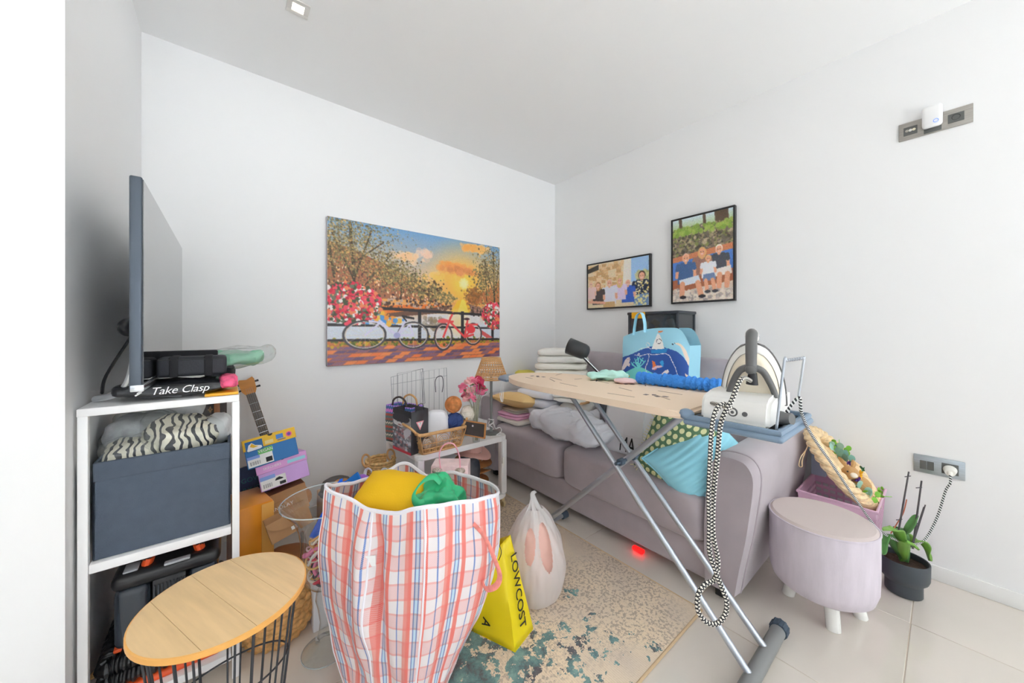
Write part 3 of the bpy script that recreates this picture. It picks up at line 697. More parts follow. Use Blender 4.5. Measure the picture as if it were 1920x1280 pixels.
# second leg: one tube crossing between the pair
XM = -1.16
q0 = atX(1290, 772, XM); q1 = atX(1060, 950, XM)
dz = (q0.y - q1.y) / (q0.z - q1.z)
leg(XM, q1.y - dz * (q1.z - .03), .03, q1.y + dz * (ZB - .03 - q1.z), ZB - .03, r=.0135)
YF = q1.y - dz * (q1.z - .03)
G().tube([(-1.36, YF, .0305), (-.965, YF, .0305)], .012, 12).obj('foot_bar', m_alu, t)
for x in (-.955, -1.37): G().cyl((x - .02, YF, .0305), (x + .02, YF, .0305), .0205, None, 16).obj('foot_cap', m_bcap, t)
pv = atX(1158, 868, -1.235)
G().cyl((-1.25, pv.y, pv.z), (-1.07, pv.y, pv.z), .007, None, 12).obj('pivot_rod', m_bcap, t)
for x in (-1.21, -1.108): G().cyl((x - .012, pv.y, pv.z), (x + .012, pv.y, pv.z), .015, None, 14).obj('pivot_bush', m_bcap, t)
G().span((XN + .06, YE + .01, ZB - .04), (XF - .06, -1.0, ZB - .027)).obj('underframe', m_alu, t)
# iron tray at the square end
TX0, TX1, TY0, TY1, TZ = -1.385, -1.035, -1.915, -2.185, ZB - .022
tray = G().span((TX0, TY1, TZ - .02), (TX1, TY0, TZ), .012, 3).obj('iron_tray', m_blue, t)
g = G().tube(spline([(TX0 + .01, TY0 - .01, TZ + .006), (TX0 + .01, TY1 + .012, TZ + .006), (TX1 - .012, TY1 + .012, TZ + .006), (TX1 - .012, TY0 - .01, TZ + .006)], 1), .009, 8); g.obj('tray_rim', m_blue, tray)
G().sph((TX0 + .02, TY0 - .005, TZ + .012), (.024, .024, .018)).obj('tray_knob', m_blue, tray)
G().span((TX0 + .03, TY1 + .035, TZ), (TX1 - .03, TY0 - .02, TZ + .004), .002).obj('rubber_mat', m_blackpl, tray)
# wire cord holder standing on the tray corner
def tp(px, X_): p = atX(*px, X_); return p
wa, wb = tp((1455, 786), -1.34), tp((1470, 676), -1.33); wc, wd = tp((1507, 671), -1.25), tp((1497, 742), -1.235)
wa.z = TZ
G().tube(spline([wa, wb + V((0, 0, -.008)), wb + V((.008, -.004, 0)), (wb + wc) / 2 + V((0, 0, .001)), wc + V((-.004, 0, 0)), wc + V((0, 0, -.006)), wd], 5), .0034, 8).obj('cord_holder', m_alu, t)
g = G()
for k in range(7):
    q = wb.lerp(wc, .15 + k * .12); g.sph(q, (.006, .006, .0048), 8, 6)
g.obj('cord_holder_coil', mat('grey_spring', (140, 144, 150), .4, .5), t)

# ================================================================== STEAM IRON AND ITS STATION
m_iw = mat('iron_white_plastic', (238, 237, 233), .3)
m_icream = mat('iron_cream_plastic', (216, 206, 186), .25)
m_igrey = mat('iron_grey_plastic', (92, 92, 92), .3, .1)
m_sole = mat('soleplate_metal', (120, 118, 116), .22, .9)
SX, SY, SZ = (TX0 + TX1) / 2 - .02, (TY0 + TY1) / 2, TZ + .004
# facing direction: the panel with the button looks towards the camera
fd = (CAM - V((SX, SY, 0))); fd.z = 0; fd = V((-.985, -.02, 0)).normalized(); sd = V((fd.y, -fd.x, 0))
def L_(a, b, c_): return V((SX, SY, SZ)) - sd * a * -1 + fd * b + V((0, 0, c_))
ax = V((-sd.x, -sd.y, 0))
# choose the sideways axis so that +a is towards the right of the photo
if ax.dot(RGT) < 0: ax = -ax
def Lp(a, b, c_): return V((SX, SY, SZ)) + ax * a + fd * b + V((0, 0, c_))
t = thing('steam_station', 'white base station with round power button on the ironing board tray', 'steam station', (SX, SY, SZ))
P = [(-.115, 0), (.125, 0), (.128, .012), (.118, .062), (.104, .080), (.06, .090), (-.115, .092)]
g = G(); a = [g.bm.verts.new(Lp(-.092, p, z)) for p, z in P]; b = [g.bm.verts.new(Lp(.092, p, z)) for p, z in P]
g.bm.faces.new(a); g.bm.faces.new(b[::-1])
for i in range(len(P)): g.bm.faces.new((a[i], b[i], b[(i + 1) % len(P)], a[(i + 1) % len(P)]))
bmesh.ops.recalc_face_normals(g.bm, faces=g.bm.faces); bmesh.ops.bevel(g.bm, geom=[e for e in g.bm.edges], offset=.009, segments=3, affect='EDGES'); g.obj('housing', m_iw, t)
fz = .036
def disc(a, z, r, th, nm, m, par): return G().cyl(Lp(a, .116, z), Lp(a, .122 + th, z + .001), r, r * .92, 24).obj(nm, m, par)
b0 = disc(.0, fz, .0145, .003, 'power_ring', m_igrey, t); b1 = disc(.0, fz, .010, .005, 'power_button', m_iw, t); disc(.0, fz, .005, .0056, 'power_symbol', m_igrey, b1); disc(.032, fz - .001, .0075, .004, 'reset_button', m_igrey, t); disc(-.034, fz + .004, .0022, .002, 'indicator', m_igrey, t)
G().cyl(Lp(.09, .02, .02), Lp(.125, .03, .024), .022, .017, 18).obj('water_tank_cap', m_igrey, t)
# the iron leaning back on its heel on top of the station, nose up
t = thing('steam_iron', 'white and cream steam iron standing on its heel, nose up, on the station', 'iron', tuple(Lp(0, 0, .105)))
tilt = .30
fdI = V((-.965, -.26, 0)).normalized(); axI = V((-fdI.y, fdI.x, 0)); axI = axI if axI.dot(RGT) > 0 else -axI
IC = V((-1.215, -2.062, SZ + .045))
def Ip(a, h_, d): # a sideways, h_ up along the soleplate, d in front of the soleplate (towards the viewer)
    return IC + axI * a + fdI * (-.03 + d * math.cos(tilt) - h_ * math.sin(tilt) * .35) + V((0, 0, h_ * math.cos(tilt * .6) + d * math.sin(tilt) * .4))
def arch(s_, k=1.):
    P = []
    for i in range(33):
        q = i / 32; x = 1 - 2 * q
        P.append((x, 0))
    W = .092 * s_; Hh = .205 * s_
    left = [(-W * math.sqrt(max(0, 1 - (h / Hh) ** 2.1)), h) for h in [Hh * i / 16 for i in range(17)]]
    return left + [(-x, h) for x, h in reversed(left[:-1])]
def plate3(P, d0, d1, nm, m, par, off=0.):
    g = G(); a = [g.bm.verts.new(Ip(x, h + off, d0)) for x, h in P]; b = [g.bm.verts.new(Ip(x, h + off, d1)) for x, h in P]; n = len(P)
    g.bm.faces.new(a); g.bm.faces.new(b)
    for i in range(n): g.bm.faces.new((a[i], a[(i + 1) % n], b[(i + 1) % n], b[i]))
    return g.obj(nm, m, par)
plate3(arch(1.), 0, .006, 'soleplate', m_sole, t); plate3(arch(.97), .006, .022, 'skirt', m_igrey, t)
g = G()
def dome(u, v):
    P = arch(.80 - .42 * v ** 2.2); k = u * (len(P) - 1); i = int(min(len(P) - 2, k)); f = k - i
    x = P[i][0] * (1 - f) + P[i + 1][0] * f; h = P[i][1] * (1 - f) + P[i + 1][1] * f
    return Ip(x, h + .005 + .03 * v * v, .02 + .075 * math.sin(v * PI / 2))
g.grid(dome, 48, 12)
a = [g.bm.verts.new(dome(k / 48, 1)) for k in range(49)]; g.bm.faces.new(a); a = [g.bm.verts.new(dome(0, k / 12)) for k in range(13)] + [g.bm.verts.new(dome(1, 1 - k / 12)) for k in range(13)]; g.bm.faces.new(a)
bmesh.ops.remove_doubles(g.bm, verts=g.bm.verts, dist=1e-4); g.obj('shell', m_icream, t)
g = G()
def cheek(u, v):
    P = arch(.955 - .15 * v); k = u * (len(P) - 1); i = int(min(len(P) - 2, k)); f = k - i
    return Ip(P[i][0] * (1 - f) + P[i + 1][0] * f, P[i][1] * (1 - f) + P[i + 1][1] * f + .003, .02 + .03 * math.sin(v * PI / 2))
g.grid(cheek, 48, 4); g.obj('white_band', m_iw, t)
hp = spline([Ip(0, .205, .05), Ip(0, .222, .085), Ip(0, .205, .12), Ip(0, .15, .14), Ip(0, .105, .138)], 6)
G().tube(hp, lambda q: .0175 - .003 * q, 14).obj('handle', m_igrey, t)
G().tube([hp[2], hp[9]], .019, 12).obj('handle_top', m_iw, t)
for s_ in (-1, 1): G().tube(spline([Ip(.006 * s_, .112, .135), Ip(.03 * s_, .10, .125), Ip(.052 * s_, .055, .11), Ip(.064 * s_, .012, .095)], 5), lambda q: .011 - .003 * q, 10).obj('handle_foot', m_igrey, t)
G().sph(Ip(0, .215, .06), (.02, .02, .012)).obj('steam_knob', m_igrey, t); G().sph(Ip(.0, .105, .142), .016).obj('cord_joint', m_igrey, t)
G().cyl(Ip(.002, .06, .135), Ip(.004, .095, .14), .016, .011, 14).obj('cord_boot', m_blackpl, t)
# woven black and white hose looping down
def braid(nt, b, u, v):
    s_ = M_(nt, 'FRACT', M_(nt, 'ADD', v, M_(nt, 'MULTIPLY', u, 2.)))
    w2 = M_(nt, 'FRACT', M_(nt, 'SUBTRACT', M_(nt, 'MULTIPLY', v, 1.), M_(nt, 'MULTIPLY', u, 2.)))
    k = M_(nt, 'MULTIPLY', M_(nt, 'LESS_THAN', s_, .62), M_(nt, 'LESS_THAN', w2, .62))
    nt.links.new(mixc(nt, k, C(36, 36, 40), C(226, 222, 212)), b.inputs['Base Color'])
m_braid = uvmat('black_white_braided_sleeve', braid, .85)
def stripes(nt, b, u, v):
    k = M_(nt, 'LESS_THAN', M_(nt, 'FRACT', M_(nt, 'ADD', v, u)), .48)
    nt.links.new(mixc(nt, k, C(28, 30, 34), C(206, 208, 206)), b.inputs['Base Color'])
m_stripe = uvmat('black_white_striped_cord', stripes, .8)
tt = lambda x, y, d: atD(x, y, d)
hose = [Ip(.0, .07, .14), tt(1390, 710, .99), tt(1372, 750, .975), tt(1352, 792, .97), tt(1345, 860, .965), tt(1338, 930, .965), tt(1337, 1000, .96), tt(1346, 1050, .96), tt(1340, 1085, .96), tt(1322, 1095, .955), tt(1309, 1115, .95), tt(1309, 1145, .945), tt(1325, 1166, .94), tt(1345, 1168, .94), tt(1360, 1150, .942), tt(1362, 1125, .945), tt(1352, 1098, .95), tt(1340, 1065, .953), tt(1330, 1030, .955), tt(1330, 985, .958), tt(1329, 930, .96), tt(1331, 870, .965), tt(1335, 800, .97), tt(1343, 768, .975), tt(1357, 757, .985), tt(1368, 764, 1.0), Lp(-.085, .09, .05)]
G().tube(spline(hose, 7), .0062, 10, uvlen=105).obj('steam_hose', m_braid, t)
t = bpy.data.objects['steam_station']
pc = [Lp(.10, .03, .02), tt(1497, 745, 1.03), tt(1503, 775, 1.05), tt(1522, 815, 1.12), tt(1560, 870, 1.22), tt(1606, 938, 1.33), tt(1645, 990, 1.40), tt(1680, 1012, 1.44), tt(1712, 1020, 1.48), tt(1735, 1010, 1.51), tt(1757, 970, 1.54), tt(1773, 920, 1.555), PLUG + V((-.055, .0, -.045)), PLUG + V((-.036, 0, -.010))]
cord = G().tube(spline(pc, 8), .0042, 8, uvlen=95).obj('power_cord', m_stripe, t)
pg = G().cyl(PLUG, PLUG + V((-.034, 0, -.004)), .021, .016, 20); pg.cyl(PLUG + V((-.03, 0, -.004)), PLUG + V((-.04, 0, -.014)), .009, .006, 12); pg.obj('plug', mat('white_plug', (240, 238, 230), .35), cord)

# ================================================================== STOOL
m_stool = mat('lilac_grey_linen', (190, 182, 190), .9, var=.06, vscale=40, bump=.4, bscale=300, bdist=.001, stretch=(1, 1, .2))
m_leg = mat('glossy_white_leg', (242, 242, 238), .15)
SC = V((-.694, -2.144, 0)); SR = .168; ST = .405
t = thing('round_stool', 'round lilac-grey upholstered stool with white splayed legs by the sofa arm', 'stool', tuple(SC))
prof = [(0, .125), (.10, .125), (SR - .03, .13), (SR - .012, .145), (SR - .002, .18), (SR, .24), (SR, .34), (SR, ST - .014), (SR - .003, ST - .005)]
G().lathe(prof, SC, 48).obj('body', m_stool, t)
G().lathe([(SR - .003, ST - .006), (SR - .012, ST + .004), (SR - .05, ST + .008), (0, ST + .010)], SC, 48).obj('top', mat('stool_top_linen', (188, 176, 172), .9, bump=.4, bscale=300, bdist=.001), t)
G().tube([SC + V((SR * math.cos(a_ * PI / 24) * .995, SR * math.sin(a_ * PI / 24) * .995, ST - .006)) for a_ in range(48)], .0035, 6, closed=True).obj('piping', m_stool, t)
for px in ((1478, 1112), (1563, 1180), (1614, 1156), None):
    f_ = atZ(px[0], px[1], .0) if px else V((-.55, -2.04, 0)); top = SC + (f_ - SC) * .72; top.z = .15
    g = G().cyl(f_ + V((0, 0, .0)), top, .0225, .024, 20); g.obj('leg', m_leg, t)

# ================================================================== WHITE SHELF UNIT AND TELEVISION
CX0, CX1, CY0, CY1, CT = -2.861, -2.512, -.978, -.17, .937
t = thing('shelf_unit', 'narrow white open shelf unit carrying the television, left wall', 'shelf unit', ((CX0 + CX1) / 2, (CY0 + CY1) / 2, 0))
G().span((CX0, CY0, CT - .022), (CX1, CY1, CT), .002).obj('top', m_white, t)
for x in (CX0, CX1 - .02):
    for y in (CY0 + .001, CY1 - .022):
        G().span((x + .001, y, 0), (x + .0205, y + .021, CT - .022), .0015).obj('post', m_white, t)
for z0, z1 in ((.479, .504), (.062, .086)):
    G().span((CX0 + .0215, CY0 + .003, z0), (CX1 - .0215, CY1 - .003, z1), .0015).obj('shelf', m_white, t)

m_tvside = mat('tv_grey_metal', (74, 82, 92), .35, .5)
m_screen = mat('tv_screen_glass', (20, 21, 23), .06, spec=1., coat=.6)
TX, TYn, TYf, TZ0, TZ1 = -2.7185, -1.107, -.07, .992, 1.562
t = thing('television', 'flat-screen television on silver feet, seen edge-on at the left', 'television', (TX - .02, -.58, CT))
G().span((TX - .026, TYn, TZ0), (TX - .001, TYf, TZ1), .005, 3).obj('body', m_tvside, t)
G().span((TX - .055, TYn + .25, TZ0 + .06), (TX - .024, TYf - .2, TZ0 + .36), .012, 3).obj('rear_cover', m_blackpl, t)
G().span((TX - .002, TYn + .006, TZ0 + .018), (TX + .0006, TYf - .006, TZ1 - .006)).obj('screen', m_screen, t)
G().span((TX - .024, TYn - .001, TZ0 - .004), (TX + .002, TYf, TZ0 + .014), .002).obj('bottom_trim', m_chrome, t)
m_foot = mat('tv_brushed_silver', (196, 198, 200), .3, .6)
for y in (-.93, -.25):
    g = G()
    for P in ([(-2.752, y - .04, 1.12), (-2.757, y - .03, 1.06), (-2.770, y - .02, 1.00), (-2.80, y + .02, .962), (-2.85, y + .07, CT + .009)], [(-2.752, y - .04, 1.03), (-2.745, y - .03, .985), (-2.72, y, .958), (-2.66, y + .03, CT + .009)]):
        g.tube(spline(P, 5), .0085, 10, flat=1.2)
    g.obj('stand_foot', m_foot, t)
g = G().sph((TX - .05, -.95, 1.16), (.022, .05, .026)); g.tube(spline([(-2.76, -.95, 1.14), (-2.82, -.9, 1.02), (-2.84, -.84, .96)], 6), .004, 6); g.obj('speaker_bulge', m_blackpl, t)

# things lying on top of the unit
m_foil = mat('glossy_black_foil', (26, 28, 32), .22, spec=.6)
m_nyl = mat('black_nylon', (38, 40, 46), .7, bump=.3, bscale=300)
m_nyl2 = mat('black_webbing', (24, 25, 29), .8, bump=.5, bscale=500)
t = thing('foil_bag', 'glossy black bag with white script lettering on top of the shelf unit', 'bag', (-2.67, -.88, CT))
blob((.132, .075, .023), .55, .35, 60, 20, TR((-2.672, -.895, CT + .033), 0, 0, 0), .010, 11, 4).obj('body', m_foil, t)
text('lettering', 'Take Clasp', m_whiteink, .031, basis((-2.655, -.978, CT + .032), (1, .0, .0), (0, .12, 1)), t, shear=.3, space=.95)
g = G()
for k in range(3): g.box((0, 0, 0), (.016, .0012, .004), M=basis((-2.745 + .004 * k, -.977, CT + .028 + .006 * k), (1, 0, .7), (0, 1, 0)))
g.obj('logo', m_whiteink, t)
t = thing('zip_pouch', 'black padded pouch with two webbing straps lying on the foil bag', 'pouch', (-2.62, -.87, CT + .066))
pz = CT + .066
G().span((-2.715, -.925, pz), (-2.545, -.83, pz + .062), .012, 4).obj('body', m_nyl, t)
for x in (-2.675, -2.592):
    G().span((x - .011, -.928, pz - .001), (x + .011, -.826, pz + .0645), .004).obj('strap', m_nyl2, t)
G().tube([(-2.71, -.926, pz + .055), (-2.55, -.926, pz + .055)], .0018, 6).obj('zip', m_blackpl, t)
G().span((-2.722, -.82, pz - .006), (-2.57, -.785, pz + .078), .006, 2).obj('camera_strap_pouch', m_nyl2, None, label='second flat black pouch behind the strapped pouch', cat='pouch')
t = thing('cloth_packet', 'green cloth in a clear plastic packet overhanging the shelf unit', 'clothing packet', (-2.50, -.45, CT + .06))
blob((.085, .12, .028), .7, .6, 44, 20, TR((-2.515, -.5, CT + .095), 0, -6, 10), .022, 14, 2).obj('folded_cloth', mat('sage_green_cloth', (126, 176, 150), .85, var=.1), t)
blob((.11, .155, .036), .6, .5, 40, 18, TR((-2.505, -.48, CT + .097), 0, -8, 12), .020, 9, 5).obj('plastic_sleeve', m_clear, t)
o = blob((.05, .10, .035), .6, .5, 30, 16, TR((-2.57, -.46, CT + .037)), .01, 14, 6).obj('dark_bundle', m_nyl, None, label='dark folded bundle under the green cloth packet', cat='cloth')
blob((.022, .05, .021), .5, .5, 30, 16, TR((-2.540, -.92, CT + .043)), .006, 30, 3).obj('pink_purse', mat('pink_print_cloth', (226, 90, 130), .7, var=.4, vscale=40), None, label='little pink patterned purse at the right front of the shelf top', cat='purse')
G().span((-2.60, -.972, CT + .001), (-2.514, -.78, CT + .010), .003).obj('yellow_packet', mat('orange_yellow_packet', (240, 176, 40), .35, var=.15, vscale=30), None, label='flat orange-yellow packet on the front edge of the shelf top', cat='packet')

# fabric bin with wrapped clothes
m_bin = mat('slate_blue_canvas', (70, 80, 94), .85, var=.06, vscale=30, bump=.5, bscale=400)
t = thing('storage_bin', 'slate-blue fabric storage bin on the middle shelf', 'storage bin', (-2.687, -.76, .5045))
BX0, BX1, BY0, BY1, BZ = -2.8365, -2.5345, -.958, -.52, .779
for a, b in (((BX0, BY0, .506), (BX1, BY0 + .008, BZ)), ((BX0, BY1 - .008, .506), (BX1, BY1, BZ)), ((BX0, BY0, .506), (BX0 + .008, BY1, BZ)), ((BX1 - .008, BY0, .506), (BX1, BY1, BZ))):
    G().span(a, b, .003).obj('side_panel', m_bin, t)
G().span((BX0 + .001, BY0 + .001, .506), (BX1 - .001, BY1 - .001, .514)).obj('bottom_panel', m_bin, t)
G().span((BX0 + .002, BY0 - .003, BZ - .052), (BX1 - .002, BY0, BZ - .001), .0015).obj('rim_band', m_bin, t)
G().span((-2.83, -.95, .52), (-2.54, -.53, .70), .02, 2).obj('folded_clothes', mat('dark_clothes', (90, 92, 98), .9, var=.3, vscale=20), None, label='dark folded clothes packed in the bottom of the slate bin', cat='clothes')
def zebra(nt, b, u, v):
    tc = nt.nodes.new('ShaderNodeTexCoord'); wv = nt.nodes.new('ShaderNodeTexWave'); wv.inputs['Scale'].default_value = 15; wv.inputs['Distortion'].default_value = 9; wv.inputs['Detail'].default_value = 1.5; wv.inputs['Detail Scale'].default_value = 1.2
    nt.links.new(tc.outputs['Object'], wv.inputs[0])
    nt.links.new(ramp(nt, wv.outputs['Fac'], [(0., (232, 226, 208)), (.68, (44, 46, 52))]), b.inputs['Base Color'])
m_zeb = uvmat('zebra_print_cloth', zebra, .8)
def packet(nm, lab, cat, c_, sz, m, seed, rot=(0, 0, 0), group=None):
    t = thing(nm, lab, cat, c_, group=group)
    blob(sz, .6, .5, 44, 22, TR(c_, *rot), .018, 12, seed).obj('folded_cloth', m, t)
    blob([s + .012 for s in sz], .55, .5, 40, 20, TR(c_, *rot), .022, 9, seed + 3).obj('plastic_sleeve', m_clear, t)
packet('clothing_packet', 'zebra-print garment in clear plastic in the middle of the slate bin', 'clothing packet', (-2.655, -.83, .80), (.085, .085, .045), m_zeb, 1, (12, 8, 20), 'wrapped garments in the bin')
packet('clothing_packet', 'zebra-print garment in clear plastic at the left front of the slate bin', 'clothing packet', (-2.77, -.85, .765), (.06, .07, .04), m_zeb, 2, (8, -10, 0), 'wrapped garments in the bin')
packet('clothing_packet', 'grey patterned garment in crumpled clear plastic at the back left of the bin', 'clothing packet', (-2.77, -.74, .81), (.07, .08, .055), mat('grey_pattern_cloth', (150, 152, 156), .85, var=.35, vscale=26), 4, (0, 14, 0), 'wrapped garments in the bin')
packet('clothing_packet', 'clear plastic packet with a pale garment standing under the shelf top', 'clothing packet', (-2.69, -.66, .845), (.08, .05, .04), mat('pale_grey_cloth', (196, 198, 200), .85, var=.15, vscale=18), 7, (0, -8, 0), 'wrapped garments in the bin')
blob((.052, .06, .055), .9, .8, 40, 22, TR((-2.578, -.80, .795), 0, 0, 0), .028, 13, 8).obj('plastic_bag', mat('milky_white_plastic', (226, 228, 230), .35, trans=.25), None, label='crumpled white plastic bag at the right of the slate bin', cat='plastic bag')
r = Ras(150, 110, (46, 38, 32))
for j in range(5):
    for i in range(7):
        x, y = (i + .5 * (j % 2) + .2) / 6.4, (j + .5) / 5; c_ = (150, 112, 70)
        if (i + j) % 2: r.ell(x, y, .028, .045, c_); r.ell(x, y, .014, .022, (60, 46, 36)); [r.ell(x + dx, y + dy, .012, .016, c_) for dx, dy in ((-.035, 0), (.035, 0), (0, -.05), (0, .05))]
        else: r.poly([(x - .03, y), (x, y - .05), (x + .03, y), (x, y + .05)], c_); r.ell(x, y, .012, .02, (46, 38, 32))
t = thing('patterned_handbag', 'dark brown handbag with a tan motif print standing in the bin', 'handbag', (-2.62, -.62, .70))
G().span((-2.715, -.66, .705), (-2.545, -.57, .905), .01, 3).obj('body', mat('dark_brown_leather', (48, 38, 32), .45), t)
print_sheet('print', r, flat((-2.709, -.6612, .899), (.156, 0, 0), (0, 0, -.188)), t)
G().span((-2.5845, -.668, .71), (-2.566, -.66, .905), .003).obj('side_strap', mat('tan_leather', (140, 90, 54), .5), t)

# carpet cleaner on the bottom shelf
m_cb = mat('cleaner_black', (22, 23, 26), .3, spec=.5); m_co = mat('cleaner_orange', (236, 92, 40), .4)
m_ctank = mat('smoky_tank', (58, 66, 76), .12, trans=.35); m_cg = mat('cleaner_grey', (150, 152, 158), .35)
t = thing('carpet_cleaner', 'black and orange portable carpet cleaner with ribbed hose on the bottom shelf', 'carpet cleaner', (-2.68, -.78, .0865))
cb = .087
G().span((-2.825, -.955, cb), (-2.56, -.55, cb + .022), .012, 3).obj('base_tray', m_co, t)
def coil(z, r_):
    P = [(-2.82 + .03, -.93), (-2.60, -.93), (-2.575, -.90), (-2.575, -.60), (-2.60, -.57), (-2.79, -.57), (-2.815, -.60), (-2.815, -.90)]
    pts = spline([V((x, y, z)) for x, y in P], 40, closed=True); n = len(pts)
    return G().tube(pts, lambda q: r_ * (1 + .13 * (1 if round(q * (n - 1)) % 4 < 2 else -1)), 12, closed=True)
coil(cb + .045, .022).obj('hose', m_cb, t, smooth=20); coil(cb + .088, .022).obj('hose', m_cb, t, smooth=20)
G().span((-2.805, -.92, cb + .11), (-2.572, -.60, cb + .122), .005).obj('orange_trim', m_co, t)
G().span((-2.79, -.935, cb + .024), (-2.60, -.62, cb + .13), .02, 3).obj('lower_body', m_cb, t)
tk = G().span((-2.802, -.94, cb + .122), (-2.725, -.62, cb + .30), .022, 4).obj('left_tank', m_ctank, t)
G().span((-2.722, -.935, cb + .122), (-2.645, -.62, cb + .30), .006, 2).obj('motor_body', m_cb, t)
for k in range(9):
    G().box((-2.716 + k * .0085, -.938, cb + .25), (.0035, .006, .07), .001, 1).obj('vent_rib', m_dark, t)
G().span((-2.642, -.93, cb + .122), (-2.568, -.62, cb + .30), .022, 4).obj('right_tank', m_ctank, t)
G().span((-2.808, -.945, cb + .295), (-2.56, -.61, cb + .343), .022, 4).obj('top_cover', m_cb, t)
hd = G().tube(spline([(-2.735, -.90, cb + .335), (-2.735, -.90, cb + .36), (-2.725, -.90, cb + .372), (-2.625, -.90, cb + .372), (-2.615, -.90, cb + .36), (-2.615, -.90, cb + .335)], 4), .011, 10, flat=1.6).obj('carry_handle', m_cb, t)
for x in (-2.737, -2.613): G().tube([(x, -.90, cb + .338), (x + (.006 if x < -2.7 else -.006), -.90, cb + .362)], .0135, 10, flat=1.5).obj('handle_end', m_co, hd)
G().box((-2.768, -.905, cb + .345), (.032, .05, .006), .003, M=None).obj('power_switch', m_cg, t); G().box((-2.665, -.935, cb + .341), (.06, .02, .008), .003).obj('badge', m_cg, t)

# ================================================================== ROUND WIRE TABLE
m_oak = mat('pale_oak', (222, 190, 142), .45, var=.07, vscale=5, stretch=(1.2, 12, 6), coat=.1)
m_edge = mat('oak_edge', (216, 160, 84), .5)
m_wire = mat('graphite_wire', (58, 61, 66), .45, .4)
tc_ = V((-2.545, -1.262, 0)); TRD = .1825; TH = .452
d0 = atZ(280, 1130, TH); d1 = atZ(358, 1206, TH); jang = math.atan2(d1.y - d0.y, d1.x - d0.x)
t = thing('wire_side_table', 'round pale wooden side table with black wire cage, front left', 'side table', tuple(tc_), rz=jang)
R0 = TRD - .003
cuts = [-R0, -.105, -.012, .075, R0]
for c0, c1 in zip(cuts, cuts[1:]):
    y0 = c0 + (.0004 if c0 > -R0 else 0); y1 = c1 - (.0004 if c1 < R0 else 0); P = []
    N = 18
    for i in range(N + 1):
        y = y0 + (y1 - y0) * i / N; P.append((math.sqrt(max(0, R0 * R0 - y * y)), y))
    for i in range(N, -1, -1):
        y = y0 + (y1 - y0) * i / N; P.append((-math.sqrt(max(0, R0 * R0 - y * y)), y))
    Q = []
    for p in P:
        if not Q or (abs(p[0] - Q[-1][0]) + abs(p[1] - Q[-1][1])) > 1e-5: Q.append(p)
    if (abs(Q[0][0] - Q[-1][0]) + abs(Q[0][1] - Q[-1][1])) < 1e-5: Q.pop()
    G().prism(Q, .015, Matrix.Translation((0, 0, TH - .015))).obj('plank', m_oak, t, local=True)
G().lathe([(R0 - .0005, TH - .0155), (TRD, TH - .0135), (TRD, TH - .0015), (R0 - .0005, TH + .0002)], (0, 0, 0), 64).obj('edge_band', m_edge, t, local=True)
def circ(r_, z, n=48, tilt=0): return [V((r_ * math.cos(a * 2 * PI / n), r_ * math.sin(a * 2 * PI / n), z + tilt * math.cos(a * 2 * PI / n))) for a in range(n)]
G().tube(circ(.160, TH - .019), .0032, 8, closed=True).obj('top_ring', m_wire, t, local=True)
G().tube(circ(.112, .0035), .0032, 8, closed=True).obj('bottom_ring', m_wire, t, local=True)
G().tube(circ(.137, .225, tilt=.05), .0024, 8, closed=True).obj('cage_ring', m_wire, t, local=True)
for k in range(18):
    a = k * 2 * PI / 18 + (.06 if k % 2 else -.06); 
    G().tube([V((.160 * math.cos(a), .160 * math.sin(a), TH - .018)), V((.112 * math.cos(a), .112 * math.sin(a), .0035))], .0034 if k % 3 == 0 else .0026, 8).obj('cage_wire', m_wire, t, local=True)

# braided straw straps in front of the shelf unit
m_straw = mat('straw', (206, 172, 118), .85, var=.25, vscale=60, bump=.6, bscale=120)
def twist(P, r_, k=60, n=9):
    pts = spline(P, n); g = G(); L = 0
    out = [[], []]; prev = pts[0]
    for p in pts:
        L += (p - prev).length; prev = p
        for s_ in (0, 1):
            a = L * k + s_ * PI; out[s_].append(p + V((math.cos(a), .3 * math.sin(a), math.sin(a))) * r_ * .7)
    for q in out: g.tube(q, r_ * .75, 7)
    return g
t = thing('straw_strap', 'braided straw strap hanging beside the wire table at the front left', 'strap', (-2.7, -1.15, 0))
twist([atD(238, 1217, 1.10), atD(205, 1243, 1.09), atD(160, 1280, 1.07), atD(120, 1322, 1.06), atZ(100, 1350, .01)], .0075).obj('rope_strand', m_straw, t)
twist([atD(266, 1228, 1.12), atD(262, 1240, 1.11), atD(240, 1270, 1.09), atD(215, 1310, 1.07), atZ(200, 1345, .01)], .0075).obj('rope_strand', m_straw, t)

# woven seagrass pouf behind the table
m_sea = mat('seagrass', (196, 152, 96), .9, var=.3, vscale=50, bump=.5, bscale=140)
pc_ = V((-2.395, -.845, 0))
t = thing('seagrass_basket', 'round woven seagrass basket on the floor behind the wire table', 'basket', tuple(pc_))
for k in range(9):
    z = .012 + k * .019; rr_ = .118 * math.sqrt(max(.05, 1 - ((z - .085) / .115) ** 2)) 
    n = 90
    g = G().tube([pc_ + V((rr_ * math.cos(q * 2 * PI / n), rr_ * math.sin(q * 2 * PI / n), z)) for q in range(n)], lambda q: .0125 * (1 + .28 * math.sin(q * (n - 1) * 2 * PI / 5 + k * PI)), 8, closed=True)
    g.obj('woven_course', m_sea, t, smooth=60)
G().lathe([(.09, .012), (.105, .05), (.11, .09), (.10, .14), (.08, .17)], pc_, 24).obj('shadow_liner', mat('seagrass_shadow', (120, 88, 52), .95), t)  # inner sheet; shade between the woven courses put into its dark colour
G().box((-2.262, -.878, .093), (.055, .14, .186), .003, M=None).obj('white_carton', mat('matte_white_card', (228, 230, 236), .6), None, label='small upright white carton behind the glass goblet', cat='box')

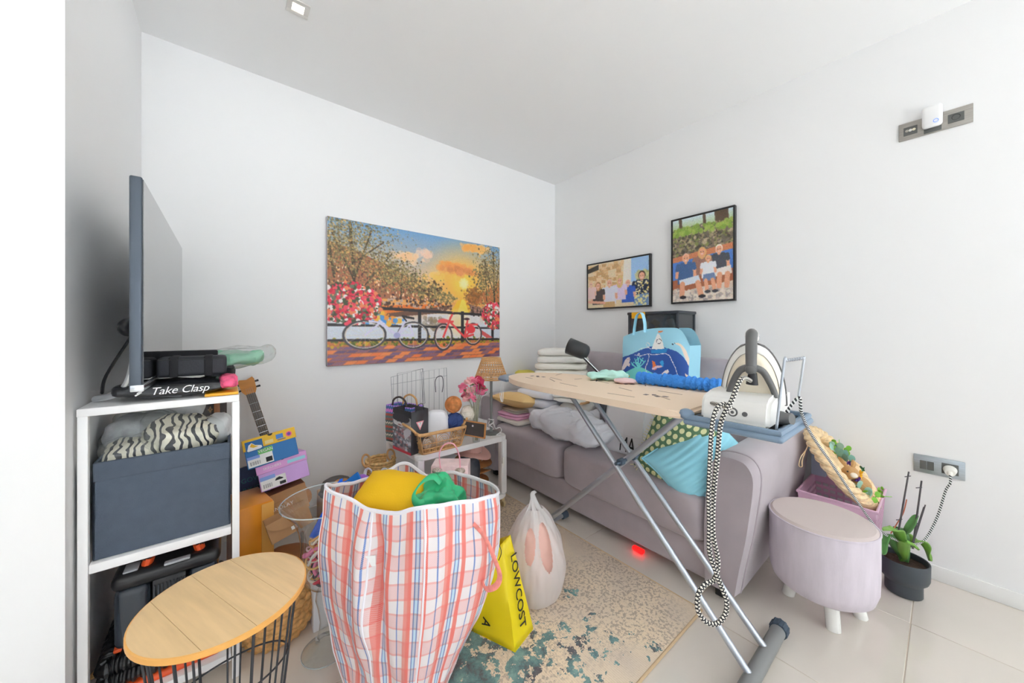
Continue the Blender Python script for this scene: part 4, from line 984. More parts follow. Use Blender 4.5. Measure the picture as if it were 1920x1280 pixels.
# ================================================================== TALL GLASS GOBLET WITH HAIR TIES
m_glass = glassy('clear_glass', (235, 245, 245), .03, .45, .02); m_rimg = glassy('glass_rim', (235, 245, 248), .45, .8, .05)
vc = atZ(604, 1222, 0); vc = V((vc.x + .012, vc.y, 0))
t = thing('glass_goblet', 'tall clear footed glass vase full of hair ties beside the plaid bag', 'vase', tuple(vc))
prof = [(.0, .004), (.072, .004), (.078, .006), (.076, .009), (.05, .016), (.026, .03), (.02, .045), (.028, .058), (.022, .075), (.019, .11), (.026, .16), (.033, .19), (.030, .215), (.024, .23), (.05, .245), (.074, .275), (.083, .32), (.083, .37), (.080, .41), (.086, .45), (.105, .50), (.138, .54), (.141, .545)]
G().lathe(prof, vc, 48).obj('glass', m_glass, t, smooth=60)
G().tube([vc + V((.141 * math.cos(k * PI / 24), .141 * math.sin(k * PI / 24), .545)) for k in range(48)], .0024, 6, closed=True).obj('rim', m_rimg, t)
G().tube([vc + V((.077 * math.cos(k * PI / 24), .077 * math.sin(k * PI / 24), .006)) for k in range(48)], .0018, 6, closed=True).obj('foot_edge', m_rimg, t)
cols = [(214, 176, 110), (226, 216, 200), (60, 56, 60), (230, 130, 170), (236, 200, 206), (200, 150, 90), (150, 110, 84), (240, 236, 230), (206, 60, 80), (90, 84, 90)]
hm = [mat('hair_tie_%d' % i, c_, .8) for i, c_ in enumerate(cols)]
names = ['gold', 'cream', 'black', 'pink', 'blush', 'tan', 'brown', 'white', 'red', 'grey']
hg = {}
for k in range(70):
    rad = random.uniform(.022, .036); z = .27 + .155 * (k / 70) + random.uniform(-.006, .006); a = random.uniform(0, 2 * PI); q = random.uniform(0, .040)
    if rad + q > .068: q = .068 - rad
    q = max(q, .024); q = min(q, .07 - rad); ci = random.randrange(10) if z < .385 else random.choice([0, 1, 7, 0, 5, 1])
    c_ = vc + V((q * math.cos(a), q * math.sin(a), z)); e = Euler((random.uniform(-.9, .9), random.uniform(-.9, .9), 0)).to_matrix()
    if ci not in hg:
        o = G().tube([V((.03 * math.cos(j * PI / 12), .026 * math.sin(j * PI / 12), .003 * math.sin(j * PI / 4))) for j in range(24)], .0034 if ci not in (3, 8) else .006, 6, closed=True).obj('hair_tie', hm[ci])
        hg[ci] = o.data
    else:
        o = bpy.data.objects.new('hair_tie', hg[ci]); COL.objects.link(o)
    o.location = c_; o.rotation_euler = e.to_euler(); o.scale = (rad / .03,) * 3
    o['label'] = names[ci] + ' elastic hair tie in the jumble inside the footed glass vase'; o['category'] = 'hair tie'; o['group'] = 'hair ties in the glass vase'
r = Ras(60, 90, (40, 110, 214))
for k, c_ in enumerate(((226, 50, 90), (240, 110, 60), (246, 206, 70), (236, 240, 246), (80, 170, 230), (40, 110, 214))): r.poly([(0, k * .07), (1, k * .07 + .2), (1, k * .07 + .27), (0, k * .07 + .07)], c_)
t = thing('rainbow_fan', 'folded blue and rainbow striped paper fan sticking out of the glass vase', 'fan', tuple(vc + V((0, 0, .42))))
fa = vc + V((-.045, -.01, .425)); 
def fan(u, v):
    w_ = (u - .5) * (.02 + .075 * (1 - v)); h_ = (1 - v) * .20
    return fa + V((.62, -.1, .78)).normalized() * h_ + V((-.5, .35, .42)).normalized() * w_ + V((.5, .6, 0)).normalized() * (.006 * (1 if int(u * 12) % 2 else -1))
print_sheet('pleats', r, fan, t, nu=24, nv=40)

# ================================================================== SHOE BOXES AND THE REST OF THE LEFT PILE
def boxframe(BL, tdep, yaw=0, roll=9, pitch=14):
    o = atD(*BL, tdep); y = math.radians(yaw); ro = math.radians(roll)
    ux = V((math.cos(y), math.sin(y), 0)); up = V((0, 0, 1)); u2 = ux * math.cos(ro) + up * math.sin(ro); v2 = up * math.cos(ro) - ux * math.sin(ro)
    n2 = u2.cross(v2); p_ = math.radians(pitch); v2 = v2 * math.cos(p_) - n2 * math.sin(p_)
    return basis(o, u2, v2)      # local x along the face, y up, z towards the viewer
def shoebox(lab, BL, tdep, w_, h_, d_, mbody, mlid, yaw=0, roll=9, lid=.4, grp='stacked shoe boxes'):
    M = boxframe(BL, tdep, yaw, roll)
    t = thing('shoe_box', lab, 'shoe box', tuple(M.translation), group=grp)
    G().span((.002, 0, -d_), (w_ - .002, h_ - .003, 0), .0015, 1, M).obj('body', mbody, t)
    G().span((-.002, h_ * (1 - lid), -d_ - .003), (w_ + .002, h_, .003), .0015, 1, M).obj('lid', mlid, t)
    def sticker(x0, x1, y0, y1, z, m, nm): return G().span((x0 * w_, y0 * h_, z), (x1 * w_, y1 * h_, z + .0007), 0, 1, M).obj(nm, m, t)
    return t, M, sticker
m_card = mat('kraft_card', (172, 132, 92), .8, var=.06, vscale=12)
m_lab = mat('white_label', (232, 232, 230), .6); m_bar = mat('label_print', (110, 110, 114), .6)
def barcode(M, w_, h_, x0, x1, y0, y1, z, t):
    g = G(); n = 18
    for k in range(n):
        if k % 4 != 3: g.span((w_ * (x0 + (x1 - x0) * k / n), h_ * y0, z), (w_ * (x0 + (x1 - x0) * (k + .45 + .3 * (k % 3 == 0)) / n), h_ * y1, z + .0004), 0, 1, M)
    g.obj('barcode', m_bar, t)
w_, h_ = .198, .128
t, M, st = shoebox('yellow-lidded blue shoe box on top of the leaning stack', (464, 882), 1.53, w_, h_, .30, mat('box_blue', (30, 104, 166), .5), mat('box_yellow', (246, 196, 40), .5), lid=.38)
st(.04, .36, .56, .92, .0031, mat('shoe_panel_blue', (26, 92, 150), .5), 'picture_panel')
sh = [(.06, .62), (.10, .80), (.16, .86), (.22, .76), (.33, .70), (.34, .63), (.30, .60), (.08, .59)]
G().prism([(a * w_, b * h_) for a, b in sh], .0006, M @ Matrix.Translation((0, 0, .0039))).obj('shoe_picture', m_whiteink, t)
G().prism([(a * w_, b * h_) for a, b in ((.12, .74), (.16, .84), (.22, .74), (.28, .70), (.18, .68))], .0006, M @ Matrix.Translation((0, 0, .0044))).obj('shoe_stripe', bpy.data.materials['box_yellow'], t)
st(.40, .56, .68, .80, .0032, mat('pale_yellow', (250, 224, 150), .5), 'tag'); st(.62, .76, .74, .90, .0032, mat('box_tag_blue', (60, 120, 190), .5), 'tag'); st(.64, .80, .68, .72, .0032, m_bar, 'tag')
G().prism([(w_ * .875 + .012 * math.cos(k * PI / 10), h_ * .81 + .012 * math.sin(k * PI / 10)) for k in range(20)], .0006, M @ Matrix.Translation((0, 0, .0032))).obj('seal', mat('seal_pink', (220, 90, 130), .5), t)
G().prism([(w_ * .875 + .007 * math.cos(k * PI / 10), h_ * .81 + .007 * math.sin(k * PI / 10)) for k in range(20)], .0006, M @ Matrix.Translation((0, 0, .0038))).obj('seal', mat('seal_violet', (100, 60, 150), .5), t)
G().prism([(w_ * .52 + .010 * math.cos(k * PI / 10), h_ - .0001 - .009 * math.sin(k * PI / 10)) for k in range(11)], .0006, M @ Matrix.Translation((0, 0, .0032))).obj('finger_hole', m_ink, t)
st(.03, .50, .04, .40, .0005, m_lab, 'price_label'); barcode(M, w_, h_, .07, .26, .10, .22, .0014, t); st(.36, .48, .08, .24, .0013, m_ink, 'size_print'); st(.03, .26, .30, .40, .0013, mat('label_blue', (120, 150, 210), .5), 'label_band')
st(.24, .52, .40, .58, .0012, mat('box_green', (96, 170, 90), .5), 'green_tag')
text('lettering', 'VEGAN', m_whiteink, .017, M @ Matrix.Translation((w_ * .385, h_ * .49, .0021)), t)
# lilac one
h2 = .118
ml = mat('box_lilac', (190, 152, 208), .5, var=.06, vscale=6); ml2 = mat('box_pinklilac', (206, 150, 204), .5, var=.08, vscale=8)
t, M, st = shoebox('lilac shoe box under the yellow-lidded one', (489, 924), 1.55, .195, h2, .30, ml, ml2, lid=.36)
text('lettering', 'SKECHERS', m_whiteink, .015, M @ Matrix.Translation((.195 * .30, h2 * .80, .0034)), t)
st(.60, .97, .72, .84, .0031, mat('box_teal_strip', (136, 190, 206), .5), 'strip')
G().prism([(.195 * .52 + .009 * math.cos(k * PI / 10), h2 - .0001 - .008 * math.sin(k * PI / 10)) for k in range(11)], .0006, M @ Matrix.Translation((0, 0, .0032))).obj('finger_hole', m_ink, t)
st(.03, .52, .03, .42, .0005, m_lab, 'price_label'); barcode(M, .195, h2, .07, .24, .10, .24, .0014, t); st(.03, .32, .38, .52, .0013, bpy.data.materials['label_blue'], 'label_band'); st(.38, .50, .06, .17, .0013, m_ink, 'size_print')
G().prism([(a * .195, b * h2) for a, b in ((.30, .27), (.33, .33), (.39, .36), (.45, .30), (.47, .27), (.44, .25), (.31, .25))], .0006, M @ Matrix.Translation((0, 0, .0013))).obj('shoe_picture', m_ink, t)
# kraft boxes
t, M, st = shoebox('brown kraft box lettered FINDLAY under the lilac box', (497, 986), 1.56, .18, .115, .26, m_card, m_card, lid=.36, roll=11)
text('lettering', 'FINDLAY', m_whiteink, .021, M @ Matrix.Translation((.075, .048, .0006)), t, space=1.1)
M = boxframe((510, 1022), 1.40, 4, 15, 10)
t = thing('open_carton', 'open brown kraft carton with a rounded flap at the foot of the stack', 'box', tuple(M.translation))
G().span((0, 0, -.10), (.155, .08, 0), .0015, 1, M).obj('body', m_card, t)
P = [(0, .086)] + [(.0775 - .0775 * math.cos(k * PI / 14), .086 - .052 * math.sin(k * PI / 14)) for k in range(1, 14)] + [(.155, .086)]
G().prism(P, .002, M @ Matrix.Translation((0, 0, .003)) @ Euler((.12, 0, 0)).to_matrix().to_4x4()).obj('flap', m_card, t)
G().span((.075, .018, .012), (.096, .032, .0135), 0, 1, M).obj('closure_tab', m_lab, t)
M = boxframe((446, 944), 1.66, 0, 7)
t = thing('dark_carton', 'dark blue and teal box wedged behind the shelf unit beside the lilac box', 'box', tuple(M.translation))
G().span((0, 0, -.06), (.13, .155, 0), .002, 1, M).obj('body', mat('navy_teal_card', (52, 70, 112), .5, var=.3, vscale=7), t)
text('lettering', 'GOW', mat('teal_ink', (60, 130, 140), .6), .03, M @ Matrix.Translation((.062, .09, .0006)), t); text('lettering', 'RY ID', bpy.data.materials['teal_ink'], .03, M @ Matrix.Translation((.062, .045, .0006)), t)
M = boxframe((449, 1042), 1.42, 12, 0, 0); b0 = M.translation.z
m_or = mat('orange_satin', (222, 140, 28), .3, sheen=.3, var=.08, vscale=8)
t = thing('satin_box', 'glossy orange satin-covered box beside the shelf unit', 'box', (M.translation.x, M.translation.y, 0))
G().span((0, -b0, -.20), (.118, .185, 0), .004, 2, M).obj('body', m_or, t); G().span((.075, -b0 + .001, -.19), (.121, .178, .003), .004, 2, M).obj('ribbon_panel', mat('pale_orange_satin', (236, 178, 90), .35), t)
blob((.115, .115, .09), .7, .9, 40, 20, TR(atZ(540, 1070, .092)), .008, 8, 4).obj('leather_cushion', mat('brown_leather', (142, 92, 54), .55, var=.15, vscale=14), None, label='rounded brown leather bag on the floor under the kraft boxes', cat='bag')
# ukulele leaning in the corner
m_neck = mat('dark_fretboard', (86, 78, 72), .5); m_hd = mat('amber_wood', (176, 116, 54), .4, var=.12, vscale=10, stretch=(1, 1, 6))
p0 = atY(470, 738, -.085); p1 = atY(498, 820, -.17)
dn = (p0 - p1).normalized(); M = basis(p0, dn.cross(V((0, -1, 0))) * -1, dn)
if (M.to_3x3() @ V((0, 0, 1))).y > 0: M = basis(p0, dn.cross(V((0, -1, 0))), dn)
t = thing('ukulele', 'small guitar leaning on the back wall behind the shoe boxes', 'guitar', (p1.x, -.30, 0))
G().span((-.021, -.46, -.012), (.021, 0, .004), .004, 2, M).obj('neck', m_hd, t)
G().span((-.0205, -.46, .004), (.0205, 0, .009), .001, 1, M).obj('fretboard', m_neck, t)
for k in range(12): G().span((-.02, -.46 * (1 - .9 ** (k + 1)) * 1.15 - .004, .009), (.02, -.46 * (1 - .9 ** (k + 1)) * 1.15 - .0025, .0102), 0, 1, M).obj('fret', m_chrome, t)
hs = G().prism([(-.022, 0), (-.034, .02), (-.038, .075), (-.03, .088), (.0, .08), (.03, .09), (.036, .075), (.032, .02), (.022, 0)], .013, M @ Matrix.Translation((0, 0, -.008))).obj('headstock', m_hd, t)
for s_ in (-1, 1):
    for k in (.03, .062): G().cyl(M @ V((.03 * s_, k, -.002)), M @ V((.052 * s_, k, -.002)), .0045, .006, 10).obj('tuning_peg', m_blackpl, hs)
for k in range(4): G().tube([M @ V((-.013 + .0087 * k, .03, .010)), M @ V((-.013 + .0087 * k, -.46, .0115))], .0005, 4).obj('string', m_chrome, t)
P = [(x * 1., y) for x, y in [(0, -.42), (.06, -.43), (.085, -.47), (.072, -.52), (.085, -.56), (.11, -.61), (.09, -.66), (0, -.675), (-.09, -.66), (-.11, -.61), (-.085, -.56), (-.072, -.52), (-.085, -.47), (-.06, -.43)]]
zb = (M @ V((0, -.675, 0))).z
P = [(p.x, p.y) for p in spline([V((a, b, 0)) for a, b in P], 3, closed=True)]
G().prism(P, .06, M @ Matrix.Translation((0, 0, -.058))).obj('sound_box', m_hd, t)
# small stuff behind the plaid bag, on a carton
hb = atD(690, 960, 1.92)
G().span((-2.13, -.42, .0), (-1.80, -.10, .20), .003).obj('carton', m_card, None, label='brown cardboard carton on the floor behind the plaid bag', cat='box')
hc = V((-2.05, -.22, .20))
t = thing('grey_hat', 'dark grey felt hat behind the glass vase', 'hat', tuple(hc))
G().lathe([(.0, .09), (.04, .088), (.062, .075), (.07, .045), (.074, .01), (.074, .002)], hc, 32, 1.15, .95).obj('crown', mat('grey_felt', (88, 84, 82), .95), t)
G().tube([hc + V((.085 * math.cos(k * PI / 16), .072 * math.sin(k * PI / 16), .018 + .006 * math.sin(k * PI / 4))) for k in range(32)], .009, 8, closed=True).obj('brim', bpy.data.materials['grey_felt'], t)
blob((.05, .04, .045), .8, .8, 30, 16, TR(atD(640, 915, 1.86)), .006, 20, 2).obj('brown_pouch', mat('tan_suede', (176, 124, 74), .8), None, label='small tan suede pouch beside the grey hat', cat='pouch')
a, b, c_ = atD(640, 908, 1.80), atD(671, 884, 1.80), atD(668, 905, 1.80)
M = basis(a, b - a, V((0, .2, 1))); g = G().prism([(0, 0), ((b - a).length, 0), ((b - a).length * .95, -.055), (.03, -.06)], .01, M); g.obj('blue_folder', mat('bright_blue', (40, 130, 224), .4), None, label='pointed bright blue folder edge behind the plaid bag', cat='folder')
blob((.045, .045, .04), .9, .9, 30, 16, TR(atD(678, 905, 1.84)), .004, 20, 2).obj('purple_bundle', mat('purple_cloth', (150, 96, 190), .8), None, label='purple ball of cloth behind the plaid bag', cat='cloth')

# ================================================================== WHITE CART AND WHAT IS ON IT
KX0, KX1, KY0, KY1, KT = -1.752, -1.125, -.672, -.17, .47
m_cart = mat('white_cart_plastic', (226, 224, 222), .4)
t = thing('utility_cart', 'white two-tier cart on casters between the plaid bag and the sofa', 'cart', ((KX0 + KX1) / 2, (KY0 + KY1) / 2, 0))
def rslab(x0, x1, y0, y1, z0, z1, r_, nm, m, par):
    P = []
    for cx_, cy_, a0 in ((x1 - r_, y1 - r_, 0), (x0 + r_, y1 - r_, PI / 2), (x0 + r_, y0 + r_, PI), (x1 - r_, y0 + r_, 3 * PI / 2)):
        P += [(cx_ + r_ * math.cos(a0 + k * PI / 10), cy_ + r_ * math.sin(a0 + k * PI / 10)) for k in range(6)]
    g = G().prism(P, z1 - z0, Matrix.Translation((0, 0, z0)))
    bmesh.ops.bevel(g.bm, geom=[e for e in g.bm.edges if abs(e.verts[0].co.z - e.verts[1].co.z) < 1e-6], offset=.004, segments=2, affect='EDGES')
    return g.obj(nm, m, par)
rslab(KX0, KX1, KY0, KY1, KT - .032, KT, .045, 'top_shelf', m_cart, t); rslab(KX0, KX1, KY0, KY1, .07, .10, .045, 'bottom_shelf', m_cart, t)
for x in (KX0 + .028, KX1 - .028):
    for y in (KY0 + .028, KY1 - .028):
        G().box((x, y, .27), (.042, .042, .345), .006, 3).obj('post', m_cart, t)
        g = G().cyl((x - .007, y, .026), (x + .007, y, .026), .025, None, 18); g.box((x, y, .055), (.024, .02, .035), .003); g.obj('caster', mat('brass_caster', (206, 190, 150), .3, .5) if not bpy.data.materials.get('brass_caster') else bpy.data.materials['brass_caster'], t)

# multicoloured woven tote
def faceM(px0, px1, tt0, tt1, z0):
    """upright face between two image columns at given depths; local x across, y up, z to the viewer"""
    a = atD(px0, 700, tt0); b = atD(px1, 700, tt1); a.z = b.z = z0
    return basis(a, b - a, (0, 0, 1)), (b - a).length
def zig(nt, b, u, v):
    r_ = M_(nt, 'MULTIPLY', v, 15.); zz = M_(nt, 'MULTIPLY', M_(nt, 'PINGPONG', M_(nt, 'MULTIPLY', u, 11.), .5), 1.2)
    row = M_(nt, 'FRACT', M_(nt, 'MULTIPLY', M_(nt, 'ADD', r_, zz), .2))
    c1 = ramp(nt, row, [(0, (96, 120, 116)), (.2, (188, 84, 72)), (.36, (110, 126, 112)), (.55, (206, 196, 180)), (.68, (88, 104, 106)), (.85, (166, 96, 84))])
    c2 = ramp(nt, row, [(0, (180, 130, 214)), (.25, (70, 120, 180)), (.5, (214, 130, 200)), (.75, (60, 100, 150))])
    nt.links.new(mixc(nt, M_(nt, 'GREATER_THAN', v, .78), c1, c2), b.inputs['Base Color'])
m_zig = uvmat('multicolour_woven_strips', zig, .6)
M, W_ = faceM(724, 772, 2.16, 2.06, KT + .001)
W_ = max(W_, .2); D2 = .10; H2 = .222
t = thing('woven_tote', 'multicoloured zigzag woven tote at the left back of the cart', 'tote bag', tuple(M.translation))
g = G()
for a, b, n_ in (((0, 0), (W_, 0), 1), ((W_, 0), (W_, -D2), 1), ((W_, -D2), (0, -D2), 1), ((0, -D2), (0, 0), 1)):
    g.grid(lambda u, v, a=a, b=b: M @ V((a[0] + (b[0] - a[0]) * u, v * H2, a[1] + (b[1] - a[1]) * u + .006 * math.sin(v * PI))), 8, 10, uv=True)
bmesh.ops.remove_doubles(g.bm, verts=g.bm.verts, dist=1e-4)
o = g.obj('woven_body', m_zig, t); sm = o.modifiers.new('thickness', 'SOLIDIFY'); sm.thickness = .004
m_rattan = mat('rattan', (190, 148, 100), .7, var=.12, vscale=40)
for z in (-.006, -D2 + .006):
    G().tube(spline([M @ V((W_ * .22, H2 - .01, z)), M @ V((W_ * .28, H2 + .035, z)), M @ V((W_ * .5, H2 + .055, z)), M @ V((W_ * .72, H2 + .035, z)), M @ V((W_ * .78, H2 - .01, z))], 6), .006, 8).obj('handle', mat('dark_braid', (70, 60, 56), .8, var=.5, vscale=120) if z > -.05 else m_rattan, t)
# glossy paper bag, printed portrait on one side, black with a pink triangle on the other
t1_ = 1.94
A = atD(737, 700, 2.02); B = atD(771, 700, 1.90); Cc = atD(803, 700, 2.0)
for p in (A, B, Cc): p.z = KT + .001
t = thing('paper_bag', 'black paper bag with a pink triangle and a grey portrait print on the cart', 'paper bag', tuple(B))
hb_ = .235
m_bk = mat('black_paper', (52, 52, 56), .4)
Dp = A + Cc - B
M1 = basis(B, Cc - B, (0, 0, 1)); w1 = (Cc - B).length; M0 = basis(A, B - A, (0, 0, 1)); w0 = (B - A).length
g = G(); bt = [A, B, Cc, Dp]; tp_ = [p + V((0, 0, hb_)) for p in bt]
vb = [g.bm.verts.new(p) for p in bt]; vt = [g.bm.verts.new(p) for p in tp_]
for i in range(4): g.bm.faces.new((vb[i], vb[(i + 1) % 4], vt[(i + 1) % 4], vt[i]))
g.bm.faces.new(vb); o = g.obj('body', m_bk, t); sm = o.modifiers.new('thickness', 'SOLIDIFY'); sm.thickness = .002
r = Ras(50, 110, (150, 150, 152)); r.poly([(0, 0), (1, 0), (1, .16), (0, .12)], (30, 30, 34)); r.ell(.35, .3, .3, .14, (206, 204, 202)); r.ell(.45, .2, .5, .1, (40, 40, 44)); r.poly([(0, .38), (.5, .42), (1, .8), (1, 1), (0, 1)], (96, 98, 104))
r.dots(120, lambda: R_.rand(), lambda: .45 + R_.rand() * .5, .03, [(206, 208, 214), (70, 74, 84), (130, 134, 146), (170, 120, 120)], .7); r.ell(.28, .29, .05, .02, (60, 56, 58)); r.ell(.5, .3, .05, .02, (60, 56, 58)); r.ell(.4, .37, .1, .015, (150, 90, 90)); r.poly([(.6, .5), (1, .3), (1, .5), (.7, .7)], (196, 196, 200)); r.poly([(0, .93), (1, .95), (1, 1), (0, 1)], (190, 60, 70))
print_sheet('portrait_print', r, lambda u, v: M0 @ V((w0 * u, hb_ * (1 - v), .0015)), t)
tri = [(w1 * .5 - .028, hb_ * .74), (w1 * .5, hb_ * .74 - .05), (w1 * .5 + .028, hb_ * .74)]
G().prism(tri[::-1], .0006, M1 @ Matrix.Translation((0, 0, .0005))).obj('triangle_logo', mat('logo_pink', (226, 150, 160), .5), t)
tri2 = [(w1 * .5 - .018, hb_ * .74 - .006), (w1 * .5, hb_ * .74 - .037), (w1 * .5 + .018, hb_ * .74 - .006)]
G().prism(tri2[::-1], .0006, M1 @ Matrix.Translation((0, 0, .0012))).obj('triangle_logo', m_whiteink, t)
text('lettering', '?', m_ink, .022, M1 @ Matrix.Translation((w1 * .5, hb_ * .74 - .015, .002)), t)
G().tube(spline([M1 @ V((w1 * .25, hb_ * .97, 0)), M1 @ V((w1 * .3, hb_ * 1.12, .01)), M1 @ V((w1 * .55, hb_ * 1.16, .01)), M1 @ V((w1 * .75, hb_ * .97, 0))], 6), .0016, 6).obj('handle', m_blackpl, t)
# stuff between: white bag, sprig, wire rack, yarn
cb_ = atD(818, 762, 2.06); cb_.z = KT + .105
blob((.068, .04, .104), .5, .45, 40, 24, TR(cb_, 0, 0, -39), .008, 10, 3).obj('white_pouch', mat('white_cotton', (232, 232, 236), .9, var=.03), None, label='plump white cotton bag standing behind the wicker basket', cat='bag')
t = thing('wire_rack', 'thin grey wire letter rack standing at the back of the cart', 'wire rack', (-1.5, -.22, KT))
m_thin = mat('thin_grey_wire', (150, 152, 156), .4, .5)
def pY(x, y, Y_): return atY(x, y, Y_)
def rackframe(P, r_=.0022): return G().tube(P, r_, 6, closed=True).obj('rack_frame', m_thin, t)
a0, a1, a2, a3 = pY(733, 707, -.30), pY(792, 691, -.30), pY(797, 727, -.30), pY(737, 745, -.30)
rackframe([a0, a1, a2 + V((0, 0, -.1)), a3 + V((0, 0, -.1))])
b0, b1, b2, b3 = pY(790, 697, -.24), pY(837, 689, -.24), pY(840, 726, -.24), pY(795, 733, -.24)
rackframe([b0, b1, V((b2.x, b2.y, KT + .003)), V((b3.x, b3.y, KT + .003))])
c0 = pY(745, 700, -.20); c1 = pY(793, 691, -.20); rackframe([c0, c1, V((c1.x, c1.y, KT + .003)), V((c0.x, c0.y, KT + .003))])
for k in range(7):
    q = a0.lerp(a1, (k + .5) / 7); G().tube([q, V((q.x, q.y, KT + .003))], .0012, 5).obj('rack_wire', m_thin, t)
for k in range(5):
    q = b0.lerp(b1, (k + .5) / 5); G().tube([q, V((q.x, q.y, KT + .003))], .0012, 5).obj('rack_wire', m_thin, t)
G().tube([a0.lerp(a3, .35), b1.lerp(b2, .4)], .0012, 5).obj('rack_wire', m_thin, t)
G().tube(spline([pY(817, 735, -.27), pY(816, 715, -.27), pY(821, 706, -.27), pY(829, 706, -.27), pY(831, 720, -.27), pY(829, 735, -.27)], 5), .0025, 6).obj('rack_hook', m_dark, t)
def yarn(px, d, r_, m, lab):
    c_ = atD(*px, d); t = thing('yarn_ball', lab, 'yarn', tuple(c_), group='balls of yarn on the cart')
    G().sph(c_, r_ * .97, 20, 14).obj('core', m, t)
    g = G()
    for k in range(9):
        e = Euler((random.uniform(0, 3), random.uniform(0, 3), 0)).to_matrix()
        g.tube([c_ + e @ V((r_ * math.cos(q * PI / 14), r_ * math.sin(q * PI / 14), r_ * .12 * (k % 3 - 1))) for q in range(28)], r_ * .055, 5, closed=True)
    g.obj('strands', m, t)
zy = KT
c_ = atD(858, 776, 2.12); yarn((852, 790), 2.10, .052, mat('navy_yarn', (52, 70, 120), .9), 'dark blue ball of yarn on the cart')
yarn((850, 758), 2.10, .048, mat('ochre_red_yarn', (190, 124, 72), .9, var=.35, vscale=30), 'ochre and red ball of yarn on top of the blue one')
yarn((878, 775), 2.16, .050, mat('white_yarn', (232, 226, 214), .9), 'cream white ball of yarn behind the chalkboard')

# wicker basket
bc = atZ(818, 838, KT); bw, bd, bh = .118, .078, .112
ux = V((1, .0, 0)); 
t = thing('wicker_basket', 'open wicker basket with arched panels and looped handles on the cart', 'basket', (bc.x, bc.y, KT))
bz = KT + .002; fl_ = 1.22
def bk(a, b, h_):
    s_ = 1 + (fl_ - 1) * h_ / bh; return V((bc.x + bw * a * s_, bc.y + bd * b * s_, bz + h_))
def ring_(h_, r_, nm='rim', n=10):
    P = []
    for a0, a1 in (((-1, -1), (1, -1)), ((1, -1), (1, 1)), ((1, 1), (-1, 1)), ((-1, 1), (-1, -1))):
        for k in range(n): P.append(bk((a0[0] + (a1[0] - a0[0]) * (.06 + .88 * k / (n - 1))), (a0[1] + (a1[1] - a0[1]) * (.06 + .88 * k / (n - 1))), h_))
    return G().tube(P, r_, 8, closed=True).obj(nm, m_rattan, t)
ring_(bh, .0095); ring_(.004, .006, 'base_ring'); ring_(.028, .0028, 'course'); ring_(.056, .0028, 'course')
for (p, q, n_, k_) in (((-1, -1), (1, -1), 26, 3), ((1, -1), (1, 1), 16, 2), ((1, 1), (-1, 1), 26, 3), ((-1, 1), (-1, -1), 16, 2)):
    g = G(); at = lambda s_, h_: bk(p[0] + (q[0] - p[0]) * s_, p[1] + (q[1] - p[1]) * s_, h_)
    for k in range(n_): g.tube([at((k + .5) / n_, .004), at((k + .5) / n_, .056)], .0016, 5)
    for c in range(k_):
        for rr_ in (.045, .033, .021, .010):
            wv_ = rr_ / .052 * .5 / k_
            g.tube([at((c + .5) / k_ - wv_ * math.cos(j * PI / 12), .056 + rr_ * math.sin(j * PI / 12)) for j in range(13)], .0018, 5)
        g.tube([at(c / k_, .004), at(c / k_, bh)], .003, 6)
    g.obj('woven_side', m_rattan, t)
for s_ in (-1, 1):
    G().tube(spline([bk(s_, -.6, bh), bk(s_ * 1.16, -.5, bh + .035), bk(s_ * 1.25, 0, bh + .05), bk(s_ * 1.16, .5, bh + .035), bk(s_, .6, bh)], 6), .007, 8).obj('handle', m_rattan, t)
G().span((bc.x - bw * .96, bc.y - bd * .96, bz), (bc.x + bw * .96, bc.y + bd * .96, bz + .005)).obj('bottom', m_rattan, t)
for k in range(5):
    P = [(-.05 + .025 * k, -.02 + .01 * (k % 3)), ]
    c_ = V((bc.x - .07 + .034 * k, bc.y + .015 * (k % 2) - .01, bz + .035 + .008 * (k % 3)))
    blob((.034, .045, .028), .8, .8, 20, 12, TR(c_, 20 * k, 30, 15 * k), .008, 30, k).obj('napkin', mat('grey_beige_cloth_%d' % k, [(196, 190, 186), (150, 140, 132), (214, 206, 200), (176, 160, 146), (206, 200, 204)][k], .85), None, label=['pale grey', 'taupe', 'off-white', 'light brown', 'silver grey'][k] + ' crumpled cloth inside the wicker basket', cat='cloth', group='cloths in the wicker basket')

# rattan lamp with a grey foot, cord wound round it
lc = atZ(921, 812, KT)
t = thing('rattan_lamp', 'table lamp with open-weave rattan shade and grey stem at the cart corner', 'lamp', (lc.x, lc.y, KT))
m_lg = mat('lamp_grey_metal', (112, 114, 112), .4, .3)
G().lathe([(0, .012), (.03, .012), (.052, .009), (.057, .004), (.057, .001), (0, .001)], (lc.x, lc.y, KT), 32).obj('base', m_lg, t)
G().lathe([(.012, .012), (.008, .03), (.0075, .12), (.010, .2), (.0085, .29), (.010, .36), (.007, .39)], (lc.x, lc.y, KT), 16).obj('stem', m_lg, t)
sz0 = KT + .365; shh = .13; rb_, rt_ = .108, .060
sh_ = G()
for k in range(30):
    a = k * 2 * PI / 30
    for da in (.10, -.10):
        sh_.tube([V((lc.x + (rb_ + (rt_ - rb_) * q) * math.cos(a + da * q * 3), lc.y + (rb_ + (rt_ - rb_) * q) * math.sin(a + da * q * 3), sz0 + shh * q)) for q in (0, .33, .66, 1)], .0022, 5)
for k, rr_ in ((0, .006), (.09, .004), (.18, .0026), (.30, .0026), (.42, .0026), (.54, .0026), (.66, .0026), (.78, .004), (.87, .004), (.95, .004), (1, .005)):
    q = rb_ + (rt_ - rb_) * k
    sh_.tube([V((lc.x + q * math.cos(a * PI / 20), lc.y + q * math.sin(a * PI / 20), sz0 + shh * k)) for a in range(40)], rr_, 6, closed=True)
sh_.obj('rattan_shade', m_rattan, t)
cw = []
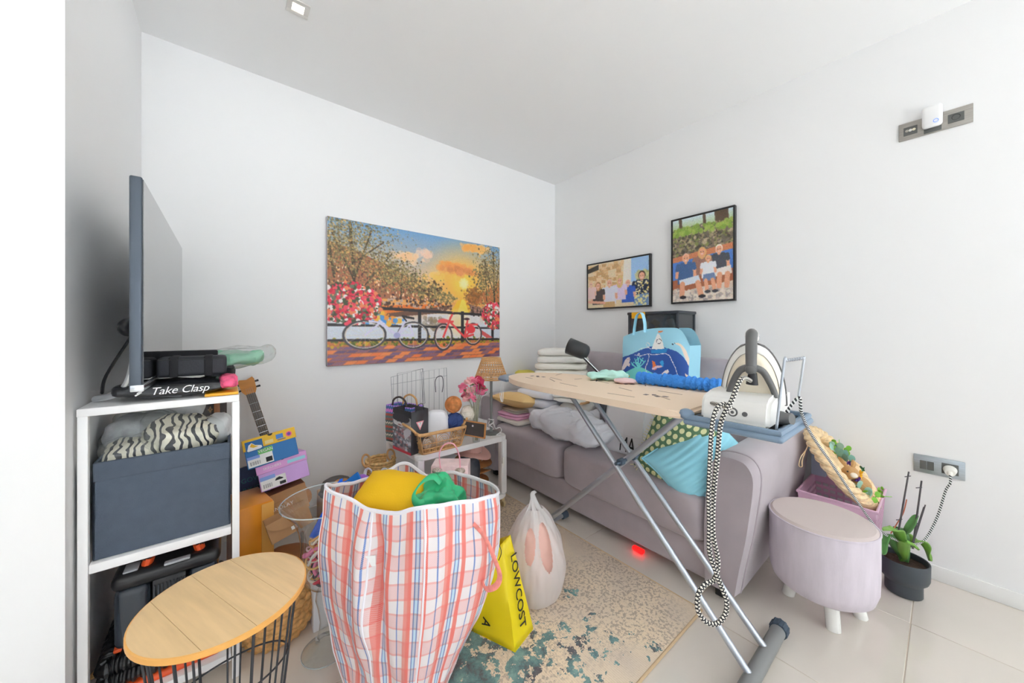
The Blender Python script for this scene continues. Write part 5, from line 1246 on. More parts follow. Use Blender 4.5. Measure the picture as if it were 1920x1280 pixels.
for k in range(60):
    a = k * .55; cw.append(V((lc.x + .017 * math.cos(a), lc.y + .017 * math.sin(a), KT + .02 + .075 * abs(math.sin(k * .09)))))
P = spline(cw[::2], 3) + spline([V((lc.x + .02, lc.y - .02, KT + .03)), V((lc.x + .05, lc.y - .03, KT + .035)), V((lc.x + .045, lc.y - .05, KT + .016)), V((lc.x - .01, lc.y - .07, KT + .006)), V((lc.x + .005, KY0 + .02, KT + .006)), V((lc.x + .01, KY0 - .008, KT - .005)), V((lc.x + .012, KY0 - .012, KT - .09)), V((lc.x + .014, KY0 - .012, KT - .13))], 6)
cdo = G().tube(P, .0026, 6).obj('cord', m_cord, t)
g = G().box((lc.x + .014, KY0 - .012, KT - .15), (.016, .012, .04), .004, 2)
for s_ in (-.004, .004): g.cyl((lc.x + .014 + s_, KY0 - .012, KT - .168), (lc.x + .014 + s_, KY0 - .012, KT - .188), .0018, None, 8)
g.obj('plug', mat('pale_plug', (216, 214, 206), .4), cdo)

# white bin, chalkboard, flowers
wb_ = atZ(884, 812, KT); yw = math.radians(8)
t = thing('white_tray_bin', 'small white open plastic bin with a dipped front on the cart', 'bin', (wb_.x, wb_.y, KT))
M = TR((wb_.x, wb_.y + .03, KT + .001), 0, 0, 6); pw_, pd_, ph_ = .10, .065, .072
G().prism([(-pw_, 0), (pw_, 0), (pw_, ph_), (pw_ * .3, ph_), (pw_ * .1, ph_ * .78), (-pw_ * .5, ph_ * .78), (-pw_ * .7, ph_), (-pw_, ph_)], .004, M @ basis((0, -pd_, 0), (1, 0, 0), (0, 0, 1)) ).obj('front', m_white, t)
G().span((-pw_, pd_ - .004, 0), (pw_, pd_, ph_), 0, 1, M).obj('back', m_white, t)
for s_ in (-1, 1): G().span((s_ * pw_ - .002, -pd_, 0), (s_ * pw_ + .002, pd_, ph_), 0, 1, M).obj('side', m_white, t)
G().span((-pw_, -pd_, 0), (pw_, pd_, .004), 0, 1, M).obj('bottom', m_white, t)
a = atD(866, 797, 2.10); b = atD(909, 794, 2.02); a.z = b.z = KT + .055
M = basis(a, b - a, (0, .35, 1)); wl = (b - a).length; hl = .088
t = thing('chalkboard', 'small wood-framed chalkboard leaning in the white bin', 'chalkboard', tuple(a))
G().span((.006, .006, -.006), (wl - .006, hl - .006, 0), 0, 1, M).obj('slate', mat('slate_board', (70, 66, 64), .7, var=.1, vscale=30), t)
m_fr = mat('light_oak_frame', (186, 130, 76), .5)
for q0, q1 in (((0, 0), (wl, .007)), ((0, hl - .007), (wl, hl)), ((0, 0), (.007, hl)), ((wl - .007, 0), (wl, hl))): G().span((q0[0], q0[1], -.008), (q1[0], q1[1], .004), .001, 1, M).obj('frame_bar', m_fr, t)
G().prism([(wl * .45 + .006 * math.cos(k * PI / 8), hl * .7 + .006 * math.sin(k * PI / 8)) for k in range(16)], .0005, M @ Matrix.Translation((0, 0, .0005))).obj('chalk_dot', m_whiteink, t)
fc_ = atD(893, 785, 2.14); fc_.z = KT
t = thing('flower_bouquet', 'bunch of pink and crimson artificial flowers on long stems on the cart', 'flowers', tuple(fc_))
m_stem = mat('flower_stem', (150, 150, 130), .6); m_gl = mat('flower_leaf', (96, 130, 84), .6)
fm = [mat('petal_pink', (236, 130, 160), .6), mat('petal_crimson', (172, 40, 74), .6), mat('petal_magenta', (226, 90, 160), .6), mat('petal_blush', (240, 186, 186), .6)]
G().lathe([(.0, .002), (.022, .002), (.024, .02), (.018, .07), (.015, .1)], fc_, 20).obj('glass_tube', m_glass, t)
for k, (px, py, c_) in enumerate(((868, 727, 0), (872, 738, 0), (880, 716, 3), (884, 732, 3), (893, 726, 2), (898, 714, 1), (903, 722, 1), (899, 737, 2), (886, 744, 0), (876, 746, 3), (905, 732, 0), (890, 714, 0))):
    c = atD(px, py, 2.14 + .05 * math.sin(k * 2.1)); g = G()
    for j in range(11):
        e = Euler((random.uniform(-1.2, 1.2), random.uniform(-1.2, 1.2), j * .57)).to_matrix().to_4x4()
        g.sph((0, 0, 0), (.022, .017, .004), 8, 5, Matrix.Translation(c) @ e @ Matrix.Translation((.014, 0, .004)))
    o = g.obj('blossom', fm[c_], t)
    G().tube(spline([c, c.lerp(fc_ + V((0, 0, .16)), .6), fc_ + V((random.uniform(-.008, .008), random.uniform(-.008, .008), .01))], 5), .0022, 5).obj('stem', m_stem, o)
    if k % 2 == 0: G().sph((0, 0, 0), (.018, .009, .002), 8, 5, Matrix.Translation(c + V((.01, -.015, -.015))) @ Euler((.6, .3, k)).to_matrix().to_4x4()).obj('leaf', m_gl, o)
# things on the lower shelf
def lump(nm, lab, cat, px, d, size, m, seed, rot=(0, 0, 0), amp=.012, e=.75, group=None, z=None):
    c = atD(*px, d)
    if z is not None: c.z = z
    return blob(size, e, e, 40, 22, TR(c, *rot), amp, 11, seed).obj(nm, m, None, label=lab, cat=cat, group=group)
lump('purple_cloth', 'bright purple cloth on the lower shelf of the cart', 'cloth', (842, 868), 1.92, (.11, .08, .06), mat('violet_cloth', (190, 90, 196), .8), 1, z=.34)
lump('black_plastic_sack', 'black shiny plastic sack on the lower shelf of the cart', 'bag', (878, 862), 1.98, (.062, .07, .06), mat('black_bin_liner', (34, 36, 42), .3), 5, amp=.02, z=.36)
lump('storage_hamper', 'woven tan hamper on the lower shelf under the purple cloth', 'basket', (850, 905), 1.95, (.16, .12, .095), m_sea, 3, amp=.006, e=.4, z=.197)
m_pk = mat('pale_pink_felt', (216, 172, 162), .8); m_tan = mat('tan_straw_hat', (170, 116, 68), .8, var=.15, vscale=40); m_tan2 = mat('brown_straw_hat', (146, 98, 56), .8, var=.2, vscale=40)
for k, (z, m, lab, rx, ry, cr) in enumerate(((.345, m_pk, 'pale pink wide-brimmed hat topmost in the pile under the cart', .125, 5, .06), (.288, m_tan2, 'brown straw hat just below the pink one on the cart shelf', .12, -7, .05), (.215, m_tan, 'tan straw hat in the middle of the hat pile on the cart shelf', .13, 8, .05), (.155, m_tan2, 'lowest brown hat of the pile on the cart shelf', .12, -10, .04))):
    hc = V((-1.262 - .012 * k, -.45 - .02 * (k % 2), z)); t = thing('sun_hat', lab, 'hat', tuple(hc), group='hats under the cart')
    M = TR(hc, 6 - 4 * k, ry, 30 * k)
    G().lathe([(.065, .002), (.09, -.002), (rx, -.012 - .006 * (k % 2)), (rx + .002, -.014), (rx, -.016), (.09, -.006), (.064, -.002)], (0, 0, 0), 40, 1, 1.1, M=M, f=lambda q, u, v: q + V((0, 0, .010 * math.sin(u * 4 * PI) * (q.xy.length / .12) ** 2))).obj('brim', m, t)
    G().lathe([(.068, 0), (.064, cr * .6), (.05, cr), (0, cr + .004)], (0, 0, 0), 32, M=M).obj('crown', m, t)
# pink gift bag in front of the cart
gb = atD(846, 905, 1.66)
t = thing('gift_bag', 'white and pink gift bag with a thin pink loop handle behind the plaid bag', 'gift bag', (gb.x, gb.y, .01))
M = basis((gb.x, gb.y, .01), RGT, (0, 0, 1)); ht = 1.153 - (866 - 618) / 658 * 1.66 - .01
m_gift = mat('pale_pink_gift_paper', (240, 214, 214), .4, var=.12, vscale=30)
G().span((-.085, 0, -.05), (.085, ht, .05), .003, 1, M).obj('body', m_gift, t)
G().tube(spline([M @ V((-.04, ht - .01, .052)), M @ V((-.045, ht + .06, .05)), M @ V((-.02, ht + .10, .048)), M @ V((.02, ht + .10, .048)), M @ V((.045, ht + .05, .05)), M @ V((.05, ht - .01, .052))], 7), .003, 6).obj('loop_handle', mat('pink_cord', (240, 170, 184), .6), t)
m_glit = mat('silver_glitter', (170, 160, 150), .3, .6, var=.5, vscale=200)
for x in (-.055, .05): G().sph(M @ V((x, ht - .02, .05)), (.024, .024, .014)).obj('glitter_motif', m_glit, t)
# straw basket with wooden ring handle and a white carrier bag
sb = V((-1.80, -.235, .201))
t = thing('straw_basket', 'small straw basket with wooden loop handles on the carton by the wall', 'basket', tuple(sb))
for k in range(9):
    z = .008 + k * .0165; q = .062 + .022 * (k / 8) ** .7
    n = 60; G().tube([sb + V((q * math.cos(j * 2 * PI / n), q * math.sin(j * 2 * PI / n), z)) for j in range(n)], lambda s_: .009 * (1 + .16 * math.sin(s_ * (n - 1) * 2 * PI / 4 + k * PI)), 7, closed=True).obj('coil', m_straw, t, smooth=60)
G().lathe([(0, .004), (.06, .004), (.08, .13)], sb, 24).obj('lining', m_straw, t)
for s_, a in ((-1, .5), (1, -.2)):
    G().tube([sb + V((s_ * .075 - .02 + .045 * math.cos(q * PI / 10) * .5 * s_ * -1, -.03 + .05 * math.sin(q * PI / 10) * .3, .165 + .032 * math.sin(q * PI / 10))) for q in range(20)], .006, 8, closed=True).obj('wooden_handle', m_rattan, t)
m_milk = mat('white_carrier_plastic', (238, 238, 240), .35, subs=0)
wc_ = atD(705, 900, 1.92); wc_.z = .265
t = thing('carrier_bag', 'white carrier bag with looped handles behind the plaid bag', 'plastic bag', (wc_.x, wc_.y, .201))
blob((.085, .06, .065), .8, .7, 44, 22, TR(wc_, 0, 0, -39), .018, 13, 4).obj('body', m_milk, t)
for x in (-.045, .045):
    b0 = wc_ + RGT * x; G().tube(spline([b0 + V((0, 0, .045)) - RGT * .022, b0 + V((0, 0, .115)) - RGT * .012, b0 + V((0, 0, .128)) + RGT * .008, b0 + V((0, 0, .10)) + RGT * .026, b0 + V((0, 0, .04)) + RGT * .028], 6), .009, 8, flat=.5).obj('handle', m_milk, t)

# ================================================================== BIG PLAID LAUNDRY BAG
rim = [atD(*p) for p in ((611, 914, 1.10), (655, 938, 1.06), (700, 958, 1.03), (745, 962, 1.0), (797, 952, .985), (850, 945, 1.01), (905, 936, 1.06), (934, 926, 1.12), (925, 912, 1.20), (890, 898, 1.28), (845, 886, 1.34), (805, 896, 1.35), (765, 870, 1.37), (720, 886, 1.34), (670, 904, 1.26), (630, 910, 1.17))]
bot = [atD(*p) for p in ((650, 0, 1.08), (670, 0, 1.03), (700, 0, 1.0), (735, 0, .985), (770, 0, .98), (795, 0, 1.0), (815, 0, 1.04), (828, 0, 1.10), (825, 0, 1.15), (812, 0, 1.20), (795, 0, 1.24), (770, 0, 1.25), (745, 0, 1.25), (715, 0, 1.24), (680, 0, 1.20), (658, 0, 1.14))]
for p in bot: p.z = .0
NU, NV = 240, 110
rl = spline(rim, NU // 16, closed=True); bl_ = spline(bot, NU // 16, closed=True)
peri = [0]
for i in range(NU): peri.append(peri[-1] + (rl[(i + 1) % NU] - rl[i]).length)
cent = sum((p for p in rl), V()) / NU
def wr(p, i, v):
    k = noise.noise(V((i * .075, v * 3.2, 1.))) * .5 + noise.noise(V((i * .2, v * 7 + i * .04, 5.))) * .3 + .25 * math.sin(i * .21 + 3 * v + 2.2 * noise.noise(V((i * .03, v * 4, 2))))
    cr = -.040 * math.exp(-((i - 33 - 6 * v) / 4.) ** 2) * math.sin(min(1, v * 1.5) * PI) + .020 * math.exp(-((i - 25 - 6 * v) / 5.) ** 2) * math.sin(min(1, v * 1.5) * PI)
    return k * .019 * min(1, v * 6 + .25) + cr
def bagpt(u, v):
    i = round(u * NU) % NU; s_ = v ** 1.7
    z = rl[i].z * (1 - v) + .012 * v
    p = rl[i].lerp(bl_[i], s_); out = V((p.x - cent.x, p.y - cent.y, 0)).normalized()
    bul = .022 * math.sin(min(1, v * 1.25) * PI)
    p = p + out * (bul + wr(p, i, v)); p.z = z + .006 * noise.noise(V((i * .1, v * 6, 9)))
    return p
def plaid(nt, b, u, v):
    U = M_(nt, 'FRACT', M_(nt, 'DIVIDE', u, .108)); Vv = M_(nt, 'FRACT', M_(nt, 'DIVIDE', v, .083))
    cu = ramp(nt, U, [(0, (236, 104, 84)), (.10, (250, 236, 236)), (.17, (78, 112, 176)), (.205, (190, 222, 240)), (.27, (78, 112, 176)), (.305, (250, 240, 240)), (.37, (236, 104, 84)), (.48, (255, 246, 246)), (.70, (84, 120, 186)), (.735, (255, 246, 246)), (.90, (244, 150, 136))])
    cv = ramp(nt, Vv, [(0, (246, 150, 140)), (.07, (252, 206, 204)), (.50, (246, 150, 140)), (.57, (255, 255, 255))])
    col = mixc(nt, .8, cu, cv, 'MULTIPLY')
    ck = nt.nodes.new('ShaderNodeTexChecker'); ck.inputs['Scale'].default_value = 420
    uvn = nt.nodes.new('ShaderNodeUVMap'); uvn.uv_map = 'UVMap'; nt.links.new(uvn.outputs[0], ck.inputs[0])
    col = mixc(nt, M_(nt, 'MULTIPLY', ck.outputs['Fac'], .30), col, C(255, 252, 252)); nt.links.new(col, b.inputs['Base Color'])
m_plaid = uvmat('red_white_blue_plaid_weave', plaid, .42)
t = thing('plaid_bag', 'large red, white and blue plaid laundry bag standing open in front', 'laundry bag', (cent.x, cent.y, 0))
g = G().grid(bagpt, NU, NV, cu=True, uv=lambda u, v: (peri[min(NU, round(u * NU))], .66 * (1 - v)))
bmv = [bl_[i] for i in range(0, NU, 4)]
o = g.obj('woven_body', m_plaid, t, fixn=False, smooth=180); sm = o.modifiers.new('thickness', 'SOLIDIFY'); sm.thickness = .0022
G().prism([(p.x, p.y) for p in bmv], .006, Matrix.Translation((0, 0, .002))).obj('bottom_panel', m_plaid, t)
m_pipe = mat('white_piping', (240, 238, 244), .5)
G().tube([bagpt(i / NU, 0) + V((0, 0, .002)) for i in range(0, NU, 2)], .0065, 8, closed=True, flat=.7).obj('rim_binding', m_pipe, t)
for k in (0, 30, 60, 105):
    G().tube([bagpt(k / NU, j / 60) for j in range(61)], .0045, 6, flat=.8).obj('seam_binding', m_pipe, t)
m_strapm = mat('pink_plaid_strap', (244, 150, 140), .6, var=.2, vscale=60)
q0 = atD(893, 985, 1.02)
G().tube(spline([atD(888, 982, 1.035), atD(908, 1005, 1.01), atD(926, 1045, 1.0), atD(937, 1078, .995), atD(930, 1098, 1.0), atD(912, 1104, 1.02), atD(905, 1090, 1.04)], 7), .0085, 8, flat=.35).obj('carry_strap', m_strapm, t)
tg = atD(690, 1052, 1.012)
G().box((0, 0, 0), (.042, .0012, .032), M=TR(tg, 4, 0, -30)).obj('care_label', m_lab, t)
# contents
t_c = V((cent.x, cent.y, .50))
blob((.20, .13, .09), .8, .7, 40, 20, TR((cent.x, cent.y, .46), 0, 0, -39), .02, 9, 5).obj('laundry_fill', mat('pale_laundry', (226, 214, 206), .9), None, label='pale bundled laundry deep inside the plaid bag', cat='laundry')
pillow(.27, .20, .12, 40, .05, .007, 10, 3, M=TR(atD(745, 928, 1.18), 16, 6, -42)).obj('yellow_cushion', mat('bright_yellow_cotton', (250, 196, 8), .8, bump=.2, bscale=200), None, label='bright yellow cushion stuffed in the plaid bag', cat='cushion')
gp = atD(826, 932, 1.14)
t = thing('green_carrier_bag', 'crumpled green plastic carrier bag on top of the plaid bag', 'plastic bag', tuple(gp))
m_grn = mat('green_carrier_plastic', (52, 178, 122), .3, trans=.15)
blob((.075, .07, .05), .9, .9, 60, 30, TR(gp + V((0, 0, -.005)), 0, 0, -39), .036, 13, 6, 3).obj('body', m_grn, t)
G().tube(spline([atD(806, 940, 1.09), atD(785, 945, 1.08), atD(776, 928, 1.09), atD(790, 905, 1.11), atD(812, 893, 1.13), atD(826, 905, 1.13)], 7), lambda q: .010 + .006 * math.sin(q * 9), 8, flat=.5).obj('handle', m_grn, t)

# ================================================================== YELLOW BAG, WHITE CARRIER BAG IN FRONT OF THE SOFA
m_yel = mat('bright_yellow_paper', (248, 224, 20), .4)
t = thing('yellow_bag', 'bright yellow paper bag lettered LOWCOST leaning beside the plaid bag', 'paper bag', tuple(atZ(940, 1200, .01)))
Bq, Lq, Rq = atZ(966, 1222, .011), atZ(882, 1180, .012), atZ(1000, 1177, .012)
Tq, T2, T3 = atD(957, 1002, 1.36), atD(905, 1056, 1.30), atD(935, 1010, 1.44); Fq = atD(938, 1085, 1.29); Bk = Lq + (Rq - Bq)
def quadg(pts, nu, nv, seed, amp=.004):
    a, b, c, d = pts
    return lambda u, v: a.lerp(b, u).lerp(d.lerp(c, u), v) + V((0, 0, 0)) + (b - a).cross(d - a).normalized() * (amp * noise.noise(V((u * 4 + seed, v * 5, seed))))
g = G()
for k, q in enumerate(([Lq, Bq, Tq.lerp(T2, .35), T2], [Bq, Rq, Tq, Tq.lerp(T2, .35)], [Rq, Bk, T3, Tq], [Bk, Lq, T2, T3])):
    g.grid(quadg(q, 10, 14, k), 10, 14)
bmesh.ops.remove_doubles(g.bm, verts=g.bm.verts, dist=.004)
o = g.obj('body', m_yel, t, smooth=60); sm = o.modifiers.new('thickness', 'SOLIDIFY'); sm.thickness = .0015
G().prism([(0, 0)] + [((p - Lq).dot((Bq - Lq).normalized()), (p - Lq).dot((Bq - Lq).normalized().cross(V((0, 0, -1))) * -1)) for p in (Bq, Rq, Bk)], .002, basis(Lq, Bq - Lq, (Bq - Lq).normalized().cross(V((0, 0, -1))) * -1)).obj('base', m_yel, t)
up_ = (Tq - (Bq + Rq) / 2).normalized(); ac = (Rq - Bq).normalized(); nn = ac.cross(up_).normalized()
if nn.dot(CAM - Bq) < 0: nn = -nn
mid = (Bq.lerp(Rq, .42)).lerp(Tq, .47) + nn * .0055
text('lettering', 'LOWCOST', m_ink, .052, basis(mid, -up_, nn.cross(-up_)), t, space=.98)
n2 = (Bq - Lq).normalized().cross((T2 - Lq).normalized()); n2 = n2 if n2.dot(CAM - Lq) > 0 else -n2
text('lettering', 'A', m_ink, .05, basis(Lq.lerp(Bq, .40).lerp(T2, .22) + n2 * .005, -(T2 - Lq).normalized(), n2.cross(-(T2 - Lq).normalized())), t)
G().tube(spline([atD(935, 1050, 1.31), atD(940, 1035, 1.3), atD(934, 1018, 1.31), atD(928, 1030, 1.33)], 5), .0015, 5).obj('handle_cord', m_blackpl, t)
m_wp = bpy.data.materials.new('translucent_white_plastic'); m_wp.use_nodes = True; nt = m_wp.node_tree; b_ = nt.nodes['Principled BSDF']; b_.inputs['Base Color'].default_value = C(244, 243, 242); b_.inputs['Roughness'].default_value = .3
tr = nt.nodes.new('ShaderNodeBsdfTransparent'); tl = nt.nodes.new('ShaderNodeBsdfTranslucent'); tl.inputs[0].default_value = C(246, 244, 242); ms = nt.nodes.new('ShaderNodeMixShader'); ms.inputs[0].default_value = .4; ms2 = nt.nodes.new('ShaderNodeMixShader'); ms2.inputs[0].default_value = .16
nt.links.new(b_.outputs[0], ms.inputs[1]); nt.links.new(tl.outputs[0], ms.inputs[2]); nt.links.new(ms.outputs[0], ms2.inputs[1]); nt.links.new(tr.outputs[0], ms2.inputs[2]); nt.links.new(ms2.outputs[0], nt.nodes['Material Output'].inputs[0])
wc = atZ(1002, 1112, .011); wc = V((wc.x, wc.y, .0105))
t = thing('white_carrier_bag', 'full white carrier bag with pinkish cloth showing, on the rug', 'plastic bag', tuple(wc))
prof = [(0, .004), (.085, .004), (.110, .03), (.124, .09), (.130, .16), (.122, .22), (.104, .27), (.080, .315), (.056, .35), (.034, .375)]
def wrk(q, u, v):
    d = V((q.x - wc.x, q.y - wc.y, 0)); k = 1 + (.11 * noise.noise(V((u * 14, v * 2.5, 3))) + .07 * noise.noise(V((u * 30, v * 7, 8)))) * min(1, v * 2) + (.10 * math.sin(u * 2 * PI * 9 + 5 * v) * max(0, v - .55))
    return V((wc.x + d.x * k, wc.y + d.y * k, q.z))
pr = spline([V((a, 0, b)) for a, b in prof], 4)
def hole(u, v): return False
pr = spline([V((a, 0, b)) for a, b in prof], 9)
g = G().lathe([(p.x, p.z) for p in pr], wc, 260, f=wrk)
# the two side openings between the handles
cam_dir = (CAM - wc); 
g.bm.faces.ensure_lookup_table(); kill = []
for f_ in g.bm.faces:
    c = f_.calc_center_median(); rel = c - wc; a = rel.dot(RGT); b2 = rel.dot(-FWD)
    k2 = 1 - (rel.z - .20) * 3.2
    if b2 > 0 and (((a + .030 * k2) / .021) ** 2 + ((rel.z - .262) / .062) ** 2 < 1 or ((a - .048 * k2) / .024) ** 2 + ((rel.z - .255) / .085) ** 2 < 1): kill.append(f_)
bmesh.ops.delete(g.bm, geom=kill, context='FACES')
g.obj('bag_film', m_wp, t, smooth=60)
for a0, a1, b2 in ((-.055, .004, .035), (.070, .004, .02), (.012, .0, .05)):
    p0 = wc + RGT * a0 - FWD * b2 + V((0, 0, .24)); p3 = wc + RGT * (a1 - .01) + V((0, 0, .43))
    G().tube(spline([p0, p0.lerp(p3, .4) + RGT * (a0 * .25) - FWD * .012, p0.lerp(p3, .75), p3, p3 + V((0, 0, .012)) + RGT * .012], 7), lambda q: .0135 - .004 * q, 10, flat=.45).obj('handle', m_wp, t)
blob((.088, .086, .16), .8, .85, 36, 24, TR(wc + V((0, 0, .175))), .016, 10, 4).obj('pink_garment', mat('dusty_pink_cloth', (226, 184, 172), .85, var=.08), None, label='dusty pink garment inside the white carrier bag on the rug', cat='garment')
blob((.05, .05, .13), .8, .8, 30, 20, TR(atZ(935, 1090, .14)), .01, 10, 2).obj('beige_parcel', mat('beige_wrap', (226, 204, 170), .7), None, label='beige wrapped parcel inside the yellow bag', cat='parcel')

# ================================================================== THINGS ON THE SOFA
SEAT = .445
m_tow = mat('white_terry', (240, 238, 232), .95, bump=.6, bscale=260, bdist=.003)
m_linen = mat('white_bed_linen', (232, 234, 242), .85, var=.02)
def fold(nm, lab, cat, c, sz, rz, m, n=2, seed=0, group=None, amp=.006, tilt=(0, 0)):
    """folded textile: n rounded layers lying on each other"""
    t = thing(nm, lab, cat, tuple(c), group=group)
    h_ = sz[2] / n
    for k in range(n):
        blob((sz[0] / 2 * (1 - .015 * (k % 2)), sz[1] / 2, h_ / 2 * 1.06), .5, .28, 52, 16, TR(V(c) + V((0, 0, h_ * (k + .5))), tilt[0], tilt[1], rz), amp, 9, seed + k).obj('fold_layer', m, t)
    return t
# pile at the far left end of the sofa
px0 = V((-.56, -.47, SEAT))
fold('folded_sheets', 'pile of white folded sheets at the left end of the sofa', 'linen', px0, (.42, .36, .25), 8, m_linen, 4, 2)
zt = SEAT + .255
m_tow2 = mat('cream_terry', (236, 232, 222), .95, bump=.6, bscale=260, bdist=.003)
tb = atX(1052, 690, -.52)
for k, (lab, w_, h_) in enumerate((('lowest white bath towel in the folded stack behind the ironing board', .40, .085), ('middle white bath towel in the folded stack behind the ironing board', .40, .10), ('topmost white bath towel in the folded stack behind the ironing board', .39, .105))):
    fold('bath_towel', lab, 'towel', (tb.x + .01 * k, tb.y + .005 * (k % 2), .713 + (0, .086, .187)[k]), (w_, .26, h_), -55 + 3 * k, m_tow if k != 1 else m_tow2, 2, 3 + k, 'folded bath towels', .008)
blob((.07, .09, .03), .8, .6, 30, 16, TR(atX(985, 700, -.45), 0, 0, 20), .006, 14, 2).obj('yellow_cloth', mat('mustard_cloth', (200, 186, 84), .85), None, label='mustard cloth tucked beside the towel stack', cat='cloth')
a = atX(1020, 762, -.80)
fold('folded_blanket', 'cream folded blanket under the pink cloth on the sofa', 'blanket', (-.80, -.36, SEAT), (.22, .30, .035), 0, m_tow2, 1, 5)
fold('pink_cloth', 'pink folded cloth on the left end of the sofa', 'cloth', (-.80, -.35, SEAT + .036), (.20, .26, .04), 5, mat('rose_cloth', (232, 176, 206), .85, var=.05), 2, 8, amp=.010)
fold('grey_cloth', 'grey-beige folded cloth above the pink one on the sofa', 'cloth', (-.79, -.36, SEAT + .077), (.18, .22, .03), -4, mat('greige_cloth', (186, 178, 168), .85, var=.08), 2, 4, amp=.008)
pillow(.30, .36, .11, 32, .06, .008, 8, 2, M=TR((-.79, -.37, SEAT + .165), 0, 10, 8)).obj('tan_cushion', mat('ochre_linen', (220, 186, 128), .9, bump=.2, bscale=200), None, label='tan ochre cushion on the cloth pile behind the board nose', cat='cushion')
# duvet and white heap
t = thing('white_duvet', 'bulky white duvet rolled along the front of the sofa seat', 'duvet', (-.78, -.9, SEAT))
g = blob((.155, .34, .082), .75, .6, 90, 44, TR((-.785, -.905, SEAT + .078), 0, 0, -4), 0)
bmesh.ops.recalc_face_normals(g.bm, faces=g.bm.faces); g.noise(.024, 7, 3, 3); g.noise(.007, 26, 5, 2)
g.warp(lambda p: p + V((0, 0, .006 * math.sin(60 * (p.y * .9 + p.x * .45) + 6 * noise.noise(p * 5))) if p.z > SEAT + .03 else V()))
g.obj('body', m_linen, t, smooth=180)
for k, (c, sz, rz, lab) in enumerate((((-.58, -.80, SEAT + .105), (.14, .13, .10), 10, 'rounded heap of white towelling behind the duvet'), ((-.60, -1.02, SEAT + .09), (.12, .11, .088), -20, 'crumpled white sheet between the duvet and the white paper bag'))):
    blob(sz, .75, .7, 50, 28, TR(c, 0, 0, rz), .022, 9, 6 + k).obj('white_heap', m_tow if k == 0 else m_linen, None, label=lab, cat='linen')
fold('rolled_towel', 'white towel folded over on top of the linen heap', 'towel', (-.62, -.78, SEAT + .205), (.24, .24, .055), 20, m_tow, 2, 12, amp=.012)
G().span((-.70, -.93, SEAT + .205), (-.62, -.80, SEAT + .22), .004).obj('tan_envelope', mat('tan_paper', (206, 164, 120), .8), None, label='tan paper envelope sticking out of the linen heap', cat='envelope')
# dark case standing up
t = thing('dark_case', 'dark grey slim case standing behind the white paper bag', 'case', (-.62, -1.13, SEAT))
G().span((-.76, -1.155, SEAT + .002), (-.45, -1.115, SEAT + .33), .006, 2).obj('shell', mat('graphite_case', (76, 76, 80), .5), t)
G().tube(spline([(-.74, -1.157, SEAT + .05), (-.70, -1.158, SEAT + .3), (-.48, -1.157, SEAT + .3)], 3), .003, 6).obj('zip', m_chrome, t)
zc = SEAT + .333
pn = G().cyl((-.72, -1.10, zc + .012), (-.52, -1.17, zc + .075), .007, .005, 12).obj('gold_pen', mat('gold_metal', (212, 164, 70), .3, .8), None, label='gold pen resting on the dark case left of the ocean tote', cat='pen')
g = G()
for k in range(4):
    g.tube([V((-.62 + .035 * math.cos(q * PI / 10 + k), -1.135 + .03 * math.sin(q * PI / 10), zc + .012 + .022 * k * .6 + .008 * math.sin(q * PI / 5 + k))) for q in range(20)], .0045, 6, closed=True)
g.obj('cable_bundle', m_blackpl, None, label='coiled black cable on top of the dark case', cat='cable')
# white paper bag lettered M
t = thing('white_paper_bag', 'white paper carrier bag with a thin black M on the sofa seat', 'paper bag', (-.72, -1.32, SEAT))
M = basis((-.79, -1.165, SEAT + .002), (0.02, -1, 0), (.16, 0, 1)); wb2 = .325; hb2 = .30
m_wpap = mat('white_paper', (240, 240, 244), .6)
g = G(); g.grid(lambda u, v: M @ V((wb2 * u, hb2 * v, .012 * math.sin(v * PI) * math.sin(u * PI) + .004 * noise.noise(V((u * 5, v * 6, 1))))), 24, 20)
g.grid(lambda u, v: M @ V((wb2 * u, hb2 * v, -.11)), 6, 6)
for x in (0, wb2): g.grid(lambda u, v, x=x: M @ V((x, hb2 * v, -.11 * u)), 4, 6)
g.grid(lambda u, v: M @ V((wb2 * u, 0, -.11 * v)), 6, 3)
o = g.obj('body', m_wpap, t); sm = o.modifiers.new('thickness', 'SOLIDIFY'); sm.thickness = .002
G().span((wb2 * .42, hb2 * .36, .008), (wb2 * .78, hb2 * 1.01, .020), .004, 2, M).obj('pocket_flap', m_wpap, t)
text('lettering', 'MA', m_ink, .095, M @ Matrix.Translation((wb2 * .50, hb2 * .17, .014)) @ Matrix.Diagonal((.72, 1.25, 1, 1)), t)
for x in (.3, .62): G().tube(spline([M @ V((wb2 * x, hb2 - .01, .003)), M @ V((wb2 * x + .02, hb2 + .05, .01)), M @ V((wb2 * x + .06, hb2 + .05, .01)), M @ V((wb2 * x + .08, hb2 - .01, .003))], 5), .003, 6).obj('handle', m_wpap, t)
# blanket that carries the tote
fold('white_blanket', 'thick white folded blanket under the ocean tote', 'blanket', (-.46, -1.34, SEAT), (.28, .50, .24), 0, m_tow, 3, 14, amp=.008)
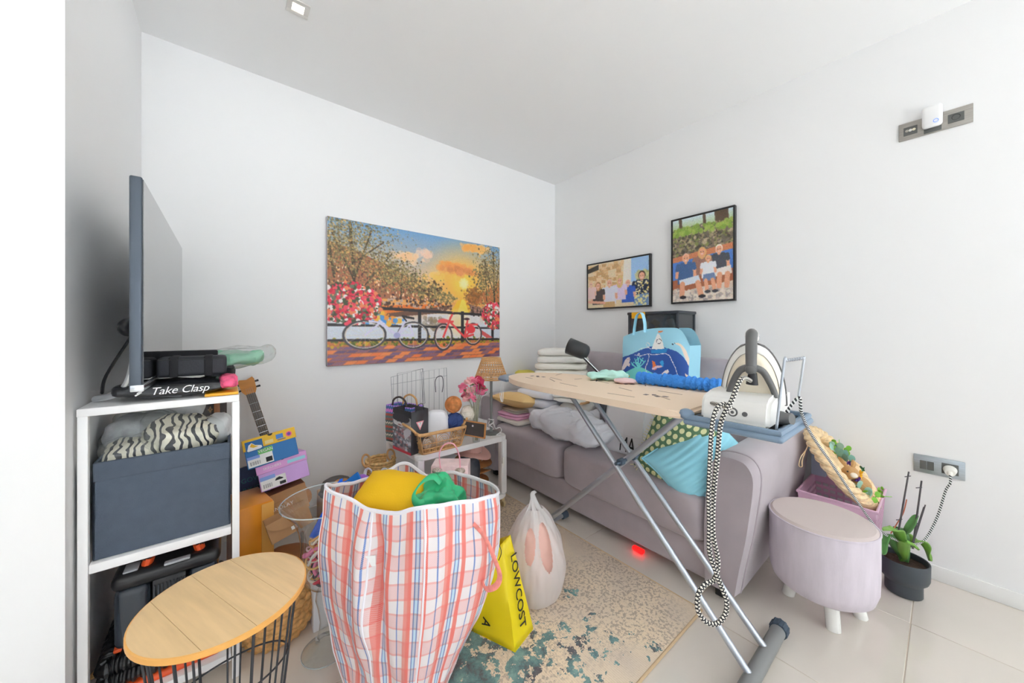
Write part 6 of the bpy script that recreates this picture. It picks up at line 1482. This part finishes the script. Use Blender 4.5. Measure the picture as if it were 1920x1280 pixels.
# ocean tote
def ocean():
    r = Ras(210, 190, (150, 204, 224)); X, Y = r.X, r.Y
    sea = Y > .40 - .07 * np.sin((X - .15) * PI * 1.15) + .02 * np.sin(X * 9); r.put(sea, (44, 82, 158))
    r.put(Y > .80 - .13 * np.exp(-((X - .30) / .20) ** 2) + .06 * (X > .6) * (X - .6), (110, 200, 196))
    for bx, by in ((.20, .62), (.26, .56), (.30, .53), (.35, .56), (.39, .6)):
        r.line(.30, .70, bx, by, .010, (110, 206, 206)); r.line(bx, by, bx - .02, by - .05, .007, (110, 206, 206)); r.line(bx, by, bx + .025, by - .045, .007, (110, 206, 206)); r.line((bx + .3) / 2, (by + .7) / 2, (bx + .3) / 2 - .04, (by + .7) / 2 - .05, .006, (110, 206, 206))
    sl = (216, 206, 206)
    r.poly([(0, .66), (.05, .52), (.10, .47), (.145, .47), (.16, .52), (.13, .60), (.05, .70), (0, .72)], sl); r.poly([(.11, .56), (.16, .6), (.15, .66), (.11, .63)], sl); r.dots(6, lambda: .1 + R_.rand() * .04, lambda: .49 + R_.rand() * .03, .006, [(150, 120, 120)])
    r.poly([(.50, .36), (.54, .20), (.575, .09), (.61, .12), (.65, .22), (.68, .35), (.6, .37)], (244, 242, 240)); r.poly([(.49, .38), (.73, .345), (.71, .41), (.66, .43), (.50, .43)], (40, 130, 190)); r.poly([(.58, .045), (.66, .05), (.64, .075), (.58, .085)], (206, 120, 70))
    for q in (.3, 2.4, 4.5): r.pl([(.60 + .036 * math.cos(q + z), .23 + .040 * math.sin(q + z)) for z in (.3, .8, 1.3, 1.7)], .006, (70, 70, 84))
    w_ = (236, 236, 240)
    r.pl([(.30, .35), (.36, .33), (.44, .335), (.47, .30), (.455, .26), (.42, .24), (.41, .28), (.44, .32), (.49, .36)], .0045, w_)
    r.pl([(.24, .44), (.30, .455), (.32, .43), (.30, .42), (.28, .45), (.33, .47), (.45, .44), (.47, .48), (.455, .58), (.42, .68), (.44, .76), (.5, .83), (.56, .86), (.66, .85)], .005, w_)
    r.pl([(.46, .44), (.52, .46), (.60, .45), (.70, .43), (.76, .46), (.80, .55), (.84, .64), (.87, .74), (.86, .8)], .005, w_)
    r.poly([(.52, .56), (.56, .58), (.58, .64), (.59, .70), (.56, .72), (.53, .66)], (226, 120, 60)); r.poly([(.52, .69), (.60, .64), (.67, .63), (.67, .66), (.60, .68), (.53, .72)], (240, 206, 216)); r.poly([(.63, .58), (.67, .54), (.69, .60), (.68, .66), (.65, .63)], (50, 150, 206)); r.poly([(.66, .78), (.70, .72), (.75, .69), (.76, .73), (.72, .79), (.67, .83)], (236, 226, 226))
    r.poly([(.82, .25), (.90, .22), (.97, .22), (1, .27), (1, .42), (.96, .38), (.93, .32), (.90, .27), (.84, .27)], (226, 206, 190)); r.dots(5, lambda: .79 + R_.rand() * .03, lambda: .25 + R_.rand() * .03, .006, [(50, 60, 80)])
    r.poly([(1, .62), (.96, .65), (.98, .70), (1, .72)], (226, 206, 190)); r.poly([(.90, .9), (.95, .82), (.97, .75), (1, .73), (1, .92)], (220, 196, 184))
    return r
YA, YB, ZBt, ZT = -1.085, -1.525, SEAT + .245, 1.125
t = thing('ocean_tote', 'blue shopping tote printed with a sailboat and sea life on the sofa', 'tote bag', (-.46, (YA + YB) / 2, ZBt))
def tot(u, v, front=True):
    y = YA + (YB - YA) * u; dx = .035 * math.sin(u * PI) ** .6
    top = ZT + .02 * math.sin(u * PI) + .035 * u - .10 * (max(0, u - .80) / .20) ** 2.5 - .02 * (1 - u) ** 4; z = top + (ZBt - top) * v
    return V((-.49 + .03 * (1 - v) - dx * (.4 + .6 * v) + .006 * noise.noise(V((u * 4, v * 4, 2))), y, z))
# the print covers the upper part seen over the board, the rest stays plain sea green
ro = ocean(); 
r2 = Ras(210, 250, (110, 200, 196)); r2.a[:190] = ro.a
print_sheet('printed_front', r2, tot, t, nu=150, nv=170)
m_tb = mat('pale_blue_polypropylene', (150, 204, 224), .5)
g = G(); g.grid(lambda u, v: tot(u, v) * 1 + V((.15 + 2 * .03 * math.sin(u * PI), 0, 0)), 20, 10)
for u0 in (0, 1): g.grid(lambda u, v, u0=u0: tot(u0, v) + V((.15 * u, 0, 0)), 4, 10)
g.grid(lambda u, v: tot(u, 1) + V((.18 * v, 0, 0)), 20, 3)
o = g.obj('back_and_sides', m_tb, t)
for k, off in ((0, 0),):
    p = [tot(.20, .04) + V((off - .004, 0, 0)), tot(.215, 0) + V((off, 0, .05)), tot(.25, 0) + V((off, 0, .105)), tot(.33, 0) + V((off, 0, .11)), tot(.375, 0) + V((off, 0, .05)), tot(.39, .04) + V((off - .004, 0, 0))]
    G().tube(spline(p, 6), .017, 8, flat=.18).obj('handle', m_tb, t)
# crate on the back of the sofa
t = thing('plastic_crate', 'dark clear storage crate with a yellow clip on the sofa back', 'storage crate', (-.16, -1.2, .985))
KX, KXX, KYa, KYb, KZ0, KZ1 = -.285, -.05, -1.02, -1.37, .985, 1.262
m_smoke = glassy('smoked_clear_plastic', (60, 62, 66), .55, .25, .08)
for a, b in (((KX, KYa, KZ0), (KX + .004, KYb, KZ1)), ((KXX - .004, KYa, KZ0), (KXX, KYb, KZ1)), ((KX, KYa, KZ0), (KXX, KYa - .004, KZ1)), ((KX, KYb + .004, KZ0), (KXX, KYb, KZ1)), ((KX, KYa, KZ0), (KXX, KYb, KZ0 + .004))): G().span(a, b).obj('panel', m_smoke, t)
for x in (KX, KXX):
    for y in (KYa, KYb): G().box((x, y, (KZ0 + KZ1) / 2), (.014, .014, KZ1 - KZ0), .003).obj('corner_rib', m_dark, t)
G().span((KX - .012, KYa + .012, KZ1 - .004), (KXX + .012, KYb - .012, KZ1 + .016), .005).obj('lid', m_dark, t)
G().span((KX - .022, KYa - .03, KZ1 - .03), (KX - .010, KYa - .13, KZ1 + .014), .003).obj('clip', mat('yellow_clip', (240, 176, 30), .4), t)
for k in range(6):
    G().box((0, 0, 0), (.05, .07, .05), .01, 2, TR((KX + .06 + .05 * (k % 3), KYa - .07 - .1 * (k // 3) - .02 * k, KZ1 - .07 - .02 * (k % 2)), 20 * k, 15, 30 * k)).obj('toy_block', mat('block_%d' % k, [(220, 200, 150), (70, 74, 84), (226, 180, 60), (120, 120, 126), (236, 228, 210), (60, 80, 110)][k], .6), None, label=['beige', 'charcoal', 'yellow', 'grey', 'ivory', 'navy'][k] + ' toy block inside the dark storage crate', cat='toy block', group='toy blocks in the crate')
# desk lamp on the linen
t = thing('desk_lamp', 'black adjustable desk lamp leaning behind the towel stack', 'lamp', (-.5, -.95, SEAT + .2))
s0 = atD(1066, 648, 2.46); s1 = atD(1103, 662, 2.40)
m_lb = mat('matte_black_lamp', (50, 52, 54), .35)
g = G(); dd = (s1 - s0).normalized(); Ml = Matrix.Translation(s0) @ dd.to_track_quat('Z', 'Y').to_matrix().to_4x4()
g.lathe([(.058, 0), (.0565, .05), (.054, .115), (.045, .138), (.03, .148), (0, .15)], (0, 0, 0), 28, M=Ml)
o = g.obj('shade', m_lb, t); sm = o.modifiers.new('thickness', 'SOLIDIFY'); sm.thickness = .002
G().sph(Ml @ V((0, 0, .06)), .025).obj('bulb', m_white, t)
jn = atD(1088, 664, 2.40); ej = atD(1132, 708, 2.36)
for o_ in (-.008, .008): G().cyl(jn + V((0, o_, 0)), ej + V((0, o_, 0)), .0045, None, 8).obj('arm_rod', m_chrome if o_ < 0 else m_lb, t)
G().cyl(ej, V((ej.x + .02, ej.y + .02, SEAT + .20)), .006, None, 10).obj('lower_arm', m_lb, t)
G().lathe([(0, .014), (.05, .012), (.06, .003), (.06, 0), (0, 0)], (ej.x + .02, ej.y + .02, SEAT + .19), 24).obj('base', m_lb, t)
# cushions
def dots_(nt, b, u, v):
    U = M_(nt, 'MULTIPLY', u, 9.); Vv = M_(nt, 'MULTIPLY', v, 9.); row = M_(nt, 'FLOOR', Vv); U = M_(nt, 'ADD', U, M_(nt, 'MULTIPLY', M_(nt, 'MODULO', row, 2.), .5))
    du = M_(nt, 'SUBTRACT', M_(nt, 'FRACT', U), .5); dv = M_(nt, 'SUBTRACT', M_(nt, 'FRACT', Vv), .5)
    d = M_(nt, 'ADD', M_(nt, 'MULTIPLY', du, du), M_(nt, 'MULTIPLY', dv, dv))
    nt.links.new(mixc(nt, M_(nt, 'LESS_THAN', d, .125), C(92, 124, 92), C(214, 214, 166)), b.inputs['Base Color'])
m_dots = uvmat('green_cream_dotted_velvet', dots_, .9)
gc = atX(1262, 842, -.86)
t = thing('dotted_cushion', 'green cushion with cream dots leaning on the sofa seat', 'cushion', tuple(gc))
Mg = basis(gc, V((.10, -.90, -.30)), V((.22, -.33, .92)))
pillow(.28, .34, .13, 40, .05, .004, 8, 2, uv=True, M=Mg).obj('body', m_dots, t, smooth=180)
g = G()
for k in range(90):
    s_ = k / 90 * 4; e = int(s_); f_ = s_ - e; a_, b_2 = [(-1 + 2 * f_, -1), (1, -1 + 2 * f_), (1 - 2 * f_, 1), (-1, 1 - 2 * f_)][e]
    q = V((.14 * a_ * (1 - .05 * (1 - b_2 * b_2)), .17 * b_2 * (1 - .05 * (1 - a_ * a_)), 0)); dd = V((a_ if abs(a_) > .99 else 0, b_2 if abs(b_2) > .99 else 0, 0)).normalized()
    g.tube([Mg @ q, Mg @ (q + dd * .018 + V((random.uniform(-.006, .006), random.uniform(-.006, .006), random.uniform(-.006, .006))))], .0016, 4)
g.obj('fringe', mat('cream_fringe', (214, 206, 160), .9), t)
bc_ = atD(1312, 862, 1.66)
m_blu = mat('aqua_quilted_cotton', (140, 200, 216), .85, bump=.15, bscale=120)
t = thing('aqua_cushion', 'aqua blue pleated cushion leaning on the right sofa arm', 'cushion', tuple(bc_))
Mb = basis(bc_, V((.40, -.30, .56)), V((-.62, .35, .62)))
Mb = basis(bc_, atD(1396, 800, 1.62) - atD(1240, 928, 1.58), atD(1290, 800, 1.70) - atD(1335, 930, 1.60))
pillow(.42, .32, .24, 64, .10, .003, 8, 5, M=Mb, pw=.55, ripple=lambda u, v: .0035 * math.sin(v * 2 * PI * 11)).obj('body', m_blu, t, smooth=180)
g = G(); n = 30
P = [];
for k in range(4 * n):
    s_ = k / n; e = int(s_); f_ = s_ - e; a_, b_2 = [(-1 + 2 * f_, -1), (1, -1 + 2 * f_), (1 - 2 * f_, 1), (-1, 1 - 2 * f_)][e]
    P.append(Mb @ V((.21 * a_ * (1 - .10 * (1 - b_2 * b_2)), .16 * b_2 * (1 - .10 * (1 - a_ * a_)), 0)))
g.tube(P, .0045, 6, closed=True).obj('piping', m_blu, t)
# things on the ironing board
m_che = mat('blue_chenille', (62, 138, 222), .9, bump=1., bscale=90, bdist=.01)
e0 = V((-.945, -1.49, ZB + .030)); e1 = V((-.925, -1.86, ZB + .030))
g = G().tube([e0.lerp(e1, k / 60) for k in range(61)], lambda q: .028 * (1 + .1 * math.sin(q * 90)), 20); g.noise(.006, 40, 1); g.obj('chenille_roll', m_che, None, label='bright blue chenille roll lying along the back edge of the ironing board', cat='cloth')
blob((.10, .045, .024), .8, .7, 40, 18, TR((-.985, -1.335, ZB + .026), 0, 0, -55), .020, 14, 3).obj('mint_cloth', mat('mint_fleece', (176, 220, 210), .9), None, label='mint green cloth on the ironing board beside the tote', cat='cloth')
blob((.055, .04, .012), .8, .7, 30, 14, TR((-1.0, -1.45, ZB + .014), 0, 0, -50), .010, 16, 3).obj('blush_cloth', mat('blush_fleece', (226, 196, 196), .9), None, label='small blush pink cloth next to the mint one on the board', cat='cloth')

# ================================================================== RIGHT-HAND CORNER: BASKET, WREATH, ORCHID
m_lil = mat('lilac_plastic', (206, 168, 190), .4)
t = thing('lilac_basket', 'tall lilac plastic basket with slotted sides behind the stool', 'basket', (-.2, -2.13, 0))
LX0, LX1, LY0, LY1, LZ = -.375, -.03, -2.275, -2.0, .365
def lat(a, b, n_, nm):
    """slotted side: uprights and cross bars"""
    a = V(a); b = V(b); g = G(); d = b - a; out = V((d.y, -d.x, 0)).normalized()
    zs = [0, .03, .06] + [.06 + (LZ - .09) * k / 9 for k in range(1, 10)] + [LZ]
    M = basis(a, d, (0, 0, 1)); L2 = d.length
    g.span((0, 0, -.0015), (L2, .06, .0015), 0, 1, M); g.span((0, LZ - .035, -.0015), (L2, LZ, .0015), 0, 1, M)
    for k in range(10): g.span((0, .06 + (LZ - .1) * k / 9, -.0012), (L2, .06 + (LZ - .1) * k / 9 + .014, .0012), 0, 1, M)
    m_ = int(L2 / .022)
    for k in range(m_ + 1): g.span((L2 * k / m_ - .003, .05, -.0015), (L2 * k / m_ + .003, LZ - .03, .0015), 0, 1, M)
    g.obj(nm, m_lil, t)
s_ = .03
lat((LX0 + s_, LY0 + s_, 0), (LX1 - s_, LY0 + s_, 0), 0, 'slotted_side'); lat((LX0 + s_, LY1 - s_, 0), (LX1 - s_, LY1 - s_, 0), 0, 'slotted_side'); lat((LX0 + s_, LY0 + s_, 0), (LX0 + s_, LY1 - s_, 0), 0, 'slotted_side'); lat((LX1 - s_, LY0 + s_, 0), (LX1 - s_, LY1 - s_, 0), 0, 'slotted_side')
# flare the upper edge outwards
for o in [c for c in bpy.data.objects if c.parent == t]:
    for v in o.data.vertices:
        p = MAT[t.name] @ v.co; k = max(0, p.z) / LZ; cx_, cy_ = (LX0 + LX1) / 2, (LY0 + LY1) / 2
        p.x = cx_ + (p.x - cx_) * (1 + .20 * k); p.y = cy_ + (p.y - cy_) * (1 + .24 * k); v.co = MAT[t.name].inverted() @ p
G().tube([(LX0 + .002, LY0 + .002, LZ), (LX1 - .002, LY0 + .002, LZ), (LX1 - .002, LY1 - .002, LZ), (LX0 + .002, LY1 - .002, LZ)], .007, 8, closed=True).obj('rim', m_lil, t)
G().span((LX0 + s_, LY0 + s_, .001), (LX1 - s_, LY1 - s_, .006)).obj('bottom', m_lil, t)
G().span((LX0 + .06, LY0 + .05, .01), (LX1 - .06, LY1 - .05, .25), .03, 3).obj('folded_fleece', mat('lavender_fleece', (176, 160, 196), .9), None, label='folded lavender fleece lying inside the lilac basket', cat='cloth')
G().span((-.085, -2.06, .372), (-.012, -2.0, .57), .003).obj('pale_blue_board', mat('pale_blue_card', (186, 206, 226), .5), None, label='pale blue board standing behind the straw wreath', cat='board')
# straw wreath with leaves, flowers and a toy rabbit
wcn = V((-.21, -2.135, .488)); wd = V((0, -.62, -.78)).normalized(); wx = V((1, 0, 0)); wn = wx.cross(wd).normalized()
if wn.z < 0: wn = -wn
t = thing('straw_wreath', 'oval straw wreath with green leaves and flowers leaning in the lilac basket', 'wreath', tuple(wcn))
m_raf = mat('raffia', (226, 200, 160), .85, var=.22, vscale=50, bump=.7, bscale=110)
def wp(a, r_=.155, off=0.): return wcn + wd * (r_ * 1.12 * math.cos(a)) + wx * (r_ * .92 * math.sin(a)) + wn * off
for k in range(3):
    n = 120; P = []
    for j in range(n):
        a = j * 2 * PI / n; tw = a * 9 + k * 2 * PI / 3; P.append(wp(a, .155 + .017 * math.cos(tw), .015 * math.sin(tw)))
    G().tube(P, .0165, 8, closed=True).obj('straw_braid', m_raf, t)
G().lathe([(.0, -.002), (.13, -.004), (.13, -.010), (0, -.012)], (0, 0, 0), 40, 1.1, .92, M=basis(wcn + wn * -.012, wd, wn.cross(wd))).obj('straw_mat', m_raf, t)
lp = atD(1515, 846, 1.72)
G().tube(spline([wp(3.6), atD(1512, 842, 1.74), atD(1502, 856, 1.72), atD(1498, 872, 1.72), atD(1504, 874, 1.72), atD(1505, 860, 1.72), wp(3.5)], 6), .0022, 5).obj('hanging_loop', m_raf, t)
m_euc = mat('eucalyptus_leaf', (142, 178, 162), .6, var=.1, vscale=20); m_lf = mat('bright_leaf', (120, 178, 60), .6, var=.15, vscale=20)
def leafcluster(px, d, n, r_, m, seed, sp=.03):
    random.seed(seed)
    c = atD(*px, d)
    for k in range(n):
        q = c + V((random.uniform(-sp, sp), random.uniform(-sp, sp), random.uniform(-sp, sp))); rr_ = r_ * random.uniform(.7, 1.15)
        e = Euler((random.uniform(-.9, .9), random.uniform(.6, 1.9), random.uniform(-.8, .8))).to_matrix().to_4x4()
        G().sph((0, 0, 0), (rr_, rr_ * .8, rr_ * .10), 12, 6, Matrix.Translation(q) @ e).obj('leaf', m, t)
leafcluster((1572, 838), 1.72, 7, .018, m_euc, 1); leafcluster((1585, 852), 1.70, 6, .022, mat('eucalyptus_dark', (104, 146, 132), .6), 2, .025); leafcluster((1578, 842), 1.73, 9, .012, m_lf, 3, .035)
leafcluster((1620, 920), 1.60, 8, .019, m_euc, 4, .03); leafcluster((1635, 935), 1.60, 14, .012, m_lf, 5, .035); leafcluster((1652, 918), 1.60, 3, .010, m_lf, 6, .012); leafcluster((1612, 878), 1.66, 2, .02, mat('dark_green_leaf', (66, 128, 92), .6), 7, .012)
G().tube(spline([atD(1640, 926, 1.6), atD(1655, 930, 1.6), atD(1672, 931, 1.6)], 4), .0016, 5).obj('twig', m_lf, t)
def flower(px, d, r_, m, k=0):
    c = atD(*px, d); g = G()
    for j in range(12):
        a = j * PI / 6; g.sph((0, 0, 0), (r_ * .5, r_ * .2, r_ * .12), 8, 5, Matrix.Translation(c) @ Euler((.5, 1.2, a)).to_matrix().to_4x4() @ Euler((0, 0, a)).to_matrix().to_4x4() @ Matrix.Translation((r_ * .5, 0, 0)))
    g.sph(c, r_ * .35, 10, 8); g.obj('blossom', m, t)
m_yf = mat('yellow_petal', (240, 180, 20), .6); m_pf = mat('violet_petal', (96, 60, 150), .6)
flower((1613, 890), 1.64, .024, m_yf); flower((1610, 900), 1.63, .018, m_pf); flower((1593, 868), 1.68, .014, m_pf); flower((1604, 902), 1.65, .016, m_pf)
t = thing('toy_rabbit', 'small brown straw rabbit sitting among the flowers of the wreath', 'toy rabbit', tuple(atD(1596, 890, 1.66)))
m_rab = mat('fuzzy_tan', (188, 148, 100), .95, bump=1., bscale=160, bdist=.006); hc = atD(1594, 886, 1.655)
G().sph(hc, (.034, .032, .030)).noise(.003, 60, 1).obj('head', m_rab, t)
G().sph(hc + V((.02, -.035, -.055)), (.036, .036, .042)).noise(.003, 60, 2).obj('body', m_rab, t)
for s_ in (-1, 1): G().tube(spline([hc + V((0, .008 * s_, .02)), hc + V((.012, .01 + .02 * s_, .045)), hc + V((.03, .02 + .025 * s_, .055))], 5), lambda q: .009 * math.sin(.5 + q * 2.4), 8).obj('ear', m_rab, t)
nf = (CAM - hc).normalized()
G().sph(hc + nf * .028 + V((0, -.012, -.008)), (.014, .014, .012)).obj('muzzle', mat('cream_muzzle', (232, 222, 206), .9), t)
for s_ in (-1, 1): G().sph(hc + nf * .029 + V((.0, .0, .006)) + RGT * (.012 * s_), .0038).obj('eye', m_blackpl, t)
# orchid in a dark pot
pc0 = V((-.232, -2.342, 0))
m_pot = mat('charcoal_ceramic', (62, 68, 74), .5)
t = thing('potted_orchid', 'leafy orchid with bare stakes in a charcoal footed pot by the right wall', 'potted plant', tuple(pc0))
G().lathe([(0, .002), (.056, .002), (.058, .005), (.058, .05), (.062, .058), (.073, .070), (.078, .085), (.079, .15), (.078, .153), (.074, .151), (.073, .13)], pc0, 40).obj('pot', m_pot, t)
G().lathe([(0, .128), (.0735, .128)], pc0, 24).obj('bark', mat('orchid_bark', (66, 50, 40), .95, bump=1., bscale=60, bdist=.01), t)
m_orl = mat('orchid_leaf', (106, 150, 62), .4, var=.15, vscale=10); m_orl2 = mat('orchid_leaf_dark', (76, 126, 66), .4)
def strap(P, w_, m):
    pts = spline(P, 8); n = len(pts); g = G()
    def fn(u, v):
        i = round(u * (n - 1)); d = (pts[min(n - 1, i + 1)] - pts[max(0, i - 1)]).normalized(); s2 = d.cross(V((0, 0, 1)));
        if s2.length < .1: s2 = d.cross(FWD)
        s2.normalize(); up2 = s2.cross(d); k = math.sin(PI * min(1, .12 + u * .88)) ** .6 * w_ / 2
        return pts[i] + s2 * ((v - .5) * 2 * k) + up2 * (abs(v - .5) * .35 * w_)
    g.grid(fn, n - 1, 6); o = g.obj('leaf', m, t, smooth=180); sm = o.modifiers.new('thickness', 'SOLIDIFY'); sm.thickness = .003
c0 = pc0 + V((0, 0, .135))
strap([c0, atD(1660, 1003, 1.46), atD(1652, 1015, 1.42), atD(1655, 1040, 1.40)], .05, m_orl2); strap([c0, atD(1685, 1000, 1.42), atD(1672, 995, 1.40), atD(1655, 995, 1.38)], .04, m_orl)
strap([c0, atD(1715, 1012, 1.52), atD(1732, 1025, 1.52), atD(1742, 1050, 1.51)], .055, m_orl); strap([c0, atD(1695, 1020, 1.43), atD(1710, 1024, 1.41), atD(1722, 1032, 1.40)], .04, m_orl)
strap([c0, atD(1700, 1005, 1.50), atD(1715, 975, 1.50), atD(1722, 966, 1.5)], .03, m_orl2); strap([c0, atD(1690, 1000, 1.56), atD(1680, 990, 1.60)], .045, m_orl2)
m_stk = mat('dark_stake', (70, 66, 70), .6)
for (p, q, r_) in (((1683, 1006), (1704, 884), .0034), ((1713, 1015), (1728, 901), .0036), ((1714, 1012), (1735, 946), .0026), ((1712, 1012), (1732, 950), .0022)):
    a = atD(*p, 1.49); b = atD(*q, 1.50); a2 = a + (a - b).normalized() * .03; G().cyl(a2, b, r_, r_ * .8, 8).obj('stake', m_stk, t)
for p in ((1702, 893), (1723, 914), (1686, 974), (1717, 982)):
    c = atD(*p, 1.494); G().tube([c - RGT * .012 + V((0, 0, -.001)), c, c + RGT * .012 + V((0, 0, .002))], .002, 6).obj('plant_clip', m_stk, t)
G().tube(spline([atD(1670, 1000, 1.5), atD(1684, 978, 1.5), atD(1694, 960, 1.5), atD(1700, 936, 1.5)], 5), .002, 6).obj('dry_stem', mat('red_brown_stem', (170, 96, 70), .7), t)
